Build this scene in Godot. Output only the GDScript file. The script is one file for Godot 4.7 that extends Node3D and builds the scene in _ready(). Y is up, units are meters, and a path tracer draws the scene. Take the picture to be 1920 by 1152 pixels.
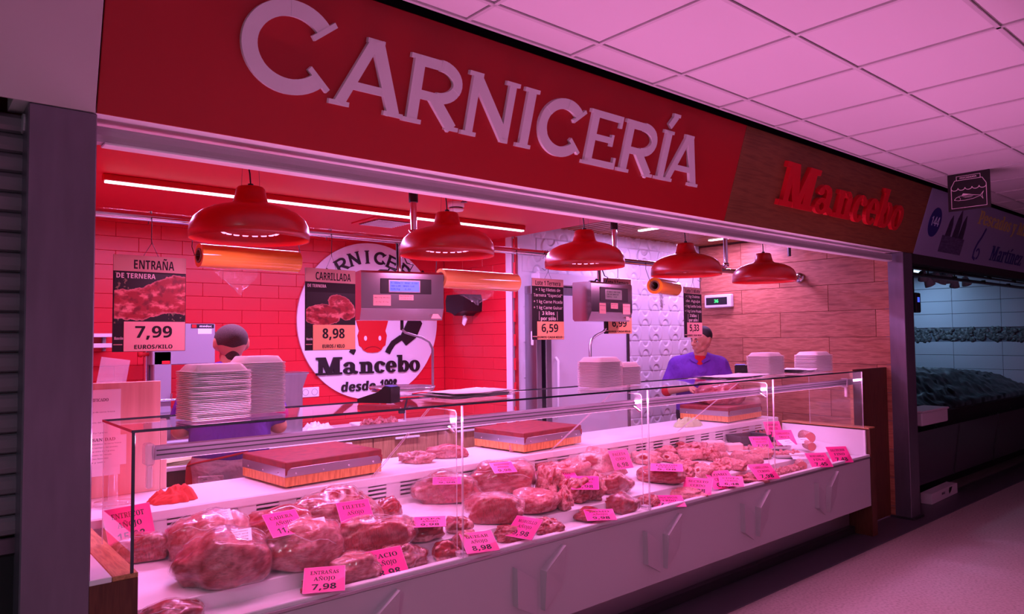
extends Node3D
# A market-hall butcher's stall seen from the aisle: x runs along the counter, y up, the counter front stands at z = 0 and the customer side is +z.

var M := {}
var used := {}
var rng := RandomNumberGenerator.new()
var nz := FastNoiseLite.new()
var sans: Font
var sansb: Font
var serifb: Font
var mono: Font

# ---------------------------------------------------------------- helpers
func numbered(n: String) -> String:
	if not used.has(n):
		used[n] = 0
		return n
	used[n] += 1
	return "%s_%03d" % [n, used[n]]

func tag(o: Node3D, label: String, category: String, group := "") -> Node3D:
	o.set_meta("label", label)
	o.set_meta("category", category)
	if group:
		o.set_meta("group", group)
	return o

func thing(called: String, label: String, category: String, at := Vector3.ZERO, turn := 0.0, group := "") -> Node3D:
	var o := Node3D.new()
	o.name = numbered(called)
	add_child(o)
	o.position = at
	o.rotation_degrees.y = turn
	tag(o, label, category, group)
	return o

func copy(src: Node3D, label: String, at: Vector3, turn := 0.0, group := "") -> Node3D:
	var o: Node3D = src.duplicate()
	var base := String(src.name)
	if base.length() > 4 and base[base.length() - 4] == "_" and base.substr(base.length() - 3).is_valid_int():
		base = base.substr(0, base.length() - 4)
	o.name = numbered(base)
	add_child(o)
	o.position = at
	o.rotation_degrees.y = turn
	if label:
		o.set_meta("label", label)
	if group:
		o.set_meta("group", group)
	return o

func structure(called: String) -> Node3D:
	var o := Node3D.new()
	o.name = called
	add_child(o)
	o.set_meta("kind", "structure")
	return o

func S() -> SurfaceTool:
	var st := SurfaceTool.new()
	st.begin(Mesh.PRIMITIVE_TRIANGLES)
	st.set_smooth_group(-1)
	return st

func fin(st: SurfaceTool, normals := true) -> ArrayMesh:
	if normals:
		st.generate_normals()
	return st.commit()

func put(called: String, mesh: Mesh, m: Material, parent: Node, at := Vector3.ZERO) -> MeshInstance3D:
	var o := MeshInstance3D.new()
	o.name = numbered(called) if parent == self else called
	o.mesh = mesh
	o.material_override = m
	parent.add_child(o, true)
	o.position = at
	return o

func part(called: String, st: SurfaceTool, m: Material, parent: Node) -> MeshInstance3D:
	return put(called, fin(st), m, parent)

func quad(st: SurfaceTool, a: Vector3, b: Vector3, c: Vector3, d: Vector3) -> void:
	for v in [a, b, c, a, c, d]:
		st.add_vertex(v)

# box with chamfered edges: centre, size, turn, chamfer
func box(st: SurfaceTool, c: Vector3, s: Vector3, b := Basis(), bev := 0.0) -> void:
	st.set_smooth_group(-1)
	var h := s * 0.5
	bev = minf(bev, minf(h.x, minf(h.y, h.z)) * 0.9)
	var ax := [Vector3(1, 0, 0), Vector3(0, 1, 0), Vector3(0, 0, 1)]
	for k in 3:
		var n: Vector3 = ax[k]
		var u: Vector3 = ax[(k + 1) % 3]
		var v: Vector3 = ax[(k + 2) % 3]
		var hn: float = h[k]
		var hu: float = h[(k + 1) % 3]
		var hv: float = h[(k + 2) % 3]
		for sg in [-1.0, 1.0]:
			var q := []
			for e in [[-1, -1], [1, -1], [1, 1], [-1, 1]]:
				q.append(c + b * (n * sg * hn + u * e[0] * (hu - bev) + v * e[1] * (hv - bev)))
			if sg > 0:
				quad(st, q[3], q[2], q[1], q[0])
			else:
				quad(st, q[0], q[1], q[2], q[3])
		if bev > 0.0:
			for su in [-1.0, 1.0]:
				for sv in [-1.0, 1.0]:
					var p1: Vector3 = u * su * hu + v * sv * (hv - bev)
					var p2: Vector3 = u * su * (hu - bev) + v * sv * hv
					var e := n * (hn - bev)
					if su * sv > 0:
						quad(st, c + b * (p1 - e), c + b * (p2 - e), c + b * (p2 + e), c + b * (p1 + e))
					else:
						quad(st, c + b * (p2 - e), c + b * (p1 - e), c + b * (p1 + e), c + b * (p2 + e))
	if bev > 0.0:
		for sx in [-1.0, 1.0]:
			for sy in [-1.0, 1.0]:
				for sz in [-1.0, 1.0]:
					var t := [Vector3(sx * h.x, sy * (h.y - bev), sz * (h.z - bev)), Vector3(sx * (h.x - bev), sy * h.y, sz * (h.z - bev)), Vector3(sx * (h.x - bev), sy * (h.y - bev), sz * h.z)]
					if sx * sy * sz > 0:
						t.reverse()
					for p in t:
						st.add_vertex(c + b * p)

func boxm(s: Vector3, bev := 0.0) -> ArrayMesh:
	var st := S()
	box(st, Vector3.ZERO, s, Basis(), bev)
	return fin(st)

func boxpart(called: String, c: Vector3, s: Vector3, m: Material, parent: Node, bev := 0.0) -> MeshInstance3D:
	return put(called, boxm(s, bev), m, parent, c)

# tube along a path; r is a number or an array of radii
func tube(st: SurfaceTool, pts: Array, r, seg := 10, caps := true, flat := 1.0) -> void:
	var n := pts.size()
	var rings := []
	var up := Vector3.UP
	var d0: Vector3 = (pts[1] - pts[0]).normalized()
	if absf(d0.dot(up)) > 0.9:
		up = Vector3(0, 0, 1)
	var sx := d0.cross(up).normalized()
	for i in n:
		var d: Vector3
		if i == 0:
			d = pts[1] - pts[0]
		elif i == n - 1:
			d = pts[i] - pts[i - 1]
		else:
			d = (pts[i] - pts[i - 1]).normalized() + (pts[i + 1] - pts[i]).normalized()
		d = d.normalized()
		sx = (sx - d * sx.dot(d)).normalized()
		var sy := sx.cross(d).normalized()
		var rr: float = r[i] if r is Array else r
		var ring := []
		for k in seg:
			var a := TAU * k / seg
			ring.append(pts[i] + sx * cos(a) * rr + sy * sin(a) * rr * flat)
		rings.append(ring)
	st.set_smooth_group(7)
	for i in n - 1:
		for k in seg:
			var k2 := (k + 1) % seg
			quad(st, rings[i][k], rings[i][k2], rings[i + 1][k2], rings[i + 1][k])
	if caps:
		st.set_smooth_group(-1)
		for k in seg:
			var k2 := (k + 1) % seg
			for v in [pts[0], rings[0][k2], rings[0][k]]:
				st.add_vertex(v)
			for v in [pts[n - 1], rings[n - 1][k], rings[n - 1][k2]]:
				st.add_vertex(v)

# surface of revolution about +y of xf; profile = [radius, height]; a new smooth group starts where crease is listed
func lathe(st: SurfaceTool, prof: Array, seg := 32, xf := Transform3D(), crease := []) -> void:
	var g := 10
	for i in prof.size() - 1:
		if i in crease:
			g += 1
		st.set_smooth_group(g)
		for k in seg:
			var a := TAU * k / seg
			var b := TAU * (k + 1) / seg if k < seg - 1 else 0.0
			var p: Array = prof[i]
			var q: Array = prof[i + 1]
			quad(st, xf * Vector3(p[0] * cos(a), p[1], p[0] * sin(a)), xf * Vector3(q[0] * cos(a), q[1], q[0] * sin(a)), xf * Vector3(q[0] * cos(b), q[1], q[0] * sin(b)), xf * Vector3(p[0] * cos(b), p[1], p[0] * sin(b)))

# a flat outline in x, y given thickness d towards +z; overlapping pieces of one letter get slightly different depths so that no two faces coincide
var _step := 0
func extrude(st: SurfaceTool, poly: PackedVector2Array, d: float, xf := Transform3D()) -> void:
	_step = (_step + 1) % 9
	d += d * 0.012 * _step
	if Geometry2D.is_polygon_clockwise(poly):
		poly.reverse()
	var idx := Geometry2D.triangulate_polygon(poly)
	st.set_smooth_group(-1)
	for i in range(0, idx.size(), 3):
		var a := poly[idx[i]]
		var b := poly[idx[i + 1]]
		var c := poly[idx[i + 2]]
		if (b - a).cross(c - a) > 0:
			var t := b
			b = c
			c = t
		for p in [a, b, c]:
			st.add_vertex(xf * Vector3(p.x, p.y, d))
		for p in [a, c, b]:
			st.add_vertex(xf * Vector3(p.x, p.y, 0))
	for i in poly.size():
		var p := poly[i]
		var q := poly[(i + 1) % poly.size()]
		quad(st, xf * Vector3(p.x, p.y, 0), xf * Vector3(p.x, p.y, d), xf * Vector3(q.x, q.y, d), xf * Vector3(q.x, q.y, 0))

func ngon(cx: float, cy: float, rx: float, ry: float, n := 40) -> PackedVector2Array:
	var a := PackedVector2Array()
	for i in n:
		a.append(Vector2(cx + rx * cos(TAU * i / n), cy + ry * sin(TAU * i / n)))
	return a

# a thick line as one outline
func stroke(st: SurfaceTool, pts: Array, w: float, d: float, xf := Transform3D()) -> void:
	var l := PackedVector2Array()
	var r := PackedVector2Array()
	for i in pts.size():
		var t: Vector2
		if i == 0:
			t = pts[1] - pts[0]
		elif i == pts.size() - 1:
			t = pts[i] - pts[i - 1]
		else:
			t = (pts[i] - pts[i - 1]).normalized() + (pts[i + 1] - pts[i]).normalized()
		t = t.normalized()
		var n := Vector2(-t.y, t.x) * w * 0.5
		l.append(pts[i] + n)
		r.append(pts[i] - n)
	for i in pts.size() - 1:
		extrude(st, PackedVector2Array([l[i], l[i + 1], r[i + 1], r[i]]), d, xf)

func arc(cx: float, cy: float, rx: float, ry: float, a0: float, a1: float, n := 16) -> Array:
	var a := []
	for i in n + 1:
		var t := deg_to_rad(lerpf(a0, a1, float(i) / n))
		a.append(Vector2(cx + rx * cos(t), cy + ry * sin(t)))
	return a

# lettering: scaled to height h (of the capitals) and, when w > 0, to that width; centred at the origin of xf, or from the left
func text(st: SurfaceTool, s: String, f: Font, h: float, d: float, xf := Transform3D(), w := 0.0, left := false, shear := 0.0) -> void:
	var t := TextMesh.new()
	t.font = f
	t.text = s
	t.font_size = 64
	t.pixel_size = 0.01
	t.depth = 0.1
	t.curve_step = 3.0 if h < 0.05 else 1.0
	var bb := t.get_aabb()
	var sc := h / 0.457
	var sx := sc if w <= 0.0 else w / bb.size.x
	var b := Basis(Vector3(sx, 0, 0), Vector3(shear * sc, sc, 0), Vector3(0, 0, d / 0.1))
	var off := Vector3((-bb.position.x if left else -bb.position.x - bb.size.x * 0.5) * sx, 0, d * 0.5)
	var cap := TextMesh.new()
	cap.font = f
	cap.text = "H"
	cap.font_size = 64
	cap.pixel_size = 0.01
	var cb := cap.get_aabb()
	b.y *= 0.457 / cb.size.y
	off.y = -cb.position.y * b.y.y - h * 0.5
	st.append_from(t, 0, xf * Transform3D(b, off))

func textpart(called: String, s: String, f: Font, h: float, d: float, m: Material, parent: Node, xf: Transform3D, w := 0.0, left := false) -> MeshInstance3D:
	var st := S()
	text(st, s, f, h, d, xf, w, left)
	return put(called, st.commit(), m, parent)

func at(x: float, y: float, z: float) -> Transform3D:
	return Transform3D(Basis(), Vector3(x, y, z))

# plain material: sRGB colour, roughness, metal
func mk(n: String, c: Color, rough := 0.6, metal := 0.0) -> StandardMaterial3D:
	var m := StandardMaterial3D.new()
	m.resource_name = n
	m.albedo_color = c
	m.roughness = rough
	m.metallic = metal
	M[n] = m
	return m

func rgb(r: int, g: int, b: int) -> Color:
	return Color8(r, g, b)

func noise_tex(freq: float, ramp: Array, size := 256, type := FastNoiseLite.TYPE_SIMPLEX_SMOOTH, oct := 4, sd := 1, warp := 0.0) -> NoiseTexture2D:
	var n := FastNoiseLite.new()
	n.noise_type = type
	n.seed = sd
	n.frequency = freq
	n.fractal_octaves = oct
	if warp > 0.0:
		n.domain_warp_enabled = true
		n.domain_warp_amplitude = warp
		n.domain_warp_frequency = freq
	var t := NoiseTexture2D.new()
	t.width = size
	t.height = size
	t.seamless = true
	t.noise = n
	if ramp.size():
		var g := Gradient.new()
		var o := PackedFloat32Array()
		var c := PackedColorArray()
		for e in ramp:
			o.append(e[0])
			c.append(e[1])
		g.offsets = o
		g.colors = c
		t.color_ramp = g
	return t

func triplanar(m: StandardMaterial3D, tex: Texture2D, sc: Vector3, world := false) -> StandardMaterial3D:
	m.albedo_texture = tex
	m.uv1_triplanar = true
	m.uv1_world_triplanar = world
	m.uv1_scale = sc
	return m

func glow(m: StandardMaterial3D, c: Color, e: float) -> StandardMaterial3D:
	m.emission_enabled = true
	m.emission = c
	m.emission_energy_multiplier = e
	return m

func area(called: String, at_: Vector3, size: Vector2, c: Color, e: float, down := Vector3.DOWN, parent: Node = self) -> AreaLight3D:
	var l := AreaLight3D.new()
	l.name = called
	l.area_size = size
	l.light_color = c
	l.light_energy = e
	l.light_size = 0.1
	l.shadow_enabled = true
	l.area_range = 20.0
	l.area_attenuation = 2.0
	parent.add_child(l, true)
	l.position = at_
	var z := -down.normalized()
	var x := Vector3(1, 0, 0)
	l.basis = Basis(x, z.cross(x).normalized(), z)
	return l

const PINK := Color(1.0, 0.58, 0.88)
const COOL := Color(0.87, 0.62, 1.0)
const FASCIA := 17.3

func _ready() -> void:
	rng.seed = 7
	nz.seed = 11
	nz.frequency = 1.0
	# camera: eye 1.62 m up in the aisle, 2.58 m in front of the counter
	var cam := Camera3D.new()
	cam.name = "camera"
	add_child(cam)
	cam.transform = Transform3D(Basis(Vector3(0.76110513, -0.00994891, 0.64855224), Vector3(-0.02079971, 0.99899378, 0.03973415), Vector3(-0.64829496, -0.04373156, 0.76013235)), Vector3(0, 1.62, 2.5837))
	cam.fov = 46.194
	cam.near = 0.05
	cam.far = 60.0
	cam.current = true
	var env := Environment.new()
	env.background_mode = Environment.BG_COLOR
	env.background_color = Color(0.02, 0.018, 0.025)
	env.tonemap_mode = Environment.TONE_MAPPER_LINEAR
	env.tonemap_exposure = 1.0
	env.sdfgi_enabled = true
	env.ssao_enabled = true
	env.ssil_enabled = true
	var we := WorldEnvironment.new()
	we.name = "environment"
	we.environment = env
	add_child(we)
	fonts()
	materials()
	lights()
	hall()
	stall()
	fascia()
	counter()
	neighbours()
	fittings()
	signs()
	worktop_things()
	back_things()
	meats()
	people()

func fonts() -> void:
	var mkf := func(n: String, w: int) -> Font:
		var f := SystemFont.new()
		f.font_names = PackedStringArray([n])
		f.font_weight = w
		return f
	sans = mkf.call("Droid Sans", 400)
	sansb = mkf.call("Droid Sans", 700)
	serifb = mkf.call("Droid Serif", 700)
	mono = mkf.call("Droid Sans Mono", 400)

# ---------------------------------------------------------------- large lights of the place and some added ones
func lights() -> void:
	# long LED line under the red ceiling
	var f := thing("linear_ceiling_light", "long white LED line lamp hung under the red ceiling", "lamp", Vector3(2.255, 2.47, -1.62))
	boxpart("housing", Vector3(0, 0.012, 0), Vector3(2.92, 0.035, 0.045), M.lampred, f, 0.004)
	boxpart("diffuser_led", Vector3(0, -0.01, 0), Vector3(2.90, 0.012, 0.036), M.ledwhite, f, 0.003)
	for x in [-1.3, -0.55, 0.5, 1.15]:
		boxpart("bracket", Vector3(x, 0.022, -0.03), Vector3(0.03, 0.03, 0.03), M.black, f)
	area("linear_light", Vector3(2.255, 2.45, -1.62), Vector2(2.9, 0.05), COOL, LINE_E)
	# two short LED lines let into the slat ceiling
	for p in [[5.25, "short white LED line in the slat ceiling, above the fourth red pendant"], [6.372, "short white LED line in the slat ceiling nearest the wood-tiled wall"]]:
		var g := thing("recessed_ceiling_light", p[1], "lamp", Vector3(p[0], 2.612, -1.53), 0.0, "LED lines in the slat ceiling")
		boxpart("diffuser_led", Vector3(0, 0, 0), Vector3(0.045, 0.012, 0.40), M.ledwhite, g, 0.002)
		area("slat_light", Vector3(p[0], 2.60, -1.53), Vector2(0.045, 0.4), COOL, SLAT_E)
	# pink LED strip in the aluminium rail under the glass top of the counter
	area("counter_light", Vector3(3.255, 1.20, -0.125), Vector2(5.1, 0.03), PINK, RAIL_E, Vector3(0, -1, -0.35))
	area("added_uplight", Vector3(3.255, 1.252, -0.098), Vector2(5.1, 0.02), PINK, UP_E, Vector3(0, 0.3, 0.95))  # outward strip added to light the aisle ceiling, not a known lamp
	# unseen counter added across the aisle to light the floor and front panel
	var o := thing("added_counter_across", "unseen white counter added across the aisle to light it with a pink LED strip", "counter", Vector3(3.2, 0, 5.2))
	boxpart("body", Vector3(0, 0.42, 0), Vector3(7.0, 0.84, 0.9), M.panel, o, 0.01)
	boxpart("hood", Vector3(0, 1.36, 0.05), Vector3(7.0, 0.05, 0.9), M.panel, o, 0.01)
	boxpart("hood_lip", Vector3(0, 1.29, -0.39), Vector3(7.0, 0.14, 0.02), M.panel, o, 0.004)  # hood and lip shaped to stop the added light going upward
	for x in [-3.4, 3.4]:
		boxpart("hood_post", Vector3(x, 1.09, 0.4), Vector3(0.05, 0.5, 0.05), M.alu, o)
	boxpart("led_strip", Vector3(0, 1.325, -0.3), Vector3(6.0, 0.02, 0.1), M.ledpink, o, 0.004)
	area("added_aisle_light", Vector3(3.2, 1.31, 4.9), Vector2(6.0, 0.1), Color(1.0, 0.6, 0.87), AISLE_E, Vector3(0, -1, -0.9))
	# cool lamps of the aisle to the left and of the fish stall to the right
	var w := thing("aisle_ceiling_lamp", "cool white lamp in the aisle ceiling left of the stall", "lamp", Vector3(-1.6, 2.915, 2.6))
	boxpart("diffuser_led", Vector3.ZERO, Vector3(0.58, 0.02, 0.58), M.ledcool, w, 0.004)
	area("left_light", Vector3(-1.6, 2.89, 2.6), Vector2(0.56, 0.56), Color(0.85, 0.9, 1.0), LEFT_E)
	var v := thing("fish_stall_lamp", "cool blue lamp under the fish stall ceiling", "lamp", Vector3(11.3, 2.555, -1.7))
	boxpart("diffuser_led", Vector3.ZERO, Vector3(0.9, 0.03, 0.12), M.ledcool, v, 0.004)
	area("fish_light", Vector3(11.3, 2.52, -1.7), Vector2(0.9, 0.12), Color(0.62, 0.8, 1.0), FISH_E, Vector3(0.6, -1, 0))

const LINE_E := 10.5
const SLAT_E := 1.9
const RAIL_E := 1.2
const UP_E := 8.5
const AISLE_E := 10.0
const LEFT_E := 3.0
const FISH_E := 1.4
const PEND_E := 0.6

func materials() -> void:
	mk("black", rgb(22, 20, 22), 0.45)
	mk("blackmatte", rgb(18, 17, 19), 0.8)
	mk("white", rgb(235, 235, 235), 0.45)
	mk("deck", rgb(240, 238, 238), 0.3)
	mk("panel", rgb(205, 200, 202), 0.35)
	mk("ledwhite", rgb(255, 255, 255), 0.5)
	glow(M.ledwhite, Color(1.0, 0.93, 1.0), 2.2)
	mk("ledpink", rgb(255, 225, 240), 0.5)
	glow(M.ledpink, Color(1.0, 0.62, 0.86), 2.0)
	mk("ledcool", rgb(235, 245, 255), 0.5)
	glow(M.ledcool, Color(0.8, 0.9, 1.0), 2.0)
	mk("redwall", rgb(216, 34, 52), 0.32)
	mk("redgrout", rgb(196, 30, 46), 0.8)
	mk("redpaint", rgb(214, 32, 50), 0.55)
	mk("fasciared", rgb(172, 14, 24), 0.42)
	mk("lampred", rgb(196, 12, 18), 0.28)
	M.lampred.clearcoat_enabled = true
	M.lampred.clearcoat = 0.4
	mk("letterwhite", rgb(225, 222, 226), 0.4)
	mk("letterred", rgb(205, 14, 34), 0.4)
	mk("chrome", rgb(215, 215, 220), 0.12, 1.0)
	mk("steel", rgb(176, 176, 184), 0.34, 1.0)
	triplanar(M.steel, noise_tex(0.02, [[0.0, rgb(236, 236, 236)], [1.0, rgb(255, 255, 255)]], 256, FastNoiseLite.TYPE_SIMPLEX_SMOOTH, 3, 5), Vector3(3.0, 0.6, 3.0), true)
	mk("alu", rgb(196, 190, 196), 0.3, 0.85)
	mk("shutter", rgb(186, 178, 184), 0.42, 0.25)
	mk("darksteel", rgb(95, 92, 98), 0.35, 0.9)
	mk("ceiling", rgb(214, 208, 212), 0.9)
	mk("gridbar", rgb(196, 190, 194), 0.6)
	mk("floor", rgb(190, 178, 172), 0.55)
	triplanar(M.floor, noise_tex(0.09, [[0.0, rgb(196, 190, 186)], [0.45, rgb(236, 232, 228)], [1.0, rgb(255, 252, 250)]], 512, FastNoiseLite.TYPE_SIMPLEX_SMOOTH, 5, 3), Vector3(0.9, 0.9, 0.9), true)
	mk("kerb", rgb(82, 76, 84), 0.4)
	mk("stallfloor", rgb(120, 110, 108), 0.5)
	mk("greywall", rgb(206, 192, 194), 0.7)
	mk("dark", rgb(34, 30, 34), 0.8)
	mk("grooveshade", rgb(26, 24, 28), 0.6)  # dark colour standing in for shade in the rail grooves
	var grain := [[0.0, rgb(150, 104, 72)], [0.35, rgb(186, 138, 98)], [0.55, rgb(204, 158, 116)], [0.75, rgb(176, 128, 90)], [1.0, rgb(216, 172, 130)]]
	# wood: grain along x, y or z by stretching the noise
	mk("wood_x", rgb(255, 250, 246), 0.45)
	triplanar(M.wood_x, noise_tex(0.012, grain, 512, FastNoiseLite.TYPE_SIMPLEX_SMOOTH, 5, 21, 20.0), Vector3(0.35, 5.0, 5.0), true)
	mk("wood_y", rgb(255, 250, 246), 0.45)
	triplanar(M.wood_y, M.wood_x.albedo_texture, Vector3(5.0, 0.35, 5.0), true)
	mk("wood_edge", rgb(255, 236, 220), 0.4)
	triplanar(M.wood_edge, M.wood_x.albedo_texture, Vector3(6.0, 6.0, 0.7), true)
	mk("walnut", rgb(128, 96, 88), 0.5)
	triplanar(M.walnut, M.wood_x.albedo_texture, Vector3(5.0, 0.4, 5.0), true)
	for k in 4:
		var m := mk("plank%d" % k, [rgb(244, 206, 222), rgb(255, 214, 232), rgb(234, 196, 210), rgb(248, 208, 220)][k], 0.4)
		triplanar(m, M.wood_x.albedo_texture, Vector3(3.4, 3.4, 0.45), false)
		m.uv1_offset = Vector3(0.13 * k, 0.31 * k, 0.37 * k)
	mk("slat", rgb(205, 160, 120), 0.5)
	triplanar(M.slat, M.wood_x.albedo_texture, Vector3(5.0, 5.0, 0.5), true)
	mk("tilewhite", rgb(228, 226, 230), 0.34)
	var g := mk("glass", Color(0.93, 0.97, 0.97, 0.04), 0.02)
	g.transparency = BaseMaterial3D.TRANSPARENCY_ALPHA
	var ge := mk("glassedge", Color8(38, 60, 70), 0.1)
	ge.metallic_specular = 0.6
	var ac := mk("acrylic", Color(0.98, 0.98, 0.98, 0.06), 0.03)
	ac.transparency = BaseMaterial3D.TRANSPARENCY_ALPHA
	mk("acryliclip", rgb(240, 225, 235), 0.1)
	M.acryliclip.transparency = BaseMaterial3D.TRANSPARENCY_ALPHA
	M.acryliclip.albedo_color.a = 0.35
	var fm := mk("film", Color(1, 1, 1, 0.03), 0.12)
	fm.transparency = BaseMaterial3D.TRANSPARENCY_ALPHA
	fm.heightmap_enabled = true
	fm.heightmap_texture = noise_tex(0.03, [], 256, FastNoiseLite.TYPE_SIMPLEX_SMOOTH, 4, 8, 25.0)
	fm.heightmap_scale = 0.6
	fm.uv1_triplanar = true
	fm.uv1_scale = Vector3(4, 4, 4)
	mk("paper", rgb(240, 236, 238), 0.8)
	mk("foam", rgb(232, 224, 224), 0.7)
	M.foam.subsurf_scatter_enabled = true
	M.foam.subsurf_scatter_strength = 0.15
	mk("ink", rgb(20, 14, 18), 0.7)
	mk("pinkcard", rgb(255, 52, 150), 0.35)
	mk("cardedge", rgb(255, 120, 190), 0.3)
	mk("blueprint", rgb(62, 90, 190), 0.5)
	mk("filmroll0", rgb(246, 168, 66), 0.12)
	mk("filmroll1", rgb(250, 178, 110), 0.12)
	mk("filmroll2", rgb(250, 150, 40), 0.12)
	for k in 3:
		var m: StandardMaterial3D = M["filmroll%d" % k]
		m.clearcoat_enabled = true
		m.clearcoat_roughness = 0.05
	mk("cardboard", rgb(120, 84, 60), 0.8)
	mk("ledgreen", rgb(60, 255, 120), 0.5)
	glow(M.ledgreen, Color(0.2, 1.0, 0.4), 1.2)
	mk("greyplastic", rgb(150, 148, 152), 0.4)
	mk("doorwhite", rgb(226, 222, 230), 0.4)
	mk("shutterdark", rgb(120, 112, 118), 0.5, 0.3)
	mk("fishboard", rgb(150, 150, 185), 0.5)
	mk("fishblue", rgb(34, 34, 120), 0.5)
	mk("fishpale", rgb(200, 205, 235), 0.5)
	mk("fishyellow", rgb(205, 190, 110), 0.5)
	mk("fishsea", rgb(110, 104, 140), 0.5)
	triplanar(M.fishsea, noise_tex(0.04, [[0.0, rgb(150, 140, 170)], [1.0, rgb(255, 255, 255)]], 128), Vector3(2, 8, 8), true)
	mk("fishsail", rgb(86, 74, 110), 0.5)
	triplanar(M.fishsail, noise_tex(0.05, [[0.0, rgb(90, 80, 110)], [1.0, rgb(255, 255, 255)]], 128, FastNoiseLite.TYPE_SIMPLEX_SMOOTH, 4, 31), Vector3(8, 3, 3), true)
	mk("tilegrey", rgb(196, 202, 214), 0.3)
	mk("fishgrout", rgb(110, 116, 128), 0.8)
	mk("pebble", rgb(150, 156, 160), 0.5)
	triplanar(M.pebble, noise_tex(0.03, [[0.0, rgb(70, 70, 74)], [1.0, rgb(255, 255, 255)]], 128, FastNoiseLite.TYPE_CELLULAR, 2, 9), Vector3(6, 6, 6), true)
	mk("spotwhite", rgb(190, 196, 204), 0.4)
	mk("fishpanel", rgb(70, 66, 76), 0.3)
	mk("tarp", rgb(9, 9, 15), 0.34)
	mk("foamgrey", rgb(214, 206, 210), 0.7)
	mk("bluelcd", rgb(90, 120, 255), 0.4)
	glow(M.bluelcd, Color(0.30, 0.42, 1.0), 0.9)
	mk("greenlcd", rgb(150, 165, 150), 0.3)
	mk("signline", rgb(226, 206, 214), 0.5)
	mk("addedglow", rgb(240, 215, 230), 0.5)  # faint glow for the strip added on the rail front
	glow(M.addedglow, Color(1.0, 0.62, 0.86), 0.15)
	mk("signwhite", rgb(236, 234, 240), 0.5)
	mk("signblack", rgb(26, 14, 20), 0.5)
	mk("signred", rgb(214, 20, 30), 0.5)
	mk("signdarkred", rgb(140, 12, 20), 0.5)
	mk("poster_head", rgb(205, 160, 150), 0.6)
	mk("poster_white", rgb(230, 214, 216), 0.6)
	mk("price_pink", rgb(236, 176, 170), 0.6)
	mk("price_peach", rgb(240, 178, 130), 0.6)
	mk("boardwood", rgb(240, 200, 150), 0.5)
	triplanar(M.boardwood, noise_tex(0.03, [[0.0, rgb(205, 150, 100)], [0.5, rgb(240, 196, 146)], [1.0, rgb(255, 220, 176)]], 256, FastNoiseLite.TYPE_SIMPLEX_SMOOTH, 4, 12), Vector3(8, 1.2, 8), false)
	mk("bandsteel", rgb(190, 186, 194), 0.3, 0.9)
	mk("boardred", rgb(150, 40, 38), 0.55)
	triplanar(M.boardred, noise_tex(0.02, [[0.0, rgb(190, 180, 180)], [0.6, rgb(240, 236, 236)], [1.0, rgb(255, 255, 255)]], 256, FastNoiseLite.TYPE_SIMPLEX_SMOOTH, 5, 14), Vector3(3, 3, 3), false)
	mk("redcloth", rgb(216, 60, 50), 0.9)
	mk("greencloth", rgb(190, 205, 150), 0.9)
	mk("steelpolish", rgb(196, 192, 198), 0.22, 1.0)
	mk("lcdink", rgb(26, 30, 60), 0.6)
	mk("noticewood", rgb(255, 240, 236), 0.55)
	triplanar(M.noticewood, noise_tex(0.012, [[0.0, rgb(206, 166, 150)], [0.5, rgb(222, 186, 172)], [1.0, rgb(234, 204, 190)]], 256, FastNoiseLite.TYPE_SIMPLEX_SMOOTH, 5, 22, 20.0), Vector3(4.0, 0.3, 4.0), true)
	mk("inkgrey", rgb(90, 80, 88), 0.8)
	var at2 := mk("acrylictint", Color(0.95, 0.9, 0.94, 0.15), 0.04)
	at2.transparency = BaseMaterial3D.TRANSPARENCY_ALPHA
	# flesh: vertex colours carry the big patches, the textures carry fibre and marbling
	var fibre := noise_tex(0.035, [[0.0, rgb(176, 150, 150)], [0.4, rgb(232, 220, 220)], [0.62, rgb(255, 250, 250)], [1.0, rgb(255, 255, 255)]], 256, FastNoiseLite.TYPE_SIMPLEX_SMOOTH, 5, 41, 30.0)
	var crease := noise_tex(0.02, [], 256, FastNoiseLite.TYPE_SIMPLEX_SMOOTH, 5, 43, 30.0)
	# veins of fat and membrane over the flesh
	var vein := noise_tex(0.02, [[0.0, Color(0.93, 0.76, 0.74, 0.75)], [0.05, Color(0.93, 0.74, 0.72, 0.5)], [0.11, Color(0.9, 0.7, 0.7, 0.0)], [1.0, Color(0.9, 0.7, 0.7, 0.0)]], 512, FastNoiseLite.TYPE_SIMPLEX_SMOOTH, 3, 47, 45.0)
	vein.noise.fractal_type = FastNoiseLite.FRACTAL_RIDGED
	vein.invert = true
	for k in 4:
		var m := mk("flesh%d" % k if k < 3 else "fleshmatte", rgb(255, 255, 255), 0.3 if k < 3 else 0.42)
		m.vertex_color_use_as_albedo = true
		m.metallic_specular = 0.3
		m.detail_enabled = true
		m.detail_albedo = vein
		m.detail_blend_mode = BaseMaterial3D.BLEND_MODE_MIX
		triplanar(m, fibre, [Vector3(5, 12, 5), Vector3(12, 5, 6), Vector3(7, 7, 14), Vector3(8, 10, 8)][k], false)
		m.clearcoat_enabled = true
		m.clearcoat = 0.8 if k < 3 else 0.4
		m.clearcoat_roughness = 0.04 if k < 3 else 0.12
		m.heightmap_enabled = true
		m.heightmap_texture = crease
		m.heightmap_scale = 0.10 if k < 3 else 0.2
	var wf := mk("wrapfilm", Color(1, 1, 1, 0.008), 0.06)
	wf.transparency = BaseMaterial3D.TRANSPARENCY_ALPHA
	wf.heightmap_enabled = true
	wf.heightmap_texture = crease
	wf.heightmap_scale = 0.6
	wf.uv1_triplanar = true
	wf.uv1_scale = Vector3(3.5, 6, 6)
	mk("lard", rgb(240, 190, 184), 0.5)
	mk("mottled", rgb(222, 190, 184), 0.5)
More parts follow.
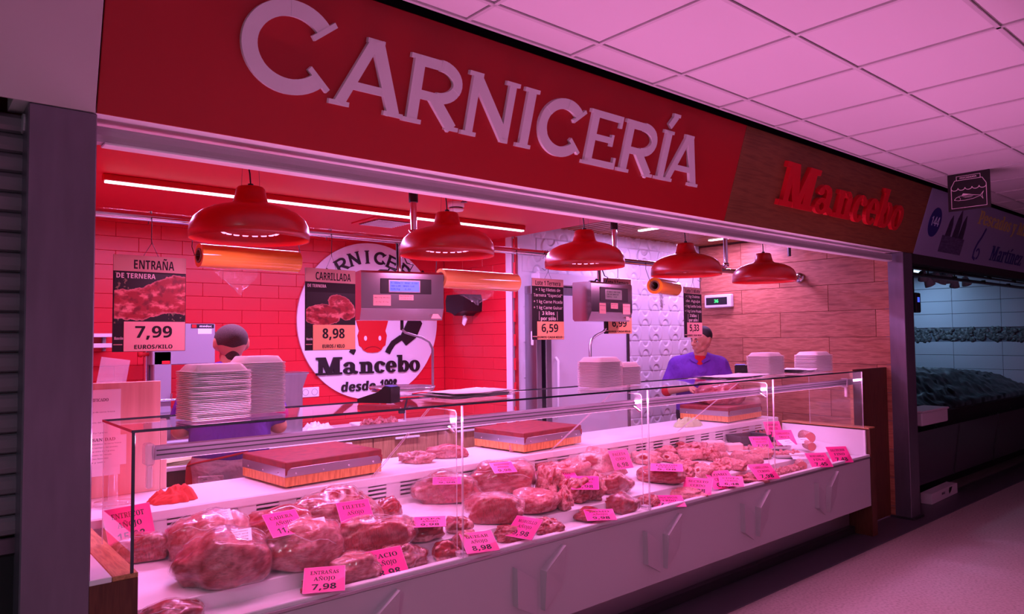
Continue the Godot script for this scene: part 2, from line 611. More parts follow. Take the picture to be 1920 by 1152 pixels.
	triplanar(M.mottled, noise_tex(0.12, [[0.0, rgb(150, 70, 66)], [0.45, rgb(190, 110, 104)], [0.6, rgb(250, 240, 236)], [1.0, rgb(255, 250, 248)]], 128, FastNoiseLite.TYPE_SIMPLEX_SMOOTH, 2, 51), Vector3(5, 5, 5), false)
	mk("sausagepink", rgb(222, 130, 124), 0.5)
	mk("darktray", rgb(40, 34, 40), 0.35)
	var sk := mk("skewermeat", rgb(200, 110, 80), 0.4)
	sk.vertex_color_use_as_albedo = true
	mk("skin", rgb(196, 138, 112), 0.5)
	M.skin.subsurf_scatter_enabled = true
	M.skin.subsurf_scatter_strength = 0.12
	mk("lip", rgb(140, 70, 66), 0.5)
	mk("eyewhite", rgb(226, 220, 216), 0.3)
	mk("hairdark", rgb(24, 18, 18), 0.7)
	mk("hairgrey", rgb(92, 72, 66), 0.95)
	triplanar(M.hairgrey, noise_tex(0.2, [[0.0, rgb(150, 140, 140)], [1.0, rgb(255, 255, 255)]], 128, FastNoiseLite.TYPE_SIMPLEX_SMOOTH, 3, 61), Vector3(6, 6, 6), false)
	mk("purple", rgb(98, 44, 160), 0.85)
	M.purple.heightmap_enabled = true
	M.purple.heightmap_texture = noise_tex(0.012, [], 256, FastNoiseLite.TYPE_SIMPLEX_SMOOTH, 3, 62, 30.0)
	M.purple.heightmap_scale = 2.0
	M.purple.uv1_triplanar = true
	M.purple.uv1_scale = Vector3(2.2, 1.4, 2.2)
	mk("purpledark", rgb(74, 32, 126), 0.85)
	mk("trousers", rgb(206, 192, 190), 0.9)
	M.trousers.heightmap_enabled = true
	M.trousers.heightmap_texture = M.purple.heightmap_texture
	M.trousers.heightmap_scale = 2.5
	M.trousers.uv1_triplanar = true
	M.trousers.uv1_scale = Vector3(2.0, 2.6, 2.0)
	mk("apronred", rgb(190, 18, 28), 0.8)
	mk("darkcloth", rgb(34, 24, 34), 0.9)
	mk("sawgrey", rgb(168, 164, 176), 0.38, 0.4)
	mk("bagwhite", rgb(236, 230, 236), 0.35)
	mk("yellowpaper", rgb(226, 218, 160), 0.8)
	mk("foldglint", rgb(250, 236, 244), 0.1)
	M.foldglint.transparency = BaseMaterial3D.TRANSPARENCY_ALPHA
	M.foldglint.albedo_color.a = 0.4
	mk("signwood", rgb(170, 136, 118), 0.5)
	triplanar(M.signwood, M.wood_x.albedo_texture, Vector3(0.35, 5.0, 5.0), true)
	mk("cladding", rgb(124, 118, 130), 0.36, 0.6)
	triplanar(M.cladding, M.steel.albedo_texture, Vector3(3.0, 0.6, 3.0), true)
	mk("railalu", rgb(150, 138, 150), 0.4, 0.6)

# ---------------------------------------------------------------- market hall: floor, ceiling, walls
func hall() -> void:
	var f := structure("floor")
	boxpart("screed", Vector3(5, -0.05, 2.9), Vector3(26, 0.1, 5.54), M.floor, f)
	boxpart("kerb_strip", Vector3(5, -0.045, -0.04), Vector3(26, 0.1, 0.34), M.kerb, f, 0.004)
	boxpart("stall_floor", Vector3(5, -0.05, -1.9), Vector3(26, 0.1, 3.4), M.stallfloor, f)
	var c := structure("ceiling")
	# T-bars and lay-in tiles on a 0.6 m grid; the first row is cut narrow along the fascia
	var tm := boxm(Vector3(0.582, 0.012, 0.582), 0.002)
	var tn := boxm(Vector3(0.582, 0.012, 0.165), 0.002)
	for i in range(-5, 22):
		var x := 2.354 + 0.6 * i
		boxpart("grid_bar", Vector3(x, 2.929, 2.87), Vector3(0.018, 0.008, 5.22), M.gridbar, c)
		put("ceiling_tile", tn, M.ceiling, c, Vector3(x + 0.3, 2.939, 0.35))
		for k in 4:
			put("ceiling_tile", tm, M.ceiling, c, Vector3(x + 0.3, 2.939, 0.74 + 0.6 * k))
	for k in 5:
		boxpart("grid_bar", Vector3(7.0, 2.929, 0.44 + 0.6 * k), Vector3(18.6, 0.008, 0.018), M.gridbar, c)
	boxpart("grid_bar", Vector3(5.0, 2.932, 0.262), Vector3(26, 0.016, 0.016), M.gridbar, c)
	boxpart("plain_field", Vector3(5, 2.96, 4.2), Vector3(26, 0.03, 2.8), M.ceiling, c)
	boxpart("slab", Vector3(5, 3.35, 1.5), Vector3(26, 0.1, 9.8), M.dark, c)
	var w := structure("wall_aisle")
	boxpart("surface", Vector3(5, 1.6, 5.72), Vector3(26, 3.4, 0.1), M.greywall, w)
	w = structure("wall_aisle_end")
	boxpart("surface", Vector3(17.5, 1.6, 1.3), Vector3(0.1, 3.4, 9.4), M.greywall, w)
	w = structure("wall_aisle_start")
	boxpart("surface", Vector3(-4.0, 1.6, 2.5), Vector3(0.1, 3.4, 6.9), M.greywall, w)
	w = structure("wall_rear")
	boxpart("surface", Vector3(5, 1.6, -3.35), Vector3(26, 3.4, 0.1), M.dark, w)

# ---------------------------------------------------------------- the butcher's stall
func stall() -> void:
	# red glazed wall tiles in running bond
	var w := structure("wall_back")
	boxpart("grout", Vector3(2.2, 1.25, -3.175), Vector3(3.75, 2.5, 0.05), M.redgrout, w)
	var full := boxm(Vector3(0.2985, 0.1015, 0.008), 0.002)
	var half := boxm(Vector3(0.1485, 0.1015, 0.008), 0.002)
	for r in 17:
		var y := 0.84 + 0.103 * r + 0.0455
		for i in 12:
			var x := 0.572 + 0.3 * i + (0.15 if r % 2 else 0.0)
			if x < 0.95:
				continue
			if x + 0.15 > 4.03:
				put("tile", half, M.redwall, w, Vector3(x - 0.075, y, -3.148))
			else:
				put("tile", full, M.redwall, w, Vector3(x, y, -3.148))
	w = structure("wall_return")
	boxpart("grout", Vector3(4.052, 1.25, -2.63), Vector3(0.05, 2.5, 1.03), M.redgrout, w)
	var sf := boxm(Vector3(0.008, 0.1015, 0.2985), 0.002)
	var sh := boxm(Vector3(0.008, 0.1015, 0.1485), 0.002)
	for r in 17:
		var y := 0.84 + 0.103 * r + 0.0455
		for i in 4:
			var z := -2.99 + 0.3 * i + (0.15 if r % 2 else 0.0)
			if z > -2.2:
				continue
			put("tile", sf, M.redwall, w, Vector3(4.025, y, z))
		put("tile", sh, M.redwall, w, Vector3(4.025, y, -2.195))
		if r % 2:
			put("tile", sh, M.redwall, w, Vector3(4.025, y, -3.065))
	boxpart("edge_trim", Vector3(4.022, 1.25, -2.116), Vector3(0.014, 2.5, 0.014), M.alu, w)
	w = structure("wall_left")
	boxpart("surface", Vector3(0.40, 1.5, -1.65), Vector3(0.06, 3.0, 3.2), M.redpaint, w)
	# white relief tiles, 0.33 x 0.155 m, each with an egg ring, a smile and an arch
	w = structure("wall_white")
	boxpart("grout", Vector3(5.39, 1.32, -2.17), Vector3(2.74, 2.64, 0.08), M.tilewhite, w)
	var rt := relief_tile(0.33, 0.155)
	for r in 13:
		var y := 0.655 + 0.155 * r + 0.0775
		for i in 9:
			var x := 4.02 + 0.33 * (i + (0.5 if r % 2 else 0.0)) - 0.04
			if x - 0.165 < 4.022 or x + 0.165 > 6.75:
				continue
			put("tile", rt, M.tilewhite, w, Vector3(x, y, -2.13))
	# wood-look wall tiles on the right, 0.25 m courses, half bond
	w = structure("wall_wood")
	boxpart("backing", Vector3(6.80, 1.35, -1.15), Vector3(0.07, 2.7, 2.1), M.walnut, w)
	for r in 11:
		var y := -0.148 + 0.25 * r + 0.125
		var z := -2.12
		var cut := [-1.61, -0.685] if r % 2 == 0 else [-1.18, -0.25]
		cut.append(-0.13)
		var k := r
		for e in cut:
			if e - z < 0.02:
				continue
			put("wood_tile", boxm(Vector3(0.01, 0.2465, e - z - 0.0035), 0.0015), M["plank%d" % (k % 4)], w, Vector3(6.757 + 0.004, y, (z + e) * 0.5))
			z = e
			k += 1
	var c := structure("ceiling_stall")
	boxpart("red_board", Vector3(2.21, 2.53, -1.64), Vector3(3.66, 0.06, 3.1), M.redpaint, c)
	boxpart("slat_backing", Vector3(5.4, 2.69, -1.1), Vector3(2.75, 0.03, 2.1), M.dark, c)
	boxpart("red_side", Vector3(4.025, 2.585, -1.1), Vector3(0.03, 0.17, 2.08), M.redpaint, c)
	for i in 34:
		boxpart("slat", Vector3(4.08 + 0.08 * i, 2.645, -1.1), Vector3(0.052, 0.05, 2.06), M.slat, c, 0.003)
	# bulkhead behind the fascia
	w = structure("wall_bulkhead")
	boxpart("beam", Vector3(3.6, 2.70, -0.09), Vector3(6.7, 0.69, 0.16), M.white, w)
	boxpart("upper_wall", Vector3(5, 3.1, 0.03), Vector3(26, 0.36, 0.06), M.dark, w)
	# pillars of brushed steel
	w = structure("pillar_left")
	var st := S()
	box(st, Vector3(0.379, 1.176, -0.085), Vector3(0.184, 2.352, 0.17), Basis(), 0.004)
	part("cladding", st, M.cladding, w)
	w = structure("pillar_right")
	st = S()
	box(st, Vector3(6.857, 1.176, -0.085), Vector3(0.20, 2.352, 0.17), Basis(), 0.004)
	part("cladding", st, M.cladding, w)
	boxpart("base_shoe", Vector3(6.857, 0.012, -0.075), Vector3(0.23, 0.024, 0.2), M.darksteel, w, 0.004)

func relief_tile(w: float, h: float) -> ArrayMesh:
	var st := S()
	st.set_smooth_group(1)
	var nx := 44
	var ny := 24
	var hh := func(u: float, v: float) -> float:
		# u, v from -1 to 1 over the tile
		var x := u * w * 0.5
		var y := v * h * 0.5
		var z := 0.0
		var d1 := sqrt(pow(x / 0.112, 2) + pow(y / 0.104, 2))
		if d1 < 1.0:
			z += 0.009 * (0.35 + 0.65 * clampf((1.0 - d1) / 0.10, 0.0, 1.0)) * clampf((1.0 - d1) / 0.04, 0.0, 1.0)
		var d2 := sqrt(pow(x / 0.056, 2) + pow((y - h * 0.5) / 0.062, 2))
		if d2 < 1.0:
			z -= 0.010 * clampf((1.0 - d2) / 0.12, 0.0, 1.0) * (0.4 + 0.6 * smoothstep(0.3, 0.95, d2))
		var d3 := sqrt(pow(x / 0.056, 2) + pow((y + h * 0.5) / 0.066, 2))
		if d3 < 1.0:
			z -= 0.010 * clampf((1.0 - d3) / 0.12, 0.0, 1.0) * (0.4 + 0.6 * smoothstep(0.3, 0.95, d3))
		var e := (1.0 - absf(v)) * h * 0.5
		return z + 0.002 + 0.0025 * clampf(e / 0.002, 0.0, 1.0)
	var p := []
	for j in ny + 1:
		var row := []
		for i in nx + 1:
			var u := -1.0 + 2.0 * i / nx
			var v := -1.0 + 2.0 * j / ny
			row.append(Vector3(u * w * 0.5, v * h * 0.5, hh.call(u, v)))
		p.append(row)
	for j in ny:
		for i in nx:
			quad(st, p[j][i], p[j + 1][i], p[j + 1][i + 1], p[j][i + 1])
	return fin(st)

# ---------------------------------------------------------------- fascia with its letters
func tilt(x := 0.0, v := 0.0, out := 0.0) -> Transform3D:
	var a := deg_to_rad(FASCIA)
	var b := Basis(Vector3(1, 0, 0), Vector3(0, cos(a), sin(a)), Vector3(0, -sin(a), cos(a)))
	return Transform3D(b, Vector3(0, 2.352, 0) + b * Vector3(x, v, out))

func slab_sign(called: String, x0: float, x1: float, v0: float, v1: float, m: Material, parent: Node) -> void:
	var st := S()
	var t := tilt((x0 + x1) * 0.5, (v0 + v1) * 0.5, -0.012)
	box(st, t.origin, Vector3(x1 - x0, v1 - v0, 0.024), t.basis, 0.002)
	part(called, st, m, parent)

func fascia() -> void:
	var w := structure("wall_fascia_left")
	slab_sign("board", -4.0, 0.465, 0.0, 0.602, M.greywall, w)
	var s := thing("shop_sign", "red fascia board with big white capital letters above the butcher's counter", "sign")
	slab_sign("board", 0.469, 3.982, 0.0, 0.602, M.fasciared, s)
	var g := [["C", 0.885, 1.225, 0.185, 0.512, 0.056], ["A", 1.242, 1.547, 0.187, 0.462, 0.05], ["R", 1.560, 1.833, 0.182, 0.455, 0.05], ["N", 1.857, 2.142, 0.18, 0.452, 0.05], ["I", 2.178, 2.262, 0.178, 0.45, 0.05], ["C", 2.293, 2.585, 0.172, 0.45, 0.05], ["E", 2.619, 2.862, 0.167, 0.44, 0.05], ["R", 2.889, 3.168, 0.167, 0.44, 0.05], ["J", 3.208, 3.288, 0.167, 0.44, 0.048], ["A", 3.277, 3.588, 0.168, 0.446, 0.05]]
	for e in g:
		var st := S()
		glyph(st, e[0], e[1], e[2], e[3], e[4], e[5], 0.018, tilt())
		part("letter", st, M.letterwhite, s)
	s = thing("name_sign", "wood-veneer fascia board with a raised red name, right of the red sign", "sign")
	slab_sign("board", 3.986, 6.981, 0.0, 0.602, M.signwood, s)
	mancebo(s, tilt(4.505, 0.17, 0.0), 1.98, 0.295, 0.03, M.letterred)

# capitals with small wedge serifs; J stands for the accented capital I
func glyph(st: SurfaceTool, ch: String, x0: float, x1: float, y0: float, y1: float, w: float, d: float, xf: Transform3D) -> void:
	var bar := func(ax: float, ay: float, bx: float, by: float, ww: float) -> void:
		stroke(st, [Vector2(ax, ay), Vector2(bx, by)], ww, d, xf)
	var sw := w * 0.36
	var serif := func(cx: float, y: float, half: float) -> void:
		stroke(st, [Vector2(cx - half, y), Vector2(cx + half, y)], sw, d, xf)
	var h := y1 - y0
	var m := w * 0.5
	var lo := y0 + sw * 0.5
	var hi := y1 - sw * 0.5
	match ch:
		"C":
			var cx := (x0 + x1) * 0.5 + (x1 - x0) * 0.03
			var cy := (y0 + y1) * 0.5
			var rx := (x1 - x0) * 0.5 - m * 0.6
			var ry := h * 0.5 - m
			stroke(st, arc(cx, cy, rx, ry, 42, 318, 40), w, d, xf)
			for sg in [1.0, -1.0]:
				var a := deg_to_rad(40.0 * sg)
				var c := Vector2(cx + rx * cos(a), cy + ry * sin(a))
				var n := Vector2(cos(a), sin(a) * 1.0).normalized()
				stroke(st, [c - n * w * 0.95, c + n * w * 0.95], sw, d, xf)
		"A":
			var cx := (x0 + x1) * 0.5 + w * 0.05
			bar.call(x0 + w * 0.65, lo, cx - w * 0.12, hi, w * 0.85)
			bar.call(x1 - w * 0.65, lo, cx + w * 0.12, hi, w * 1.05)
			bar.call(x0 + (cx - x0) * 0.45, y0 + h * 0.31, x1 - (x1 - cx) * 0.45, y0 + h * 0.31, w * 0.62)
			serif.call(x0 + w * 0.65, lo, w * 0.85)
			serif.call(x1 - w * 0.65, lo, w * 0.9)
			serif.call(cx, hi, w * 0.75)
		"R":
			var sx := x0 + w * 0.85
			bar.call(sx, lo, sx, hi, w)
			var mid := y0 + h * 0.44
			var rx := (x1 - x0) * 0.40
			var cx := x1 - rx - w * 0.35
			var top := y1 - m * 0.8
			bar.call(sx, top, cx, top, w * 0.8)
			bar.call(sx, mid, cx, mid, w * 0.72)
			stroke(st, arc(cx, (top + mid) * 0.5, rx - w * 0.25, (top - mid) * 0.5, 90, -90, 18), w * 0.92, d, xf)
			bar.call(cx - w * 0.3, mid, x1 - w * 0.55, lo, w)
			serif.call(sx, lo, w * 0.9)
			serif.call(x0 + w * 0.5, hi, w * 0.5)
			serif.call(x1 - w * 0.55, lo, w * 0.7)
		"N":
			var a := x0 + w * 0.8
			var b := x1 - w * 0.8
			bar.call(a, lo, a, hi, w * 0.8)
			bar.call(b, lo, b, hi, w * 0.8)
			bar.call(a, y1 - w * 0.4, b, y0 + w * 0.4, w * 1.05)
			serif.call(a, lo, w * 0.8)
			serif.call(a - w * 0.1, hi, w * 0.75)
			serif.call(b, hi, w * 0.8)
			serif.call(b, lo, w * 0.4)
		"I", "J":
			var cx := (x0 + x1) * 0.5
			bar.call(cx, lo, cx, hi, w)
			serif.call(cx, lo, w * 0.9)
			serif.call(cx, hi, w * 0.9)
			if ch == "J":
				bar.call(cx - w * 0.15, y1 + 0.022, cx + w * 0.75, y1 + 0.085, w * 0.8)
				serif.call(cx + w * 0.75, y1 + 0.088, w * 0.6)
		"E":
			var sx := x0 + w * 0.8
			bar.call(sx, lo, sx, hi, w)
			var r := x1 - w * 0.2
			bar.call(sx, y1 - w * 0.33, r, y1 - w * 0.33, w * 0.66)
			bar.call(sx, y0 + w * 0.33, r, y0 + w * 0.33, w * 0.66)
			bar.call(sx, y0 + h * 0.52, r - w * 0.9, y0 + h * 0.52, w * 0.6)
			bar.call(r, y1, r, y1 - w * 1.2, sw)
			bar.call(r, y0, r, y0 + w * 1.2, sw)
			bar.call(r - w * 0.9, y0 + h * 0.52 - w * 0.6, r - w * 0.9, y0 + h * 0.52 + w * 0.6, sw)
			serif.call(x0 + w * 0.5, lo, w * 0.5)
			serif.call(x0 + w * 0.5, hi, w * 0.5)

# the shop's name in heavy slab letters: overall width and height of the capital, from the lower left corner of xf
func mancebo(parent: Node, xf: Transform3D, w: float, h: float, d: float, m: Material) -> void:
	var k := w / 7.12
	var yv := h
	var pt := func(x: float, y: float) -> Vector2:
		return Vector2(x * k, y * yv)
	var R := func(st: SurfaceTool, x0: float, y0: float, x1: float, y1: float) -> void:
		extrude(st, PackedVector2Array([pt.call(x0, y0), pt.call(x1, y0), pt.call(x1, y1), pt.call(x0, y1)]), d, xf)
	var P := func(st: SurfaceTool, a: Array) -> void:
		var q := PackedVector2Array()
		for i in range(0, a.size(), 2):
			q.append(pt.call(a[i], a[i + 1]))
		extrude(st, q, d, xf)
	# ring with different thickness across (tx) and along (ty), from a0 to a1 degrees
	var ring := func(st: SurfaceTool, cx: float, cy: float, rx: float, ry: float, tx: float, ty: float, a0: float, a1: float) -> void:
		var n := 26
		for i in n:
			var t0 := deg_to_rad(lerpf(a0, a1, float(i) / n))
			var t1 := deg_to_rad(lerpf(a0, a1, float(i + 1) / n))
			extrude(st, PackedVector2Array([pt.call(cx + rx * cos(t0), cy + ry * sin(t0)), pt.call(cx + rx * cos(t1), cy + ry * sin(t1)), pt.call(cx + (rx - tx) * cos(t1), cy + (ry - ty) * sin(t1)), pt.call(cx + (rx - tx) * cos(t0), cy + (ry - ty) * sin(t0))]), d, xf)
	var st := S()   # M
	R.call(st, 0.0, 0.0, 0.62, 0.13)
	R.call(st, 0.0, 0.87, 0.5, 1.0)
	R.call(st, 0.16, 0.1, 0.40, 0.92)
	P.call(st, [0.16, 1.0, 0.58, 1.0, 0.98, 0.0, 0.70, 0.0])
	P.call(st, [0.70, 0.0, 0.98, 0.0, 1.28, 1.0, 1.10, 1.0])
	R.call(st, 1.10, 0.1, 1.48, 1.0)
	R.call(st, 0.98, 0.0, 1.64, 0.13)
	R.call(st, 1.1, 0.87, 1.64, 1.0)
	part("letter", st, m, parent)
	st = S()        # a
	ring.call(st, 2.12, 0.47, 0.36, 0.24, 0.26, 0.10, 0, 150)
	ring.call(st, 2.09, 0.19, 0.36, 0.20, 0.24, 0.10, 20, 350)
	R.call(st, 2.20, 0.08, 2.48, 0.50)
	P.call(st, [2.3, 0.12, 2.48, 0.0, 2.66, 0.02, 2.70, 0.14, 2.5, 0.2])
	st.set_smooth_group(-1)
	extrude(st, ngon(1.90 * k, 0.53 * yv, 0.14 * k, 0.09 * yv, 16), d, xf)
	part("letter", st, m, parent)
	st = S()        # n
	R.call(st, 2.82, 0.0, 3.32, 0.11)
	R.call(st, 2.82, 0.58, 3.1, 0.69)
	R.call(st, 2.92, 0.05, 3.20, 0.69)
	ring.call(st, 3.36, 0.44, 0.30, 0.26, 0.26, 0.14, 0, 140)
	R.call(st, 3.38, 0.05, 3.66, 0.46)
	R.call(st, 3.34, 0.0, 3.78, 0.11)
	part("letter", st, m, parent)
	st = S()        # c
	ring.call(st, 4.22, 0.345, 0.38, 0.36, 0.27, 0.10, 35, 325)
	extrude(st, ngon(4.43 * k, 0.53 * yv, 0.14 * k, 0.10 * yv, 16), d, xf)
	part("letter", st, m, parent)
	st = S()        # e
	ring.call(st, 5.02, 0.345, 0.38, 0.36, 0.26, 0.10, 0, 325)
	R.call(st, 4.80, 0.30, 5.38, 0.40)
	part("letter", st, m, parent)
	st = S()        # b
	R.call(st, 5.46, 0.92, 5.78, 1.04)
	R.call(st, 5.54, 0.0, 5.80, 1.04)
	ring.call(st, 5.96, 0.345, 0.36, 0.36, 0.25, 0.11, -170, 170)
	part("letter", st, m, parent)
	st = S()        # o
	ring.call(st, 6.75, 0.345, 0.38, 0.36, 0.24, 0.10, 0, 360)
	part("letter", st, m, parent)

# ---------------------------------------------------------------- the refrigerated display counter
func pane(st: SurfaceTool, a: Vector3, b: Vector3, c: Vector3, d: Vector3) -> void:
	st.set_smooth_group(-1)
	quad(st, a, b, c, d)

func counter() -> void:
	var t := thing("display_counter", "long white refrigerated meat counter with a low glass front", "counter", Vector3(0.6, 0, 0))
	var ox := Vector3(-0.6, 0, 0)
	# front panel with five raised folded emblems
	var fp := boxpart("front_panel", Vector3(3.285, 0.44, -0.0125) + ox, Vector3(5.37, 0.378, 0.025), M.panel, t, 0.003)
	for k in 5:
		var x0: float = [1.568, 2.509, 3.445, 4.404, 5.365][k] - 3.445 - 3.285
		for half in 2:
			var st := S()
			var q := []
			if half == 0:
				q = [Vector2(3.128, 0.56), Vector2(3.13, 0.382), Vector2(3.275, 0.305), Vector2(3.275, 0.47)]
			else:
				q = [Vector2(3.302, 0.513), Vector2(3.445, 0.606), Vector2(3.443, 0.41), Vector2(3.302, 0.325)]
			var hi := []
			var lo := []
			for i in 4:
				var up: float = ([0.034, 0.034, 0.005, 0.005] if half == 0 else [0.045, 0.032, 0.006, 0.03])[i]
				hi.append(Vector3(q[i].x + x0, q[i].y - 0.44, 0.0125 + up))
				lo.append(Vector3(q[i].x + x0, q[i].y - 0.44, 0.012))
			quad(st, hi[0], hi[3], hi[2], hi[1]) if half == 0 else quad(st, hi[0], hi[1], hi[2], hi[3])
			for i in 4:
				var j := (i + 1) % 4
				if half == 0:
					quad(st, lo[i], hi[i], hi[j], lo[j])
				else:
					quad(st, lo[j], hi[j], hi[i], lo[i])
			part("emblem_plate", st, M.panel, fp)
	boxpart("rim", Vector3(3.285, 0.645, -0.018) + ox, Vector3(5.37, 0.03, 0.036), M.deck, t, 0.003)
	boxpart("rim_strip", Vector3(3.285, 0.637, 0.002) + ox, Vector3(5.36, 0.014, 0.008), M.alu, t, 0.002)
	boxpart("plinth", Vector3(3.285, 0.13, -0.20) + ox, Vector3(5.37, 0.25, 0.04), M.alu, t, 0.002)
	boxpart("kick_board", Vector3(3.285, 0.035, -0.16) + ox, Vector3(5.37, 0.06, 0.05), M.darksteel, t, 0.003)
	boxpart("body", Vector3(3.285, 0.44, -0.5) + ox, Vector3(5.35, 0.36, 0.6), M.panel, t)
	# display decks: a low shelf in front, a step, the main deck
	boxpart("front_shelf", Vector3(3.285, 0.63, -0.11) + ox, Vector3(5.36, 0.02, 0.16), M.deck, t)
	var dk := S()
	extrude(dk, PackedVector2Array([Vector2(0.18, 0.64), Vector2(0.18, 0.697), Vector2(0.184, 0.70), Vector2(0.80, 0.765), Vector2(0.80, 0.64)]), 5.36, Transform3D(Basis(Vector3(0, 0, -1), Vector3(0, 1, 0), Vector3(1, 0, 0)), Vector3(0.605, 0, 0) + ox))
	part("deck", dk, M.deck, t)
	# air-return wall with real slots
	var st := S()
	box(st, Vector3(3.285, 0.731, -0.803) + ox, Vector3(5.36, 0.066, 0.006))
	box(st, Vector3(3.285, 0.859, -0.803) + ox, Vector3(5.36, 0.008, 0.006))
	var n := 27
	for i in n + 1:
		var xa := 0.71 + 0.196 * i
		box(st, Vector3(xa - 0.043, 0.8095, -0.803) + ox, Vector3(0.086, 0.091, 0.006))
		if i < n:
			for r in 5:
				var y0: float = [0.764, 0.7905, 0.8125, 0.8345, 0.8565][r]
				var y1: float = [0.7795, 0.8015, 0.8235, 0.8455, 0.857][r]
				if y1 - y0 > 0.001:
					box(st, Vector3(xa + 0.055, (y0 + y1) * 0.5, -0.803) + ox, Vector3(0.112, y1 - y0, 0.006))
	part("vent_wall", st, M.deck, t)
	boxpart("ledge", Vector3(3.285, 0.878, -1.025) + ox, Vector3(5.36, 0.045, 0.49), M.deck, t, 0.006)
	boxpart("rear_board", Vector3(3.285, 0.43, -1.2) + ox, Vector3(5.36, 0.855, 0.03), M.panel, t)
	# end cheeks
	boxpart("left_cheek", Vector3(0.5375, 0.432, -0.375) + ox, Vector3(0.139, 0.864, 0.75), M.walnut, t, 0.002)
	boxpart("left_cap", Vector3(0.570, 0.871, -0.375) + ox, Vector3(0.074, 0.016, 0.752), M.wood_edge, t, 0.002)
	boxpart("left_worktop", Vector3(0.5, 0.871, -0.6) + ox, Vector3(0.063, 0.018, 1.2), M.white, t, 0.002)
	boxpart("right_cheek", Vector3(6.03, 0.432, -0.375) + ox, Vector3(0.09, 0.864, 0.75), M.walnut, t, 0.002)
	boxpart("right_cap", Vector3(6.02, 0.866, -0.375) + ox, Vector3(0.11, 0.012, 0.752), M.wood_edge, t, 0.002)
	boxpart("right_liner", Vector3(5.975, 0.745, -0.39) + ox, Vector3(0.02, 0.21, 0.72), M.deck, t, 0.002)
	# glass: front panes, top, ends, with dark ground edges
	var jx := [0.587, 1.908, 3.195, 4.525, 5.868]
	for i in 4:
		st = S()
		pane(st, Vector3(jx[i] + 0.003, 0.66, -0.004) + ox, Vector3(jx[i] + 0.003, 1.325, -0.004) + ox, Vector3(jx[i + 1] - 0.003, 1.325, -0.004) + ox, Vector3(jx[i + 1] - 0.003, 0.66, -0.004) + ox)
		var g := part("front_pane", st, M.glass, t)
		if i > 0:
			boxpart("edge", Vector3(jx[i] + 0.002, 0.992, -0.004) + ox, Vector3(0.006, 0.664, 0.009), M.acryliclip, g)
	st = S()
	for i in 4:
		pane(st, Vector3(jx[i] + 0.002, 1.331, 0) + ox, Vector3(jx[i] + 0.002, 1.331, -0.44) + ox, Vector3(jx[i + 1] - 0.002, 1.331, -0.44) + ox, Vector3(jx[i + 1] - 0.002, 1.331, 0) + ox)
	var top := part("top_pane", st, M.glass, t)
	boxpart("edge", Vector3(3.228, 1.331, 0.001) + ox, Vector3(5.29, 0.009, 0.004), M.glassedge, top, 0.001)
	boxpart("edge", Vector3(3.228, 1.331, -0.441) + ox, Vector3(5.29, 0.008, 0.003), M.glassedge, top, 0.001)
	boxpart("edge", Vector3(0.584, 1.331, -0.22) + ox, Vector3(0.004, 0.009, 0.44), M.glassedge, top, 0.001)
	for x in [0.588, 5.868]:
		st = S()
		pane(st, Vector3(x, 0.88, -0.44) + ox, Vector3(x, 1.326, -0.44) + ox, Vector3(x, 1.326, -0.006) + ox, Vector3(x, 0.88, -0.006) + ox)
		var g := part("end_pane", st, M.glass, t)
		boxpart("edge", Vector3(x, 1.103, 0.0) + ox, Vector3(0.010 if x < 1 else 0.004, 0.448, 0.006), M.glassedge if x < 1 else M.acryliclip, g, 0.001)
		boxpart("edge", Vector3(x, 1.103, -0.441) + ox, Vector3(0.003, 0.448, 0.003), M.acryliclip, g)
	# glass dividers: upright front edge, short top, long sloping back edge
	for i in range(1, 4):
		var x: float = jx[i] + 0.004
		st = S()
		var q := [Vector3(x, 0.67, -0.05) + ox, Vector3(x, 1.30, -0.05) + ox, Vector3(x, 1.30, -0.26) + ox, Vector3(x, 0.90, -0.80) + ox, Vector3(x, 0.71, -0.80) + ox]
		st.set_smooth_group(-1)
		quad(st, q[0], q[1], q[2], q[3])
		for v in [q[0], q[3], q[4]]:
			st.add_vertex(v)
		var g := part("divider", st, M.glass, t)
		st = S()
		tube(st, [q[0], q[1] - Vector3(0, 0.012, 0), q[1] - Vector3(0, 0, 0.012), q[2]], 0.0025, 6)
		part("edge", st, M.acryliclip, g)
		for dx in [-0.006, 0.006]:
			st = S()
			tube(st, [q[2] + Vector3(dx, 0, 0), q[3] + Vector3(dx, 0, 0)], 0.0022, 6)
			part("edge", st, M.acryliclip, g)
		boxpart("clip", Vector3(x, 0.672, -0.03) + ox, Vector3(0.035, 0.022, 0.05), M.acryliclip, g, 0.003)
		st = S()
		box(st, Vector3(x - 0.012, 1.215, -0.075) + ox, Vector3(0.012, 0.010, 0.055), Basis(Vector3(1, 0, 0), 0.5), 0.002)
		part("bracket", st, M.chrome, g)
	# aluminium light rail under the glass
	st = S()
	extrude(st, PackedVector2Array([Vector2(-0.022, -0.022), Vector2(0.012, -0.026), Vector2(0.024, -0.012), Vector2(0.024, 0.006), Vector2(0.018, 0.008), Vector2(0.018, 0.014), Vector2(0.008, 0.024), Vector2(-0.022, 0.022)]), 5.15, Transform3D(Basis(Vector3(0, 0, -1), Vector3(0, 1, 0), Vector3(1, 0, 0)), Vector3(0.68, 1.238, -0.13) + ox))
	var rail := part("light_rail", st, M.railalu, t)
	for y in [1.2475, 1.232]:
		boxpart("groove_shade", Vector3(3.255, y, -0.1062) + ox, Vector3(5.14, 0.004, 0.004), M.grooveshade, rail)  # dark strips stand in for the shade inside the rail grooves
	boxpart("led_strip", Vector3(3.255, 1.2145, -0.138) + ox, Vector3(5.1, 0.006, 0.018), M.ledpink, rail)
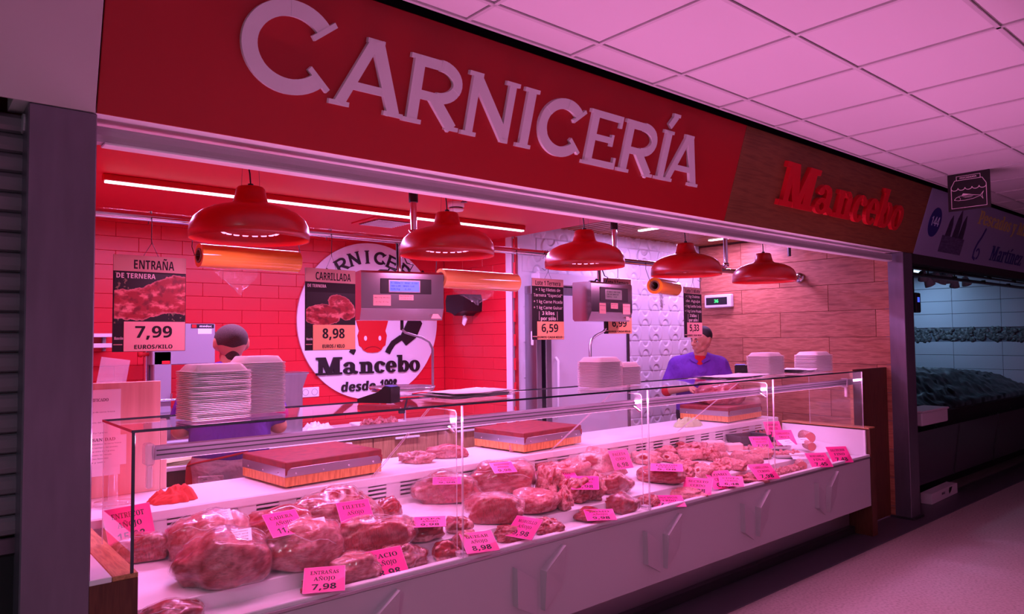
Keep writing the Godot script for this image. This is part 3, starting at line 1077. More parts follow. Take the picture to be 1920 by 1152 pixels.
	boxpart("led_strip", Vector3(3.255, 1.2545, -0.1125) + ox, Vector3(5.1, 0.006, 0.004), M.addedglow, rail)  # added strip; its glow stands in for the pink highlight on the rail
	for x in [0.665, 5.845]:
		st = S()
		box(st, Vector3(x, 1.235, -0.13) + ox, Vector3(0.03, 0.075, 0.05), Basis(), 0.006)
		box(st, Vector3(x, 1.16, -0.12) + ox, Vector3(0.02, 0.08, 0.02), Basis(), 0.004)
		part("rail_holder", st, M.acryliclip, t)
	# wood gate between the counter and the pillar
	var g := thing("side_gate", "brown wood panel closing the gap between counter and steel pillar", "panel", Vector3(6.42, 0, -0.17))
	boxpart("board", Vector3(0.0, 0.675, -0.012), Vector3(0.67, 1.31, 0.024), M.walnut, g, 0.002)
	boxpart("lit_edge", Vector3(-0.336, 0.675, -0.012), Vector3(0.006, 1.31, 0.026), M.wood_edge, g)  # paler wood stands in for light falling on this edge

# ---------------------------------------------------------------- lamps, rails, hooks, film rolls, small wall things
func fittings() -> void:
	# end bar of the rolled-up shutter under the fascia
	var t := thing("roller_shutter", "rolled-up white shutter bar running under the fascia above the counter", "shutter", Vector3(3.6, 2.28, -0.10))
	var st := S()
	extrude(st, PackedVector2Array([Vector2(-0.02, 0.0), Vector2(0.026, 0.0), Vector2(0.028, 0.010), Vector2(0.034, 0.022), Vector2(0.034, 0.040), Vector2(0.026, 0.052), Vector2(0.010, 0.056), Vector2(-0.02, 0.056)]), 6.19, Transform3D(Basis(Vector3(0, 0, 1), Vector3(0, 1, 0), Vector3(-1, 0, 0)), Vector3(3.095, 0, 0)))
	part("end_bar", st, M.shutter, t)
	boxpart("lower_lip", Vector3(0, -0.004, 0.004), Vector3(6.19, 0.008, 0.058), M.white, t, 0.002)
	# five red pendants
	var which := ["nearest the left steel pillar", "above the first hanging scale", "above the second hanging scale", "second from the wood-tiled wall", "beside the wood-tiled wall"]
	for i in 5:
		var x := 1.15 + 1.037 * i
		var p := thing("pendant_lamp", "red enamel dome pendant lamp, " + which[i], "lamp", Vector3(x, 2.055, -0.5), 0.0, "red pendant lamps over the counter")
		st = S()
		lathe(st, [[0.246, 0.0], [0.247, 0.03], [0.243, 0.06], [0.228, 0.09], [0.200, 0.115], [0.160, 0.134], [0.120, 0.146], [0.088, 0.153], [0.072, 0.165], [0.064, 0.195], [0.059, 0.222], [0.052, 0.230], [0.030, 0.233], [0.0, 0.234]], 48)
		lathe(st, [[0.0, 0.142], [0.110, 0.142], [0.156, 0.129], [0.196, 0.110], [0.223, 0.087], [0.238, 0.058], [0.242, 0.03], [0.242, 0.004], [0.246, 0.0]], 48)
		part("shade", st, M.lampred, p)
		st = S()
		lathe(st, [[0.0, 0.142], [0.116, 0.142], [0.116, 0.038], [0.104, 0.034], [0.100, 0.06], [0.0, 0.06]], 32)
		part("led_unit", st, M.lampred, p)
		for k in 18:
			var a := TAU * k / 18
			st = S()
			box(st, Vector3(0.114 * cos(a), 0.036, 0.114 * sin(a)), Vector3(0.012, 0.010, 0.024), Basis(Vector3(0, 1, 0), -a), 0.002)
			part("led", st, M.ledpink, p)
		st = S()
		tube(st, [Vector3(0, 0.226, 0), Vector3(0, 0.245, 0)], 0.012, 10)
		var y1: float = 2.5 - 2.055 if x < 4.0 else 2.64 - 2.055
		tube(st, [Vector3(0, 0.24, 0), Vector3(-0.004, 0.29, 0), Vector3(-0.012, 0.33, 0), Vector3(-0.006, 0.38, 0), Vector3(0, y1, 0)], 0.0035, 6)
		part("cord", st, M.black, p)
		for s in [-1.0, 1.0]:
			st = S()
			tube(st, [Vector3(0.04 * s, 0.225, 0), Vector3(0.03 * s, y1, 0)], 0.0008, 4)
			part("steel_wire", st, M.darksteel, p)
		area("pendant_light", Vector3(x, 2.08, -0.5), Vector2(0.2, 0.2), PINK, PEND_E)
	# chrome hanging rail along the stall with uprights
	t = thing("hanging_rail", "chrome rail carrying the posters and film rolls above the worktop", "rail", Vector3(3.6, 2.19, -0.96))
	st = S()
	tube(st, [Vector3(-3.13, 0, 0), Vector3(3.15, 0, 0)], 0.021, 16)
	part("tube", st, M.chrome, t)
	st = S()
	lathe(st, [[0.0, 0.0], [0.045, 0.0], [0.05, 0.008], [0.05, 0.02], [0.03, 0.028], [0.0, 0.028]], 24, Transform3D(Basis(Vector3(0, 0, 1), PI / 2), Vector3(3.15, 0, 0)))
	part("wall_flange", st, M.chrome, t)
	for x in [2.245, 3.974, 5.405]:
		st = S()
		tube(st, [Vector3(x - 3.6, 0.05, 0.045), Vector3(x - 3.6, (2.5 if x < 4 else 2.62) - 2.19, 0.045)], 0.019, 14)
		part("upright", st, M.chrome, t)
		st = S()
		tube(st, [Vector3(x - 3.6, 0.22, 0.045), Vector3(x - 3.6, (2.5 if x < 4 else 2.62) - 2.19, 0.045)], 0.027, 14)
		if x < 4.5:
			part("rubber_sleeve", st, M.black, t)
		st = S()
		lathe(st, [[0.0, -0.012], [0.026, -0.012], [0.026, 0.02], [0.0, 0.02]], 14, at(x - 3.6, 0.04, 0.045))
		box(st, Vector3(x - 3.6, 0.03, 0.02), Vector3(0.03, 0.03, 0.06), Basis(), 0.004)
		part("clamp", st, M.chrome, t)
	st = S()
	tube(st, [Vector3(6.561 - 3.6, 0.20, 0.0), Vector3(6.561 - 3.6, 0.43, 0.0)], 0.017, 10)
	part("upright", st, M.darksteel, t)
	# film rolls on wire hooks
	var rolls := [[1.30, 2.02, -0.90, 0.49, 0.055, 3.0, "rolled amber cling film hanging beside the flank-steak poster"], [2.735, 1.98, -0.93, 0.60, 0.058, 2.0, "rolled cling film hanging right of the first scale"], [4.575, 2.01, -0.93, 0.45, 0.062, 18.0, "rolled orange cling film with its core turned to the aisle"]]
	for i in 3:
		var r: Array = rolls[i]
		t = thing("film_roll", r[6], "film roll", Vector3(r[0], r[1], r[2]), r[5], "cling film rolls on the rail")
		var L: float = r[3]
		var R: float = r[4]
		var ax := Transform3D(Basis(Vector3(0, 0, 1), PI / 2), Vector3.ZERO)
		st = S()
		lathe(st, [[R * 0.62, -L * 0.5], [R, -L * 0.5], [R, L * 0.5], [R * 0.62, L * 0.5]], 36, ax, [1, 2])
		part("film_body", st, M["filmroll%d" % i], t)
		st = S()
		lathe(st, [[R * 0.46, -L * 0.5 - 0.004], [R * 0.64, -L * 0.5 - 0.004], [R * 0.64, L * 0.5 + 0.004], [R * 0.46, L * 0.5 + 0.004], [R * 0.46, -L * 0.5 - 0.004]], 24, ax, [1, 2, 3])
		part("core", st, M.cardboard, t)
		for s in [-1.0, 1.0]:
			st = S()
			var tb := Basis(Vector3(0, 1, 0), deg_to_rad(r[5]))
			var ew := t.position + tb * Vector3(s * (L * 0.5 + 0.012), 0, 0)
			var q := tb.inverse() * (Vector3(ew.x, 2.19, -0.96) - t.position)
			tube(st, [Vector3(s * (L * 0.5 - 0.03), 0, 0), Vector3(s * (L * 0.5 + 0.02), 0.0, 0), Vector3(s * (L * 0.5 + 0.024), 0.04, q.z * 0.3), q + Vector3(0, -0.05, 0.022), q + Vector3(0, 0.0, 0.024), q + Vector3(0, 0.023, 0.0), q + Vector3(0, 0.0, -0.024), q + Vector3(0, -0.02, -0.026)], 0.0022, 6)
			part("wire_hook", st, M.darksteel, t)
		# loose end of the film
		var sh := S()
		sh.set_smooth_group(2)
		var w0: float = [0.22, 0.34, 0.07][i]
		var hgt: float = [0.13, 0.10, 0.13][i]
		var cx: float = [-0.08, -0.06, -0.16][i]
		var g := []
		for a in 9:
			var row := []
			for b in 13:
				var v := a / 8.0
				var u := b / 12.0 - 0.5
				var x := cx + u * w0 * (1.0 - 0.75 * v * v) + 0.02 * v
				row.append(Vector3(x, -R - v * hgt * (1.0 - 0.7 * absf(u)), R * 0.4 + 0.02 * nz.get_noise_2d(u * 9.0 + i * 5, v * 6.0) + 0.015 * sin(b * 2.4) * v))
			g.append(row)
		for a in 8:
			for b in 12:
				quad(sh, g[a][b], g[a][b + 1], g[a + 1][b + 1], g[a + 1][b])
		part("loose_film", sh, M.film, t)
	# bare wire hooks on the rail
	for e in [[3.30, "spare wire hook on the rail, left of the second scale"], [5.06, "bent wire hook dangling from the rail before the wood-tiled wall"]]:
		t = thing("wire_hook", e[1], "hook", Vector3(e[0], 2.19, -0.96))
		st = S()
		tube(st, [Vector3(0, -0.01, -0.026), Vector3(0, 0.024, 0), Vector3(0, 0, 0.026), Vector3(0.004, -0.08, 0.02), Vector3(0.01, -0.10, 0.03), Vector3(0.0, -0.115, 0.02), Vector3(-0.02, -0.10, 0.01)], 0.002, 6)
		part("wire", st, M.darksteel, t)
	# ceiling bits
	t = thing("smoke_detector", "round white smoke detector on the red ceiling", "detector", Vector3(2.72, 2.5, -1.15))
	st = S()
	lathe(st, [[0.0, 0.0], [0.052, 0.0], [0.052, -0.03], [0.046, -0.034]], 28)
	part("base", st, M.white, t)
	st = S()
	lathe(st, [[0.044, -0.034], [0.044, -0.042]], 28)
	part("sensor_slot", st, M.black, t)
	st = S()
	lathe(st, [[0.046, -0.042], [0.05, -0.046], [0.044, -0.056], [0.0, -0.062]], 28)
	part("cover", st, M.white, t)
	t = thing("sprinkler_head", "small chrome sprinkler in the red ceiling", "sprinkler", Vector3(2.56, 2.5, -0.85))
	st = S()
	lathe(st, [[0.0, 0.0], [0.04, 0.0], [0.036, -0.008], [0.012, -0.010], [0.010, -0.03], [0.0, -0.03]], 20)
	part("rose", st, M.chrome, t)
	st = S()
	for s in [-1.0, 1.0]:
		tube(st, [Vector3(0.008 * s, -0.02, 0), Vector3(0.018 * s, -0.04, 0), Vector3(0.006 * s, -0.06, 0)], 0.003, 6)
	lathe(st, [[0.0, -0.06], [0.02, -0.06], [0.02, -0.064], [0.0, -0.064]], 16)
	part("deflector", st, M.darksteel, t)
	t = thing("ceiling_vent", "square grey air vent flush in the red ceiling", "vent", Vector3(2.75, 2.497, -2.1))
	boxpart("frame", Vector3.ZERO, Vector3(0.36, 0.012, 0.36), M.redpaint, t, 0.003)
	for k in 9:
		st = S()
		box(st, Vector3(0, -0.008, -0.13 + 0.033 * k), Vector3(0.28, 0.004, 0.03), Basis(Vector3(1, 0, 0), 0.5))
		part("blade", st, M.alu, t)
	for e in [[2.12, -0.72, "white camera base with black lead beside the first upright"], [3.86, -0.75, "white ceiling socket with black lead beside the second upright"]]:
		t = thing("ceiling_socket", e[2], "socket", Vector3(e[0], 2.5, e[1]))
		st = S()
		lathe(st, [[0.0, 0.0], [0.05, 0.0], [0.044, -0.014], [0.0, -0.016]], 20)
		part("cover", st, M.white, t)
		st = S()
		tube(st, [Vector3(0.03, -0.012, 0), Vector3(0.06, -0.035, 0), Vector3(0.10, -0.045, -0.04), Vector3(0.13, -0.02, -0.1), Vector3(0.13, 0.0, -0.14)], 0.006, 6)
		box(st, Vector3(0.05, -0.02, 0), Vector3(0.05, 0.018, 0.02), Basis(), 0.004)
		part("lead", st, M.black, t)
	# thermostat on the wood wall
	t = thing("thermostat", "white temperature controller with green digits on the wood-tiled wall", "thermostat", Vector3(6.752, 2.0, -1.865))
	boxpart("case", Vector3(-0.03, 0, 0), Vector3(0.06, 0.14, 0.33), M.white, t, 0.01)
	var sh := boxpart("screen", Vector3(-0.061, 0, -0.01), Vector3(0.004, 0.08, 0.26), M.black, t, 0.002)
	textpart("digits", "36", sansb, 0.035, 0.001, M.ledgreen, sh, Transform3D(Basis(Vector3(0, 1, 0), -PI / 2), Vector3(-0.003, 0.0, 0.0)))
	# twin socket on the red wall
	t = thing("wall_socket", "white double power socket on the red tiles left of the round sign", "socket", Vector3(2.641, 1.187, -3.143))
	boxpart("plate", Vector3(0, 0, 0.006), Vector3(0.165, 0.083, 0.012), M.white, t, 0.004)
	for s in [-0.04, 0.04]:
		st = S()
		lathe(st, [[0.024, 0.0], [0.027, 0.002], [0.027, -0.003], [0.02, -0.006], [0.0, -0.006]], 24, Transform3D(Basis(Vector3(1, 0, 0), PI / 2), Vector3(s, 0, 0.013)))
		part("outlet", st, M.greyplastic, t)
	# paper dispenser on the red return wall
	t = thing("towel_dispenser", "black paper-towel dispenser with a tuft of paper on the red side wall", "dispenser", Vector3(4.018, 1.93, -2.68))
	st = S()
	extrude(st, PackedVector2Array([Vector2(-0.13, -0.06), Vector2(-0.05, -0.075), Vector2(0.0, -0.10), Vector2(0.05, -0.075), Vector2(0.13, -0.06), Vector2(0.14, 0.04), Vector2(0.12, 0.09), Vector2(-0.12, 0.09), Vector2(-0.14, 0.04)]), 0.2, Transform3D(Basis(Vector3(0, 1, 0), -PI / 2), Vector3.ZERO))
	part("housing", st, M.black, t)
	st = S()
	st.set_smooth_group(2)
	tube(st, [Vector3(-0.1, -0.09, 0), Vector3(-0.1, -0.13, 0.01), Vector3(-0.105, -0.17, 0.0), Vector3(-0.11, -0.19, 0.012)], [0.012, 0.024, 0.02, 0.004], 7)
	part("paper_tuft", st, M.paper, t)
	# cold-room sliding door in front of the white tiles
	t = thing("cold_room_door", "white sliding cold-room door with steel frame and rail behind the Lote posters", "door", Vector3(4.75, 0, -2.09))
	boxpart("frame", Vector3(-0.56, 1.02, 0.04), Vector3(0.06, 2.05, 0.15), M.steel, t, 0.004)
	boxpart("channel", Vector3(-0.50, 1.02, -0.03), Vector3(0.06, 2.05, 0.01), M.steel, t)
	boxpart("frame", Vector3(-0.435, 1.0, 0.035), Vector3(0.07, 2.0, 0.14), M.steel, t, 0.006)
	boxpart("leaf", Vector3(0.12, 1.0, 0.04), Vector3(1.02, 2.0, 0.07), M.doorwhite, t, 0.006)
	boxpart("edge_strip", Vector3(0.645, 1.0, 0.045), Vector3(0.03, 2.0, 0.085), M.darksteel, t, 0.004)
	boxpart("lintel", Vector3(0.05, 2.04, 0.02), Vector3(1.3, 0.07, 0.09), M.steel, t, 0.004)
	boxpart("rail_cover", Vector3(0.1, 2.14, 0.03), Vector3(1.25, 0.11, 0.11), M.doorwhite, t, 0.01)
	boxpart("end_stop", Vector3(-0.46, 2.08, 0.05), Vector3(0.09, 0.25, 0.05), M.white, t, 0.004)
	boxpart("switch_box", Vector3(-0.56, 1.62, 0.06), Vector3(0.07, 0.12, 0.03), M.white, t, 0.004)
	st = S()
	tube(st, [Vector3(-0.33, 1.45, 0.08), Vector3(-0.33, 1.42, 0.11), Vector3(-0.33, 0.95, 0.11), Vector3(-0.33, 0.92, 0.08)], 0.011, 8)
	part("handle", st, M.white, t)

# ---------------------------------------------------------------- closed stall on the left, fish stall on the right
func neighbours() -> void:
	var t := thing("closed_shutter", "closed dark roller shutter at the left edge beside the steel pillar", "shutter", Vector3(-1.2, 0, -0.13))
	var prof := PackedVector2Array([Vector2(0, 0), Vector2(0.012, 0.006), Vector2(0.016, 0.02), Vector2(0.016, 0.045), Vector2(0.008, 0.056), Vector2(0, 0.061), Vector2(-0.01, 0.061), Vector2(-0.01, 0)])
	var st := S()
	extrude(st, prof, 3.0, Transform3D(Basis(Vector3(0, 0, 1), Vector3(0, 1, 0), Vector3(-1, 0, 0)), Vector3(1.487, 0, 0)))
	var sm := fin(st)
	for k in 21:
		put("slat", sm, M.shutterdark, t, Vector3(0, 1.03 + 0.0625 * k, 0))
	boxpart("bottom_rail", Vector3(-0.01, 1.0, 0), Vector3(3.0, 0.05, 0.03), M.darksteel, t, 0.003)
	boxpart("lower_board", Vector3(-0.01, 0.49, -0.01), Vector3(3.0, 0.97, 0.02), M.blackmatte, t)
	# fish stall shell
	var w := structure("wall_fish_fascia")
	var s := thing("fish_stall_sign", "pale blue fascia of the fish stall with a round number and lettering", "sign")
	slab_sign("board", 6.985, 13.2, 0.0, 0.602, M.fishboard, s)
	var d := S()
	extrude(d, ngon(7.255, 0.315, 0.135, 0.135, 36), 0.003, tilt(0, 0, 0.001))
	var disc := part("number_disc", d, M.fishblue, s)
	textpart("lettering", "144", sans, 0.085, 0.002, M.fishpale, disc, tilt(7.255, 0.325, 0.004))
	textpart("lettering", "Pescados y Mariscos", serifb, 0.135, 0.004, M.fishyellow, s, tilt(8.32, 0.475, 0.001), 2.3, true)
	textpart("lettering", "Martínez", serifb, 0.16, 0.004, M.fishblue, s, tilt(8.98, 0.15, 0.001), 1.1, true)
	d = S()
	stroke(d, [Vector2(8.62, 0.38), Vector2(8.56, 0.28), Vector2(8.50, 0.22), Vector2(8.46, 0.14), Vector2(8.47, 0.07), Vector2(8.54, 0.05)], 0.03, 0.003, tilt(0, 0, 0.001))
	stroke(d, arc(8.57, 0.11, 0.05, 0.05, -90, 150, 10), 0.02, 0.003, tilt(0, 0, 0.001))
	part("fish_emblem", d, M.fishblue, s)
	# print of sailing boats
	d = S()
	extrude(d, PackedVector2Array([Vector2(7.52, 0.06), Vector2(8.10, 0.06), Vector2(8.10, 0.22), Vector2(7.52, 0.22)]), 0.002, tilt(0, 0, 0.001))
	part("printed_sea", d, M.fishsea, s)
	for e in [[7.58, 0.22, 0.13, 0.2], [7.76, 0.22, 0.15, 0.27], [7.92, 0.22, 0.13, 0.23]]:
		d = S()
		extrude(d, PackedVector2Array([Vector2(e[0], e[1]), Vector2(e[0] + e[2], e[1]), Vector2(e[0] + e[2] * 0.9, e[1] + e[3] * 0.6), Vector2(e[0] + e[2] * 0.55, e[1] + e[3]), Vector2(e[0] + e[2] * 0.2, e[1] + e[3] * 0.7)]), 0.003, tilt(0, 0, 0.001))
		part("printed_sail", d, M.fishsail, s)
	boxpart("lintel", Vector3(10.1, 2.31, -0.06), Vector3(6.3, 0.085, 0.12), M.dark, w)
	w = structure("wall_fish_divider")
	boxpart("surface", Vector3(6.90, 1.3, -1.25), Vector3(0.1, 2.6, 2.1), M.tilegrey, w)
	w = structure("wall_fish_end")
	boxpart("grout", Vector3(12.26, 1.3, -1.6), Vector3(0.08, 2.6, 3.2), M.fishgrout, w)
	for k in 5:
		var z0 := -2.69 + 0.64 * k
		for y in [[2.125, 2.32], [2.325, 2.52], [1.93, 2.122], [1.718, 1.927], [1.304, 1.504], [1.10, 1.301], [0.9, 1.098]]:
			boxpart("tile", Vector3(12.216, (y[0] + y[1]) * 0.5, z0 + 0.32), Vector3(0.012, y[1] - y[0] - 0.003, 0.636), M.tilegrey, w, 0.002)
	# band of set pebbles
	var peb := S()
	peb.set_smooth_group(3)
	var r := RandomNumberGenerator.new()
	r.seed = 4
	for i in 260:
		var c := Vector3(12.212, 1.53 + r.randf() * 0.165, -2.3 + r.randf() * 1.95)
		var b := Basis(Vector3(1, 0, 0), r.randf() * PI).scaled_local(Vector3(0.012, 0.022 + 0.012 * r.randf(), 0.04 + 0.02 * r.randf()))
		lathe(peb, [[0.0, -1.0], [0.8, -0.6], [1.0, 0.0], [0.8, 0.6], [0.0, 1.0]], 7, Transform3D(b, c))
	var po := part("pebble_band", peb, M.pebble, w)
	po.set_meta("kind", "stuff")
	var c := structure("ceiling_fish")
	boxpart("board", Vector3(9.6, 2.60, -1.6), Vector3(5.3, 0.06, 3.1), M.tilegrey, c)
	# shutter guide rails under the lintel
	for e in [[2.245, -0.10, 0.012, "upper"], [2.20, -0.16, 0.018, "lower"]]:
		t = thing("steel_tube", "thin steel tube under the fish stall lintel, %s of the two" % e[3], "rail", Vector3(9.6, e[0], e[1]))
		st = S()
		tube(st, [Vector3(-2.64, 0, 0), Vector3(2.6, 0, 0)], e[2], 10)
		part("tube", st, M.darksteel, t)
		for k in 5:
			boxpart("clip", Vector3(-2.0 + k * 0.9, 0.01, 0), Vector3(0.03, 0.04, 0.04), M.dark, t, 0.004)
	# track spots
	t = thing("lamp_track", "dark lamp track under the fish stall ceiling carrying small spots", "track", Vector3(9.9, 2.42, -0.75))
	boxpart("bar", Vector3.ZERO, Vector3(3.0, 0.03, 0.035), M.dark, t, 0.003)
	for k in 2:
		boxpart("hanger", Vector3(-1.2 + 2.4 * k, 0.085, 0), Vector3(0.02, 0.15, 0.02), M.dark, t)
	var sx := [9.28, 9.44, 9.68, 9.92, 10.14, 10.32, 10.72]
	var sy := [0.0, -0.16, 0.02, -0.03, 0.03, -0.1, 0.0]
	for i in 7:
		t = thing("track_spot", "small white cone spotlight on the dark track, number %s from the steel pillar" % ["one", "two", "three", "four", "five", "six", "seven"][i], "spotlight", Vector3(sx[i], 2.405 + sy[i] * 0.4, -0.75), [10, -30, 40, 70, -20, 25, -10][i], "track spots in the fish stall")
		st = S()
		tube(st, [Vector3(0, 0.03 - sy[i] * 0.4, 0), Vector3(0, -0.03, 0)], 0.008, 6)
		part("stem", st, M.dark, t)
		st = S()
		lathe(st, [[0.0, 0.05], [0.03, 0.05], [0.04, 0.03], [0.06, -0.06], [0.056, -0.06], [0.036, 0.02], [0.0, 0.02]], 18, Transform3D(Basis(Vector3(0, 0, 1), 0.5), Vector3(0, -0.08, 0)))
		part("head", st, M.spotwhite, t)
	# fish counter under a dark tarpaulin
	t = thing("fish_counter", "dark fish display counter with sloping panels under the tarpaulin", "counter", Vector3(9.6, 0, -0.5))
	boxpart("carcass", Vector3(0, 0.50, -0.2), Vector3(5.2, 0.62, 0.8), M.dark, t, 0.01)
	for k in 4:
		st = S()
		var x0 := -2.45 + 1.24 * k
		quad(st, Vector3(x0, 0.70, 0.37), Vector3(x0 + 1.225, 0.70, 0.37), Vector3(x0 + 1.225, 0.17, 0.30), Vector3(x0, 0.17, 0.30))
		quad(st, Vector3(x0, 0.70, 0.355), Vector3(x0, 0.70, 0.37), Vector3(x0, 0.17, 0.30), Vector3(x0, 0.17, 0.285))
		part("sloping_panel", st, M.fishpanel, t)
		st = S()
		box(st, Vector3(x0 - 0.005, 0.435, 0.34), Vector3(0.02, 0.54, 0.012), Basis(Vector3(1, 0, 0), 0.13), 0.002)
		part("cover_strip", st, M.darksteel, t)
	boxpart("foot", Vector3(-2.4, 0.09, 0.2), Vector3(0.08, 0.19, 0.12), M.blackmatte, t)
	boxpart("kick_board", Vector3(0, 0.1, 0.1), Vector3(5.0, 0.2, 0.03), M.blackmatte, t)
	t = thing("tarpaulin", "crumpled black tarpaulin thrown over the fish counter", "tarpaulin", Vector3(9.6, 0.82, -0.7))
	st = S()
	st.set_smooth_group(4)
	var g := []
	for j in 27:
		var row := []
		for i in 91:
			var u := i / 90.0
			var v := j / 26.0
			var x := lerpf(-2.58, 2.56, u)
			var z := lerpf(0.44, -0.55, v)
			var crown := lerpf(0.54, 0.22, u) * smoothstep(0.0, 0.75, v) + 0.02
			var y := crown
			if v < 0.12:
				y -= (0.12 - v) * 1.9 * (1.0 + 0.7 * nz.get_noise_1d(x * 4.0))
				z = lerpf(0.40, 0.36, v / 0.12)
			y += 0.035 * nz.get_noise_2d(x * 1.6, z * 7.0) + 0.025 * nz.get_noise_2d(x * 6.0 + 9.0, z * 14.0)
			z += 0.02 * nz.get_noise_2d(x * 7.0, y * 9.0)
			row.append(Vector3(x, y, z))
		g.append(row)
	for j in 26:
		for i in 90:
			quad(st, g[j][i], g[j + 1][i], g[j + 1][i + 1], g[j][i + 1])
	part("sheet", st, M.tarp, t)
	t = thing("foam_box", "white foam fish box poking out under the tarpaulin by the pillar", "box", Vector3(7.75, 0.735, -0.24))
	st = S()
	box(st, Vector3(0, 0.075, 0), Vector3(0.66, 0.13, 0.22), Basis(), 0.01)
	part("box_body", st, M.foamgrey, t)
	boxpart("lid_rim", Vector3(0, 0.145, 0), Vector3(0.68, 0.02, 0.24), M.foamgrey, t, 0.006)
	t = thing("carton", "flat white carton with a dark arrow mark on the floor under the fish counter", "carton", Vector3(7.87, 0.005, -0.10), 2.0)
	boxpart("carton_body", Vector3(0, 0.05, -0.06), Vector3(0.75, 0.10, 0.1), M.foamgrey, t, 0.003)
	d = S()
	extrude(d, PackedVector2Array([Vector2(0.12, 0.03), Vector2(0.17, 0.05), Vector2(0.21, 0.09), Vector2(0.13, 0.09), Vector2(0.11, 0.06)]), 0.002, at(0, 0, -0.0095))
	part("printed_mark", d, M.ink, t)
	textpart("lettering", "FRÁGIL", sans, 0.022, 0.001, M.ink, t, at(-0.05, 0.06, -0.0095))
	t = thing("scale_display", "small dark scale display with a blue light beyond the right pillar", "scale", Vector3(7.81, 1.82, -0.3))
	boxpart("post", Vector3(0, 0.385, -0.02), Vector3(0.02, 0.73, 0.02), M.dark, t)
	boxpart("case", Vector3(0, 0.12, 0), Vector3(0.12, 0.2, 0.06), M.black, t, 0.008)
	boxpart("screen_led", Vector3(0.0, 0.15, 0.031), Vector3(0.05, 0.05, 0.002), M.bluelcd, t)
	# hanging aisle sign
	t = thing("hanging_sign", "square black hanging sign with a white line drawing of a fish in a stall", "sign", Vector3(6.55, 2.925, 0.595))
	boxpart("plate", Vector3(0, -0.152, 0), Vector3(0.012, 0.304, 0.302), M.black, t, 0.002)
	var xf := Transform3D(Basis(Vector3(0, 1, 0), -PI / 2), Vector3(-0.006, -0.304, 0))
	d = S()
	var lw := 0.0048
	stroke(d, [Vector2(-0.125, 0.165), Vector2(-0.125, 0.022), Vector2(0.125, 0.022), Vector2(0.125, 0.165)], lw, 0.002, xf)
	stroke(d, [Vector2(-0.125, 0.165), Vector2(-0.125, 0.195), Vector2(-0.098, 0.247), Vector2(0.098, 0.247), Vector2(0.125, 0.200), Vector2(0.125, 0.165)], lw, 0.002, xf)
	for k in 5:
		stroke(d, arc(-0.1 + 0.05 * k, 0.185, 0.025, 0.02, 180, 360, 8), lw, 0.002, xf)
	stroke(d, [Vector2(-0.085, 0.248), Vector2(-0.085, 0.28), Vector2(0.085, 0.28), Vector2(0.085, 0.248)], lw, 0.002, xf)
	part("stall_drawing", d, M.signline, t)
	d = S()
	stroke(d, [Vector2(-0.105, 0.09), Vector2(-0.09, 0.108), Vector2(-0.06, 0.119), Vector2(0.0, 0.123), Vector2(0.05, 0.112), Vector2(0.082, 0.107), Vector2(0.105, 0.136)], 0.003, 0.002, xf)
	stroke(d, [Vector2(-0.105, 0.09), Vector2(-0.08, 0.083), Vector2(-0.03, 0.080), Vector2(0.03, 0.086), Vector2(0.082, 0.103), Vector2(0.1, 0.075)], 0.003, 0.002, xf)
	stroke(d, [Vector2(0.105, 0.136), Vector2(0.093, 0.108), Vector2(0.1, 0.075)], 0.003, 0.002, xf)
	extrude(d, PackedVector2Array([Vector2(-0.05, 0.122), Vector2(-0.04, 0.138), Vector2(0.02, 0.122)]), 0.002, xf)
	stroke(d, arc(-0.085, 0.095, 0.025, 0.018, -60, 60, 6), 0.002, 0.002, xf)
	for k in 3:
		stroke(d, [Vector2(-0.05 + 0.01 * k, 0.114 - 0.006 * k), Vector2(0.04 - 0.01 * k, 0.113 - 0.006 * k)], 0.0012, 0.002, xf)
	part("fish_drawing", d, M.signline, t)
	textpart("lettering", "PESCADERÍA", sansb, 0.013, 0.002, M.signline, t, xf * at(0, 0.264, 0), 0.12)

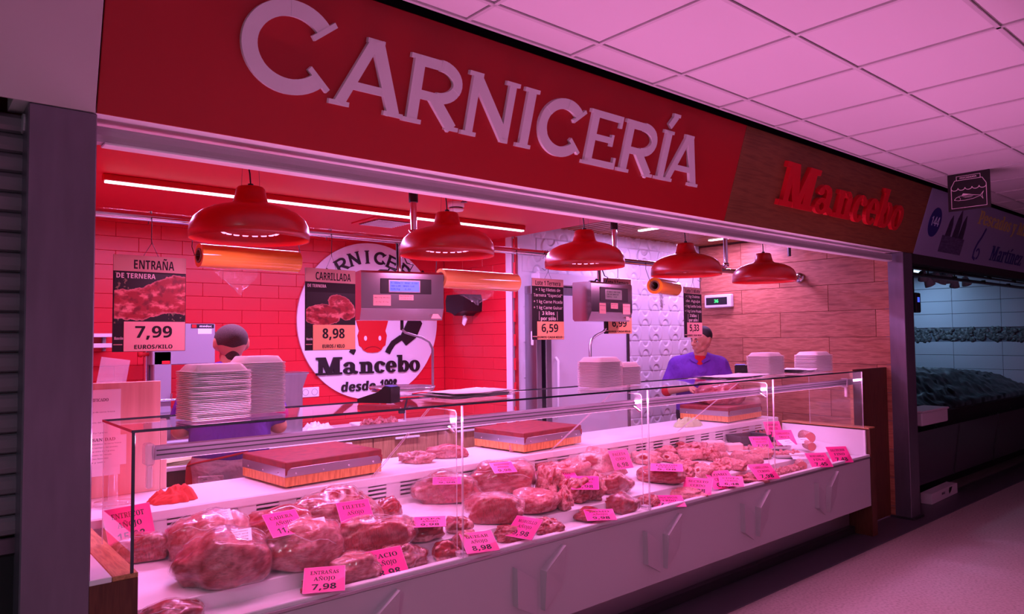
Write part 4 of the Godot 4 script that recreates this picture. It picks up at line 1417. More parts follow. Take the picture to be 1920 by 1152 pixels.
# ---------------------------------------------------------------- round shop sign, hanging posters
func signs() -> void:
	var t := thing("round_sign", "round white shop sign with a red bull's head and black lettering on the red tiles", "sign", Vector3(3.22, 1.79, -3.14))
	var st := S()
	extrude(st, ngon(0, 0, 0.70, 0.695, 96), 0.018)
	part("disc", st, M.signwhite, t)
	var ang := [150, 136, 122, 108, 95, 82, 68.5, 54, 42, 29]
	for i in 10:
		var a := deg_to_rad(ang[i])
		st = S()
		var wd: float = 0.05 if i in [4, 8] else 0.115
		glyph(st, "CARNICERJA"[i], -wd * 0.5, wd * 0.5, -0.058, 0.058, 0.022, 0.014, Transform3D(Basis(Vector3(0, 0, 1), a - PI / 2), Vector3(0.57 * cos(a), 0.57 * sin(a), 0.018)))
		part("letter", st, M.signblack, t)
	mancebo(t, at(-0.535, -0.465, 0.018), 1.03, 0.15, 0.018, M.signblack)
	st = S()
	text(st, "desde", sansb, 0.078, 0.014, at(-0.30, -0.575, 0.018), 0.33, true, 0.12)
	text(st, "1998", sansb, 0.085, 0.014, at(0.08, -0.57, 0.018), 0.17, true, 0.05)
	put("handwritten_lettering", st.commit(), M.signblack, t)
	# bull's head
	st = S()
	var L := [Vector2(0.0, 0.34), Vector2(-0.06, 0.335), Vector2(-0.10, 0.31), Vector2(-0.13, 0.33), Vector2(-0.19, 0.31), Vector2(-0.26, 0.34), Vector2(-0.34, 0.30), Vector2(-0.38, 0.22), Vector2(-0.36, 0.17), Vector2(-0.32, 0.22), Vector2(-0.27, 0.24), Vector2(-0.34, 0.10), Vector2(-0.27, 0.09), Vector2(-0.19, 0.14), Vector2(-0.165, 0.02), Vector2(-0.13, -0.09), Vector2(-0.145, -0.13), Vector2(-0.13, -0.22), Vector2(-0.105, -0.235), Vector2(-0.09, -0.26), Vector2(-0.05, -0.28), Vector2(0.0, -0.284)]
	var pl := PackedVector2Array()
	for p in L:
		pl.append(p)
	for i in range(L.size() - 2, 0, -1):
		pl.append(Vector2(-L[i].x, L[i].y))
	extrude(st, pl, 0.014, at(0, 0, 0.018))
	var head := part("bull_head", st, M.signred, t)
	for s in [-1.0, 1.0]:
		st = S()
		extrude(st, PackedVector2Array([Vector2(0.075 * s, 0.075), Vector2(0.12 * s, 0.10), Vector2(0.15 * s, 0.09), Vector2(0.10 * s, 0.066)]), 0.003, at(0, 0, 0.032))
		part("eye", st, M.signwhite, head)
		st = S()
		extrude(st, ngon(0.072 * s, -0.155, 0.014, 0.022, 14), 0.003, at(0, 0, 0.032))
		part("nostril", st, M.signwhite, head)
	st = S()
	stroke(st, arc(0, -0.30, 0.10, 0.07, 35, 145, 12), 0.006, 0.003, at(0, 0, 0.031))
	part("mouth", st, M.signdarkred, head)
	# crossed cleaver and knife
	st = S()
	extrude(st, PackedVector2Array([Vector2(0.38, 0.02), Vector2(0.50, 0.015), Vector2(0.525, -0.02), Vector2(0.46, -0.15), Vector2(0.35, -0.225), Vector2(0.285, -0.15)]), 0.014, at(0, 0, 0.018))
	stroke(st, [Vector2(0.30, -0.15), Vector2(0.215, -0.20), Vector2(0.17, -0.26), Vector2(0.155, -0.29)], 0.05, 0.014, at(0, 0, 0.018))
	part("cleaver", st, M.signblack, t)
	st = S()
	extrude(st, PackedVector2Array([Vector2(-0.38, 0.02), Vector2(-0.43, 0.0), Vector2(-0.40, -0.10), Vector2(-0.29, -0.18), Vector2(-0.27, -0.15)]), 0.014, at(0, 0, 0.018))
	stroke(st, [Vector2(-0.29, -0.155), Vector2(-0.215, -0.20), Vector2(-0.19, -0.26), Vector2(-0.205, -0.285)], 0.05, 0.014, at(0, 0, 0.018))
	part("knife", st, M.signblack, t)
	photo_poster(Vector3(0.865, 2.008, -0.945), 2.0, "ENTRAÑA", "7,99", "EUROS/KILO", 0, "poster of a raw flank steak priced 7,99, nearest the left pillar")
	photo_poster(Vector3(1.747, 1.998, -0.945), 6.0, "CARRILLADA", "8,98", "EUROS / KILO", 1, "poster of two raw beef cheeks priced 8,98 before the round sign")
	lote_poster(Vector3(3.33, 2.02, -0.945), 1.0, "Lote 1 Ternera", ["+ 1 kg Filetes de", "Ternera \"Especial\"", "+ 1 kg Carne Picada", "+ 1 kg Carne Guisar"], "6,59", M.price_peach, "black offer poster priced 6,59 left of the second scale")
	lote_poster(Vector3(4.08, 2.058, -0.985), -2.0, "Lote 2 Ternera", ["+ 1 kg Filetes", "de Ternera", "+ 1 kg p/ Guisar", "de Ternera"], "6,99", M.price_peach, "black offer poster priced 6,99 half hidden behind the second scale")
	lote_poster(Vector3(4.975, 2.025, -0.955), 7.0, "Lote 3 Mixto", ["+ 1 kg Chuletas", "de Aguja", "+ 1 kg Costilla Cerdo", "+ 1 kg Carne Picada"], "5,33", M.price_pink, "black offer poster priced 5,33 turned aside before the man in purple")

func poster_hook(t: Node3D, top: float) -> void:
	var st := S()
	var y := 2.19 - top
	tube(st, [Vector3(0.0, y - 0.03, -0.045), Vector3(0, y + 0.024, -0.03), Vector3(0, y + 0.024, 0.0), Vector3(0, y - 0.03, 0.008), Vector3(0.0, y - 0.10, 0.004), Vector3(0.004, y - 0.125, 0.0)], 0.0022, 6)
	for s in [-1.0, 1.0]:
		tube(st, [Vector3(0.004, y - 0.12, 0.0), Vector3(0.035 * s, -0.008, 0.0)], 0.0012, 5)
	part("wire_hook", st, M.darksteel, t)

func photo_poster(pos: Vector3, turn: float, title: String, price: String, unit: String, kind: int, label: String) -> void:
	var t := thing("price_poster", label, "poster", pos, turn, "posters on the hanging rail")
	boxpart("board", Vector3(0, -0.215, -0.002), Vector3(0.305, 0.43, 0.004), M.ink, t)
	boxpart("header", Vector3(0, -0.036, 0.0006), Vector3(0.305, 0.072, 0.001), M.poster_head, t)
	textpart("lettering", title, sansb, 0.04, 0.0006, M.ink, t, at(0.015, -0.040, 0.0011), 0.17 if kind == 0 else 0.215)
	textpart("lettering", "DE TERNERA", sansb, 0.022 if kind == 0 else 0.016, 0.0006, M.poster_white, t, at(-0.14, -0.092, 0.0013), 0.16 if kind == 0 else 0.11, true)
	var im := Image.create(192, 144, false, Image.FORMAT_RGB8)
	var n := FastNoiseLite.new()
	n.seed = 3 + kind
	n.frequency = 0.03
	n.fractal_octaves = 4
	var n2 := FastNoiseLite.new()
	n2.seed = 13 + kind
	n2.frequency = 0.014
	n2.domain_warp_enabled = true
	n2.domain_warp_amplitude = 40.0
	for y in 144:
		for x in 192:
			var w := n.get_noise_2d(x, y)
			var u := x / 192.0
			var v := y / 144.0
			var inside := -1.0
			if kind == 0:
				var mid := 0.62 - 0.22 * smoothstep(0.25, 0.85, u)
				inside = 1.0 - absf(v - mid) / (0.28 + 0.12 * u) + 0.12 * w
			else:
				var a := Vector2((u - 0.32) * 1.0 + (v - 0.66) * 0.5, (v - 0.66) * 1.25 - (u - 0.32) * 0.4).length() / 0.42
				var b := Vector2((u - 0.72) * 1.5 - (v - 0.42) * 0.8, (v - 0.42) * 0.9 + (u - 0.72) * 0.5).length() / 0.42
				inside = 1.0 - minf(a, b) + 0.10 * w
			var c := Color(0.07, 0.04, 0.05)
			if inside > 0.0:
				var f := n2.get_noise_2d(x * 1.0, y * 2.2)
				c = Color(0.62, 0.13, 0.17).lerp(Color(0.90, 0.52, 0.52), clampf(f * 2.0 + 0.15, 0.0, 1.0))
				c = c.lerp(Color(0.42, 0.07, 0.10), clampf(w * 1.8, 0.0, 0.8))
				c = c.lerp(Color(0.85, 0.6, 0.6), clampf(1.0 - inside * 9.0, 0.0, 0.6))
			elif kind == 0 and n.get_noise_2d(x * 2.0 + 70, y * 2.0) > 0.28 and (u < 0.2 or (u > 0.75 and v > 0.75)):
				c = Color(0.5, 0.44, 0.34)
			im.set_pixel(x, y, c)
	var m := StandardMaterial3D.new()
	m.resource_name = "meat_print"
	m.albedo_texture = ImageTexture.create_from_image(im)
	m.roughness = 0.5
	var st := S()
	var q := [Vector3(-0.148, -0.125, 0.0012), Vector3(0.150, -0.125, 0.0012), Vector3(0.150, -0.305, 0.0012), Vector3(-0.148, -0.305, 0.0012)]
	var uv := [Vector2(0, 0), Vector2(1, 0), Vector2(1, 1), Vector2(0, 1)]
	if kind == 0:
		q[0].y = -0.078
		q[1].y = -0.078
	for i in [0, 1, 2, 0, 2, 3]:
		st.set_uv(uv[i])
		st.add_vertex(q[i])
	part("printed_photo", st, m, t)
	boxpart("price_card", Vector3(0.021, -0.362, 0.002), Vector3(0.258, 0.132, 0.0015), M.price_pink if kind == 0 else M.price_peach, t)
	textpart("lettering", price, sansb, 0.052, 0.0008, M.ink, t, at(0.015, -0.342, 0.003), 0.155 if kind == 0 else 0.135)
	textpart("lettering", unit, sansb, 0.018, 0.0008, M.ink, t, at(0.015, -0.409, 0.003), 0.16 if kind == 0 else 0.135)
	textpart("lettering", "Mancebo", serifb, 0.012, 0.0006, M.poster_white, t, at(-0.128, -0.37, 0.0013), 0.036)
	boxpart("print_line", Vector3(-0.131, -0.398, 0.0012), Vector3(0.036, 0.004, 0.001), M.poster_head, t)
	poster_hook(t, pos.y)

func lote_poster(pos: Vector3, turn: float, title: String, lines: Array, price: String, card: Material, label: String) -> void:
	var t := thing("offer_poster", label, "poster", pos, turn, "posters on the hanging rail")
	boxpart("board", Vector3(0, -0.205, -0.002), Vector3(0.295, 0.41, 0.004), M.ink, t)
	boxpart("header", Vector3(0, -0.026, 0.0006), Vector3(0.295, 0.052, 0.001), M.poster_head, t)
	textpart("lettering", title, sansb, 0.03, 0.0006, M.ink, t, at(0, -0.03, 0.0011), 0.235)
	var ys := [-0.075, -0.112, -0.155, -0.195]
	for i in 4:
		textpart("lettering", lines[i], sans, 0.02, 0.0006, M.poster_white, t, at(0, ys[i], 0.0006), 0.27 if lines[i].length() > 17 else 0.23)
	textpart("lettering", "3 kilos", sansb, 0.024, 0.0006, M.poster_white, t, at(0, -0.232, 0.0006), 0.115)
	textpart("lettering", "por sólo", sansb, 0.024, 0.0006, M.poster_white, t, at(0, -0.268, 0.0006), 0.14)
	for s in [-1.0, 1.0]:
		boxpart("print_line", Vector3(0.085 * s, -0.25, 0.0008), Vector3(0.003, 0.06, 0.0008), M.poster_white, t)
	boxpart("price_card", Vector3(0.021, -0.342, 0.0014), Vector3(0.252, 0.108, 0.0012), card, t)
	textpart("lettering", price, sansb, 0.054, 0.0008, M.ink, t, at(0.012, -0.332, 0.0022), 0.155)
	boxpart("footer", Vector3(0.021, -0.400, 0.0014), Vector3(0.252, 0.018, 0.0012), card, t)
	textpart("lettering", "EUROS CADA KILO", sansb, 0.014, 0.0008, M.ink, t, at(0.012, -0.394, 0.0022), 0.23)
	boxpart("print_line", Vector3(-0.124, -0.388, 0.0008), Vector3(0.044, 0.006, 0.0008), M.poster_head, t)
	poster_hook(t, pos.y)

# ---------------------------------------------------------------- things on the glass, on the ledge, hung over it
func tray_mesh(kind := 0) -> ArrayMesh:
	# foam tray lying upside down: rim below, sloping sides, flat bottom on top; nests by 7 mm
	var st := S()
	var ring := func(hx: float, hz: float, y: float, r: float) -> Array:
		var a := []
		for c in 4:
			var cx: float = [1, -1, -1, 1][c] * (hx - r)
			var cz: float = [1, 1, -1, -1][c] * (hz - r)
			for k in 4:
				var t := PI / 2 * (c + k / 3.0)
				a.append(Vector3(cx + r * cos(t), y, cz + r * sin(t)))
		return a
	var hx := 0.112
	var hz := 0.09
	var rr := [ring.call(hx - 0.008, hz - 0.008, 0.002, 0.022), ring.call(hx, hz, 0.0, 0.028), ring.call(hx, hz, 0.003, 0.028), ring.call(hx - 0.010, hz - 0.010, 0.0045, 0.024), ring.call(hx - 0.026, hz - 0.026, 0.026, 0.02), ring.call(hx - 0.030, hz - 0.030, 0.028, 0.018)]
	for i in rr.size() - 1:
		st.set_smooth_group(1 if i < 3 else 2)
		for k in 16:
			var k2 := (k + 1) % 16
			quad(st, rr[i][k], rr[i + 1][k], rr[i + 1][k2], rr[i][k2])
	st.set_smooth_group(-1)
	var top: Array = rr[5]
	for k in range(1, 15):
		for v in [top[0], top[k + 1], top[k]]:
			st.add_vertex(v)
	return fin(st)

func tray_stack(at_: Vector3, n: int, turn: float, pitch: float, label: String, sc := Vector3.ONE) -> void:
	var m := tray_mesh()
	for k in n:
		var o := put("foam_tray", m, M.foam, self, at_ + Vector3(rng.randf_range(-0.0015, 0.0015), pitch * k, rng.randf_range(-0.0015, 0.0015)))
		o.rotation_degrees.y = turn + rng.randf_range(-0.6, 0.6)
		o.scale = sc
		var w: Array = ["topmost", "second", "third", "fourth", "fifth", "sixth", "seventh", "eighth", "ninth", "tenth"]
		var c := n - 1 - k
		var num := "%d%s" % [c + 1, "th" if (c + 1) % 10 > 3 or (c + 1) % 10 == 0 or c + 1 in [11, 12, 13] else ["st", "nd", "rd"][(c + 1) % 10 - 1]]
		var which: String = "topmost" if c == 0 else "bottom" if k == 0 else num
		tag(o, which + (" foam tray" if c == 0 or k == 0 else " foam tray from the top") + label, "tray", "foam trays" + label)

func sheet(st: SurfaceTool, w: float, d: float, y: float, curl: float, xf: Transform3D, sd: float) -> void:
	st.set_smooth_group(5)
	var g := []
	for j in 7:
		var row := []
		for i in 11:
			var u := i / 10.0 - 0.5
			var v := j / 6.0 - 0.5
			row.append(xf * Vector3(u * w, y + curl * (pow(absf(u) * 2.0, 3.0)) + 0.003 * nz.get_noise_2d(u * 4.0 + sd, v * 4.0), v * d))
		g.append(row)
	for j in 6:
		for i in 10:
			quad(st, g[j][i], g[j][i + 1], g[j + 1][i + 1], g[j + 1][i])

func paper_pile(at_: Vector3, n: int, w: float, d: float, turn: float, label: String) -> void:
	for k in n:
		var st := S()
		sheet(st, w * rng.randf_range(0.9, 1.0), d, 0.0, rng.randf_range(0.0, 0.010) * k / n, Transform3D(Basis(), Vector3.ZERO), k * 3.7)
		var o := part("wrapping_paper", st, M.paper, self)
		o.name = numbered("wrapping_paper")
		o.position = at_ + Vector3(rng.randf_range(-0.01, 0.01), 0.003 + 0.0045 * k, rng.randf_range(-0.006, 0.006))
		o.rotation_degrees.y = turn + rng.randf_range(-4, 4)
		tag(o, label + (", the top one" if k == n - 1 else ", the bottom one" if k == 0 else ", %s from the top" % ["", "second", "third", "fourth", "fifth", "sixth"][n - 1 - k]), "paper", label)

func cutting_board(at_: Vector3, w: float, d: float, turn: float, label: String) -> void:
	var t := thing("cutting_board", label, "cutting board", at_, turn, "butcher's blocks on the ledge")
	boxpart("wood_block", Vector3(0, 0.035, 0), Vector3(w, 0.05, d), M.boardwood, t, 0.003)
	boxpart("steel_band", Vector3(0, 0.078, 0), Vector3(w + 0.004, 0.044, d + 0.004), M.bandsteel, t, 0.002)
	boxpart("red_slab", Vector3(0, 0.113, 0), Vector3(w + 0.002, 0.034, d + 0.002), M.boardred, t, 0.004)
	for sx in [-1.0, 1.0]:
		var st := S()
		extrude(st, PackedVector2Array([Vector2(-0.03, 0.101), Vector2(0.0, 0.101), Vector2(0.0, 0.066), Vector2(-0.008, 0.068), Vector2(-0.012, 0.088)]) if sx > 0 else PackedVector2Array([Vector2(0.03, 0.101), Vector2(0.0, 0.101), Vector2(0.0, 0.066), Vector2(0.008, 0.068), Vector2(0.012, 0.088)]), 0.003, at(sx * (w * 0.5 + 0.002), 0, d * 0.5 + 0.001))
		part("corner_lug", st, M.boardred, t)
		for sz in [-1.0, 1.0]:
			boxpart("leg", Vector3(sx * (w * 0.5 - 0.04), 0.005, sz * (d * 0.5 - 0.04)), Vector3(0.02, 0.012, 0.02), M.black, t)
	for k in 4:
		var st := S()
		lathe(st, [[0.0, 0.002], [0.004, 0.0015], [0.005, 0.0]], 8, Transform3D(Basis(Vector3(1, 0, 0), PI / 2), Vector3(-w * 0.4 + w * 0.267 * k, 0.07, d * 0.5 + 0.002)))
		part("screw", st, M.chrome, t)
	for k in 3:
		var st := S()
		lathe(st, [[0.0, 0.002], [0.004, 0.0015], [0.005, 0.0]], 8, Transform3D(Basis(Vector3(0, 0, 1), PI / 2), Vector3(-w * 0.5 - 0.002, 0.07, -d * 0.35 + d * 0.35 * k)))
		part("screw", st, M.chrome, t)

func cloth_heap(called: String, at_: Vector3, rx: float, rz: float, h: float, m: Material, label: String, sd: int) -> void:
	var t := thing(called, label, "cloth", at_)
	var st := S()
	st.set_smooth_group(6)
	var n := FastNoiseLite.new()
	n.seed = sd
	n.frequency = 9.0
	n.fractal_octaves = 3
	n.domain_warp_enabled = true
	n.domain_warp_amplitude = 0.06
	n.domain_warp_frequency = 8.0
	var g := []
	for j in 25:
		var row := []
		for i in 49:
			var a := TAU * i / 48.0
			var r := j / 24.0
			var e := 1.0 + 0.30 * n.get_noise_2d(cos(a) * 0.3, sin(a) * 0.3 + 5.0)
			var x := cos(a) * r * rx * e
			var z := sin(a) * r * rz * e
			var ridge := absf(n.get_noise_2d(x * 1.4, z * 1.4))
			var y := h * 0.75 * pow(maxf(0.0, 1.0 - r * r), 0.7) * (0.8 + 0.5 * n.get_noise_2d(x * 0.5 + 3.0, z * 0.5)) + h * 0.6 * ridge * (1.0 - r * r * r)
			row.append(Vector3(x, maxf(y, 0.001) + 0.004 * (1.0 - r), z))
		g.append(row)
	for j in 24:
		for i in 48:
			quad(st, g[j][i], g[j][i + 1], g[j + 1][i + 1], g[j + 1][i])
	part("folds", st, m, t)

func hang_scale(at_: Vector3, turn: float, lcd: Material, side: float, label: String, kind: int) -> void:
	# box with display, arm and round pan; the origin is the middle of the top of the box
	var t := thing("hanging_scale", label, "scale", at_, turn, "hanging scales over the worktop")
	var st := S()
	tube(st, [Vector3(0, 0.0, -0.05), Vector3(0, 0.19, -0.05)], 0.014, 12)
	part("hanger", st, M.chrome, t)
	st = S()
	tube(st, [Vector3(-0.08, 0.0, -0.04), Vector3(-0.06, 0.03, -0.03), Vector3(-0.02, 0.02, -0.03), Vector3(-0.015, 0.09, -0.04), Vector3(-0.016, 0.18, -0.04)], 0.006, 6)
	tube(st, [Vector3(0.05, 0.0, -0.04), Vector3(0.08, 0.05, -0.03), Vector3(0.04, 0.06, -0.03), Vector3(0.016, 0.12, -0.04)], 0.004, 6)
	box(st, Vector3(-0.1, 0.008, -0.04), Vector3(0.05, 0.02, 0.03), Basis(), 0.004)
	part("cable", st, M.black, t)
	# body: profile in z, y run along x, chamfered lower front
	st = S()
	extrude(st, PackedVector2Array([Vector2(-0.16, 0.0), Vector2(-0.01, 0.0), Vector2(0.0, -0.012), Vector2(0.0, -0.21), Vector2(-0.03, -0.275), Vector2(-0.15, -0.275), Vector2(-0.165, -0.26), Vector2(-0.165, -0.015)]), 0.45, Transform3D(Basis(Vector3(0, 0, 1), Vector3(0, 1, 0), Vector3(-1, 0, 0)), Vector3(0.225, 0, 0.08)))
	part("case", st, M.steelpolish, t)
	var p := boxpart("display_panel", Vector3(0.0 if kind == 0 else 0.0, -0.085, 0.081), Vector3(0.30 if kind == 0 else 0.34, 0.085 if kind == 0 else 0.10, 0.004), M.black, t, 0.002)
	boxpart("screen_frame", Vector3(-0.01, 0, 0.002), Vector3(0.185 if kind == 0 else 0.20, 0.070, 0.003), M.alu, p, 0.001)
	var sc := boxpart("screen", Vector3(-0.01, 0, 0.0038), Vector3(0.172 if kind == 0 else 0.18, 0.058, 0.001), lcd, p)
	st = S()
	for k in 3:
		text(st, ["P. VENTA 1  PESO  0,000", "TARA 0,000  IMPORTE 0,00", "EUR/kg   0,00"][k], mono, 0.008, 0.0004, at(-0.08, 0.018 - 0.017 * k, 0.0006), 0.155 - 0.02 * k, true)
	put("lettering", st.commit(), M.lcdink, sc)
	for e in [[-0.14, -0.165, 0.10, 0.06], [0.0, -0.148, 0.085, 0.03]] if kind == 0 else [[-0.14, -0.185, 0.075, 0.075], [0.0, -0.165, 0.085, 0.04], [0.15, -0.185, 0.09, 0.075]]:
		var c := boxpart("sticker", Vector3(e[0], e[1], 0.0812), Vector3(e[2], e[3], 0.001), M.price_pink, t)
		st = S()
		text(st, "Max 15 kg  Min 40 g", sans, 0.005, 0.0003, at(0, e[3] * 0.25, 0.0005), e[2] * 0.85)
		text(st, "e = 2 g   d = 2 g", sans, 0.005, 0.0003, at(0, -e[3] * 0.15, 0.0005), e[2] * 0.7)
		put("lettering", st.commit(), M.ink, c)
	st = S()
	var bx := Basis(Vector3(1, 0, 0), -0.43)
	extrude(st, PackedVector2Array([Vector2(-0.032, -0.025), Vector2(0.032, -0.025), Vector2(0.0, 0.03)]), 0.001, Transform3D(bx, Vector3(0.18, -0.243, 0.067)))
	var tri := part("sticker", st, M.price_pink, t)
	st = S()
	text(st, "MAX", sansb, 0.012, 0.0006, Transform3D(bx, Vector3(0.18, -0.250, 0.065)))
	put("lettering", st.commit(), M.ink, tri)
	boxpart("side_slot", Vector3(-0.2255, -0.13, 0.03), Vector3(0.002, 0.12, 0.016), M.black, t)
	# arm and pan
	st = S()
	tube(st, [Vector3(0, -0.275, 0), Vector3(0, -0.33, 0)], 0.010, 10)
	part("swivel", st, M.black, t)
	st = S()
	var s := side
	tube(st, [Vector3(0, -0.325, 0), Vector3(0.02 * s, -0.345, 0), Vector3(0.12 * s, -0.375, 0), Vector3(0.165 * s, -0.40, 0), Vector3(0.185 * s, -0.44, 0), Vector3(0.185 * s, -0.66, 0), Vector3(0.175 * s, -0.69, 0), Vector3(0.15 * s, -0.705, 0), Vector3(-0.07 * s, -0.705, 0)], 0.012, 10, true, 0.6)
	part("arm", st, M.steel, t)
	st = S()
	lathe(st, [[0.0, -0.665], [0.17, -0.66], [0.186, -0.652], [0.19, -0.652], [0.178, -0.676], [0.06, -0.69], [0.06, -0.70], [0.0, -0.70]], 48, at(0.0, 0, 0))
	part("pan", st, M.steelpolish, t)

func worktop_things() -> void:
	# stacks of foam trays on the glass top
	tray_stack(Vector3(0.905, 1.337, -0.20), 27, 6.0, 0.0066, " of the front stack near the left pillar")
	tray_stack(Vector3(1.10, 1.337, -0.29), 32, 4.0, 0.0063, " of the tall stack behind, near the left pillar", Vector3(0.84, 1, 0.86))
	tray_stack(Vector3(3.10, 1.337, -0.27), 20, 2.0, 0.0075, " of the taller stack before the white door", Vector3(1.0, 1, 1))
	tray_stack(Vector3(3.35, 1.337, -0.31), 15, 3.0, 0.0075, " of the lower stack before the white door", Vector3(0.85, 1, 0.8))
	tray_stack(Vector3(4.93, 1.337, -0.29), 21, 4.0, 0.0066, " of the stack beside the card reader", Vector3(1.12, 1, 1.1))
	tray_stack(Vector3(5.60, 1.337, -0.26), 20, 0.0, 0.0066, " of the stack at the right glass end", Vector3(1.2, 1, 1.15))
	paper_pile(Vector3(2.16, 1.337, -0.29), 6, 0.42, 0.26, 4.0, "white wrapping paper sheet piled right of the first scale")
	paper_pile(Vector3(4.28, 1.337, -0.16), 4, 0.60, 0.24, 2.0, "white wrapping paper sheet lying before the card reader")
	paper_pile(Vector3(5.27, 1.337, -0.24), 5, 0.30, 0.24, 8.0, "white wrapping paper sheet between the two right-hand tray stacks")
	# card readers
	card_reader(Vector3(1.66, 1.337, -0.30), 30.0, "black card reader with a blue screen standing before the round sign")
	card_reader(Vector3(4.66, 1.342, -0.33), -60.0, "black card reader lying on the paper before the man in purple")
	# butcher's blocks
	cutting_board(Vector3(1.70, 0.901, -1.06), 0.56, 0.46, 5.0, "red-topped butcher's block nearest the left butcher")
	cutting_board(Vector3(3.24, 0.901, -1.06), 0.56, 0.46, 5.0, "red-topped butcher's block in the middle of the ledge")
	cutting_board(Vector3(5.50, 0.901, -1.06), 0.58, 0.46, 4.0, "red-topped butcher's block under the meat at the right end")
	cloth_heap("red_cloth", Vector3(0.965, 0.901, -0.93), 0.105, 0.075, 0.085, M.redcloth, "crumpled red cloth on the left end of the ledge", 4)
	cloth_heap("green_cloth", Vector3(4.87, 0.901, -0.95), 0.15, 0.08, 0.085, M.greencloth, "crumpled green cloth beside the right butcher's block", 9)
	hang_scale(Vector3(2.20, 2.005, -0.97), -14.0, M.bluelcd, 1.0, "hanging steel scale with a lit blue screen before the round sign", 0)
	hang_scale(Vector3(3.88, 2.01, -0.93), 6.0, M.greenlcd, -1.0, "hanging steel scale with a grey-green screen before the cold-room door", 1)
	# acrylic dish with a tube beside the left pillar
	var t := thing("acrylic_holder", "clear acrylic tube on a round foot behind the left glass corner", "holder", Vector3(0.74, 0.901, -1.02))
	var st := S()
	lathe(st, [[0.0, 0.0], [0.075, 0.0], [0.075, 0.016], [0.02, 0.02], [0.019, 0.135], [0.0, 0.135]], 32)
	part("foot_and_tube", st, M.acrylictint, t)
	# notice board with papers
	t = thing("notice_board", "light wood board with pinned white papers behind the left pillar", "board", Vector3(0.665, 0.901, -1.235))
	boxpart("board", Vector3(0.06, 0.265, 0), Vector3(0.52, 0.53, 0.02), M.noticewood, t, 0.002)
	boxpart("side_post", Vector3(0.34, 0.17, -0.02), Vector3(0.03, 0.34, 0.03), M.noticewood, t, 0.002)
	for e in [[0.04, 0.30, 0.21, 0.40, 0.012, "CERTIFICADO"], [-0.06, 0.17, 0.16, 0.33, 0.014, "AVISO"], [0.075, 0.215, 0.19, 0.14, 0.016, "SANIDAD"]]:
		var p := boxpart("pinned_paper", Vector3(e[0], e[1] , e[4]), Vector3(e[2], e[3], 0.001), M.paper, t)
		st = S()
		text(st, e[5], serifb, 0.014, 0.0004, at(0, e[3] * 0.38, 0.0005), e[2] * 0.5)
		for k in 6:
			text(st, ["venta al publico de carne fresca", "registro sanitario del puesto", "conservar entre 0 y 7 grados", "puesto numero 143 mercado", "inspeccion favorable", "firma y sello"][k], sans, 0.006, 0.0003, at(-e[2] * 0.42, e[3] * (0.24 - 0.12 * k), 0.0005), e[2] * (0.8 - 0.07 * k), true)
		put("lettering", st.commit(), M.inkgrey, p)

func card_reader(at_: Vector3, turn: float, label: String) -> void:
	var t := thing("card_reader", label, "card reader", at_, turn)
	var st := S()
	extrude(st, PackedVector2Array([Vector2(-0.085, 0.0), Vector2(0.085, 0.0), Vector2(0.085, 0.018), Vector2(-0.02, 0.05), Vector2(-0.05, 0.075), Vector2(-0.085, 0.07)]), 0.078, Transform3D(Basis(Vector3(0, 0, -1), Vector3(0, 1, 0), Vector3(1, 0, 0)), Vector3(-0.039, 0, 0)))
	part("case", st, M.black, t)
	st = S()
	var b := Basis(Vector3(1, 0, 0), -0.2)
	box(st, Vector3(0, 0.075, 0.066), Vector3(0.066, 0.003, 0.035), Basis(Vector3(1, 0, 0), 0.15), 0.001)
	part("screen", st, M.blueprint, t)
	for r in 4:
		for c in 3:
			st = S()
			box(st, Vector3(-0.02 + 0.02 * c, 0.043 - 0.0062 * r, 0.005 - 0.02 * r), Vector3(0.014, 0.006, 0.012), Basis(Vector3(1, 0, 0), -0.3), 0.001)
			part("key", st, M.greyplastic, t)

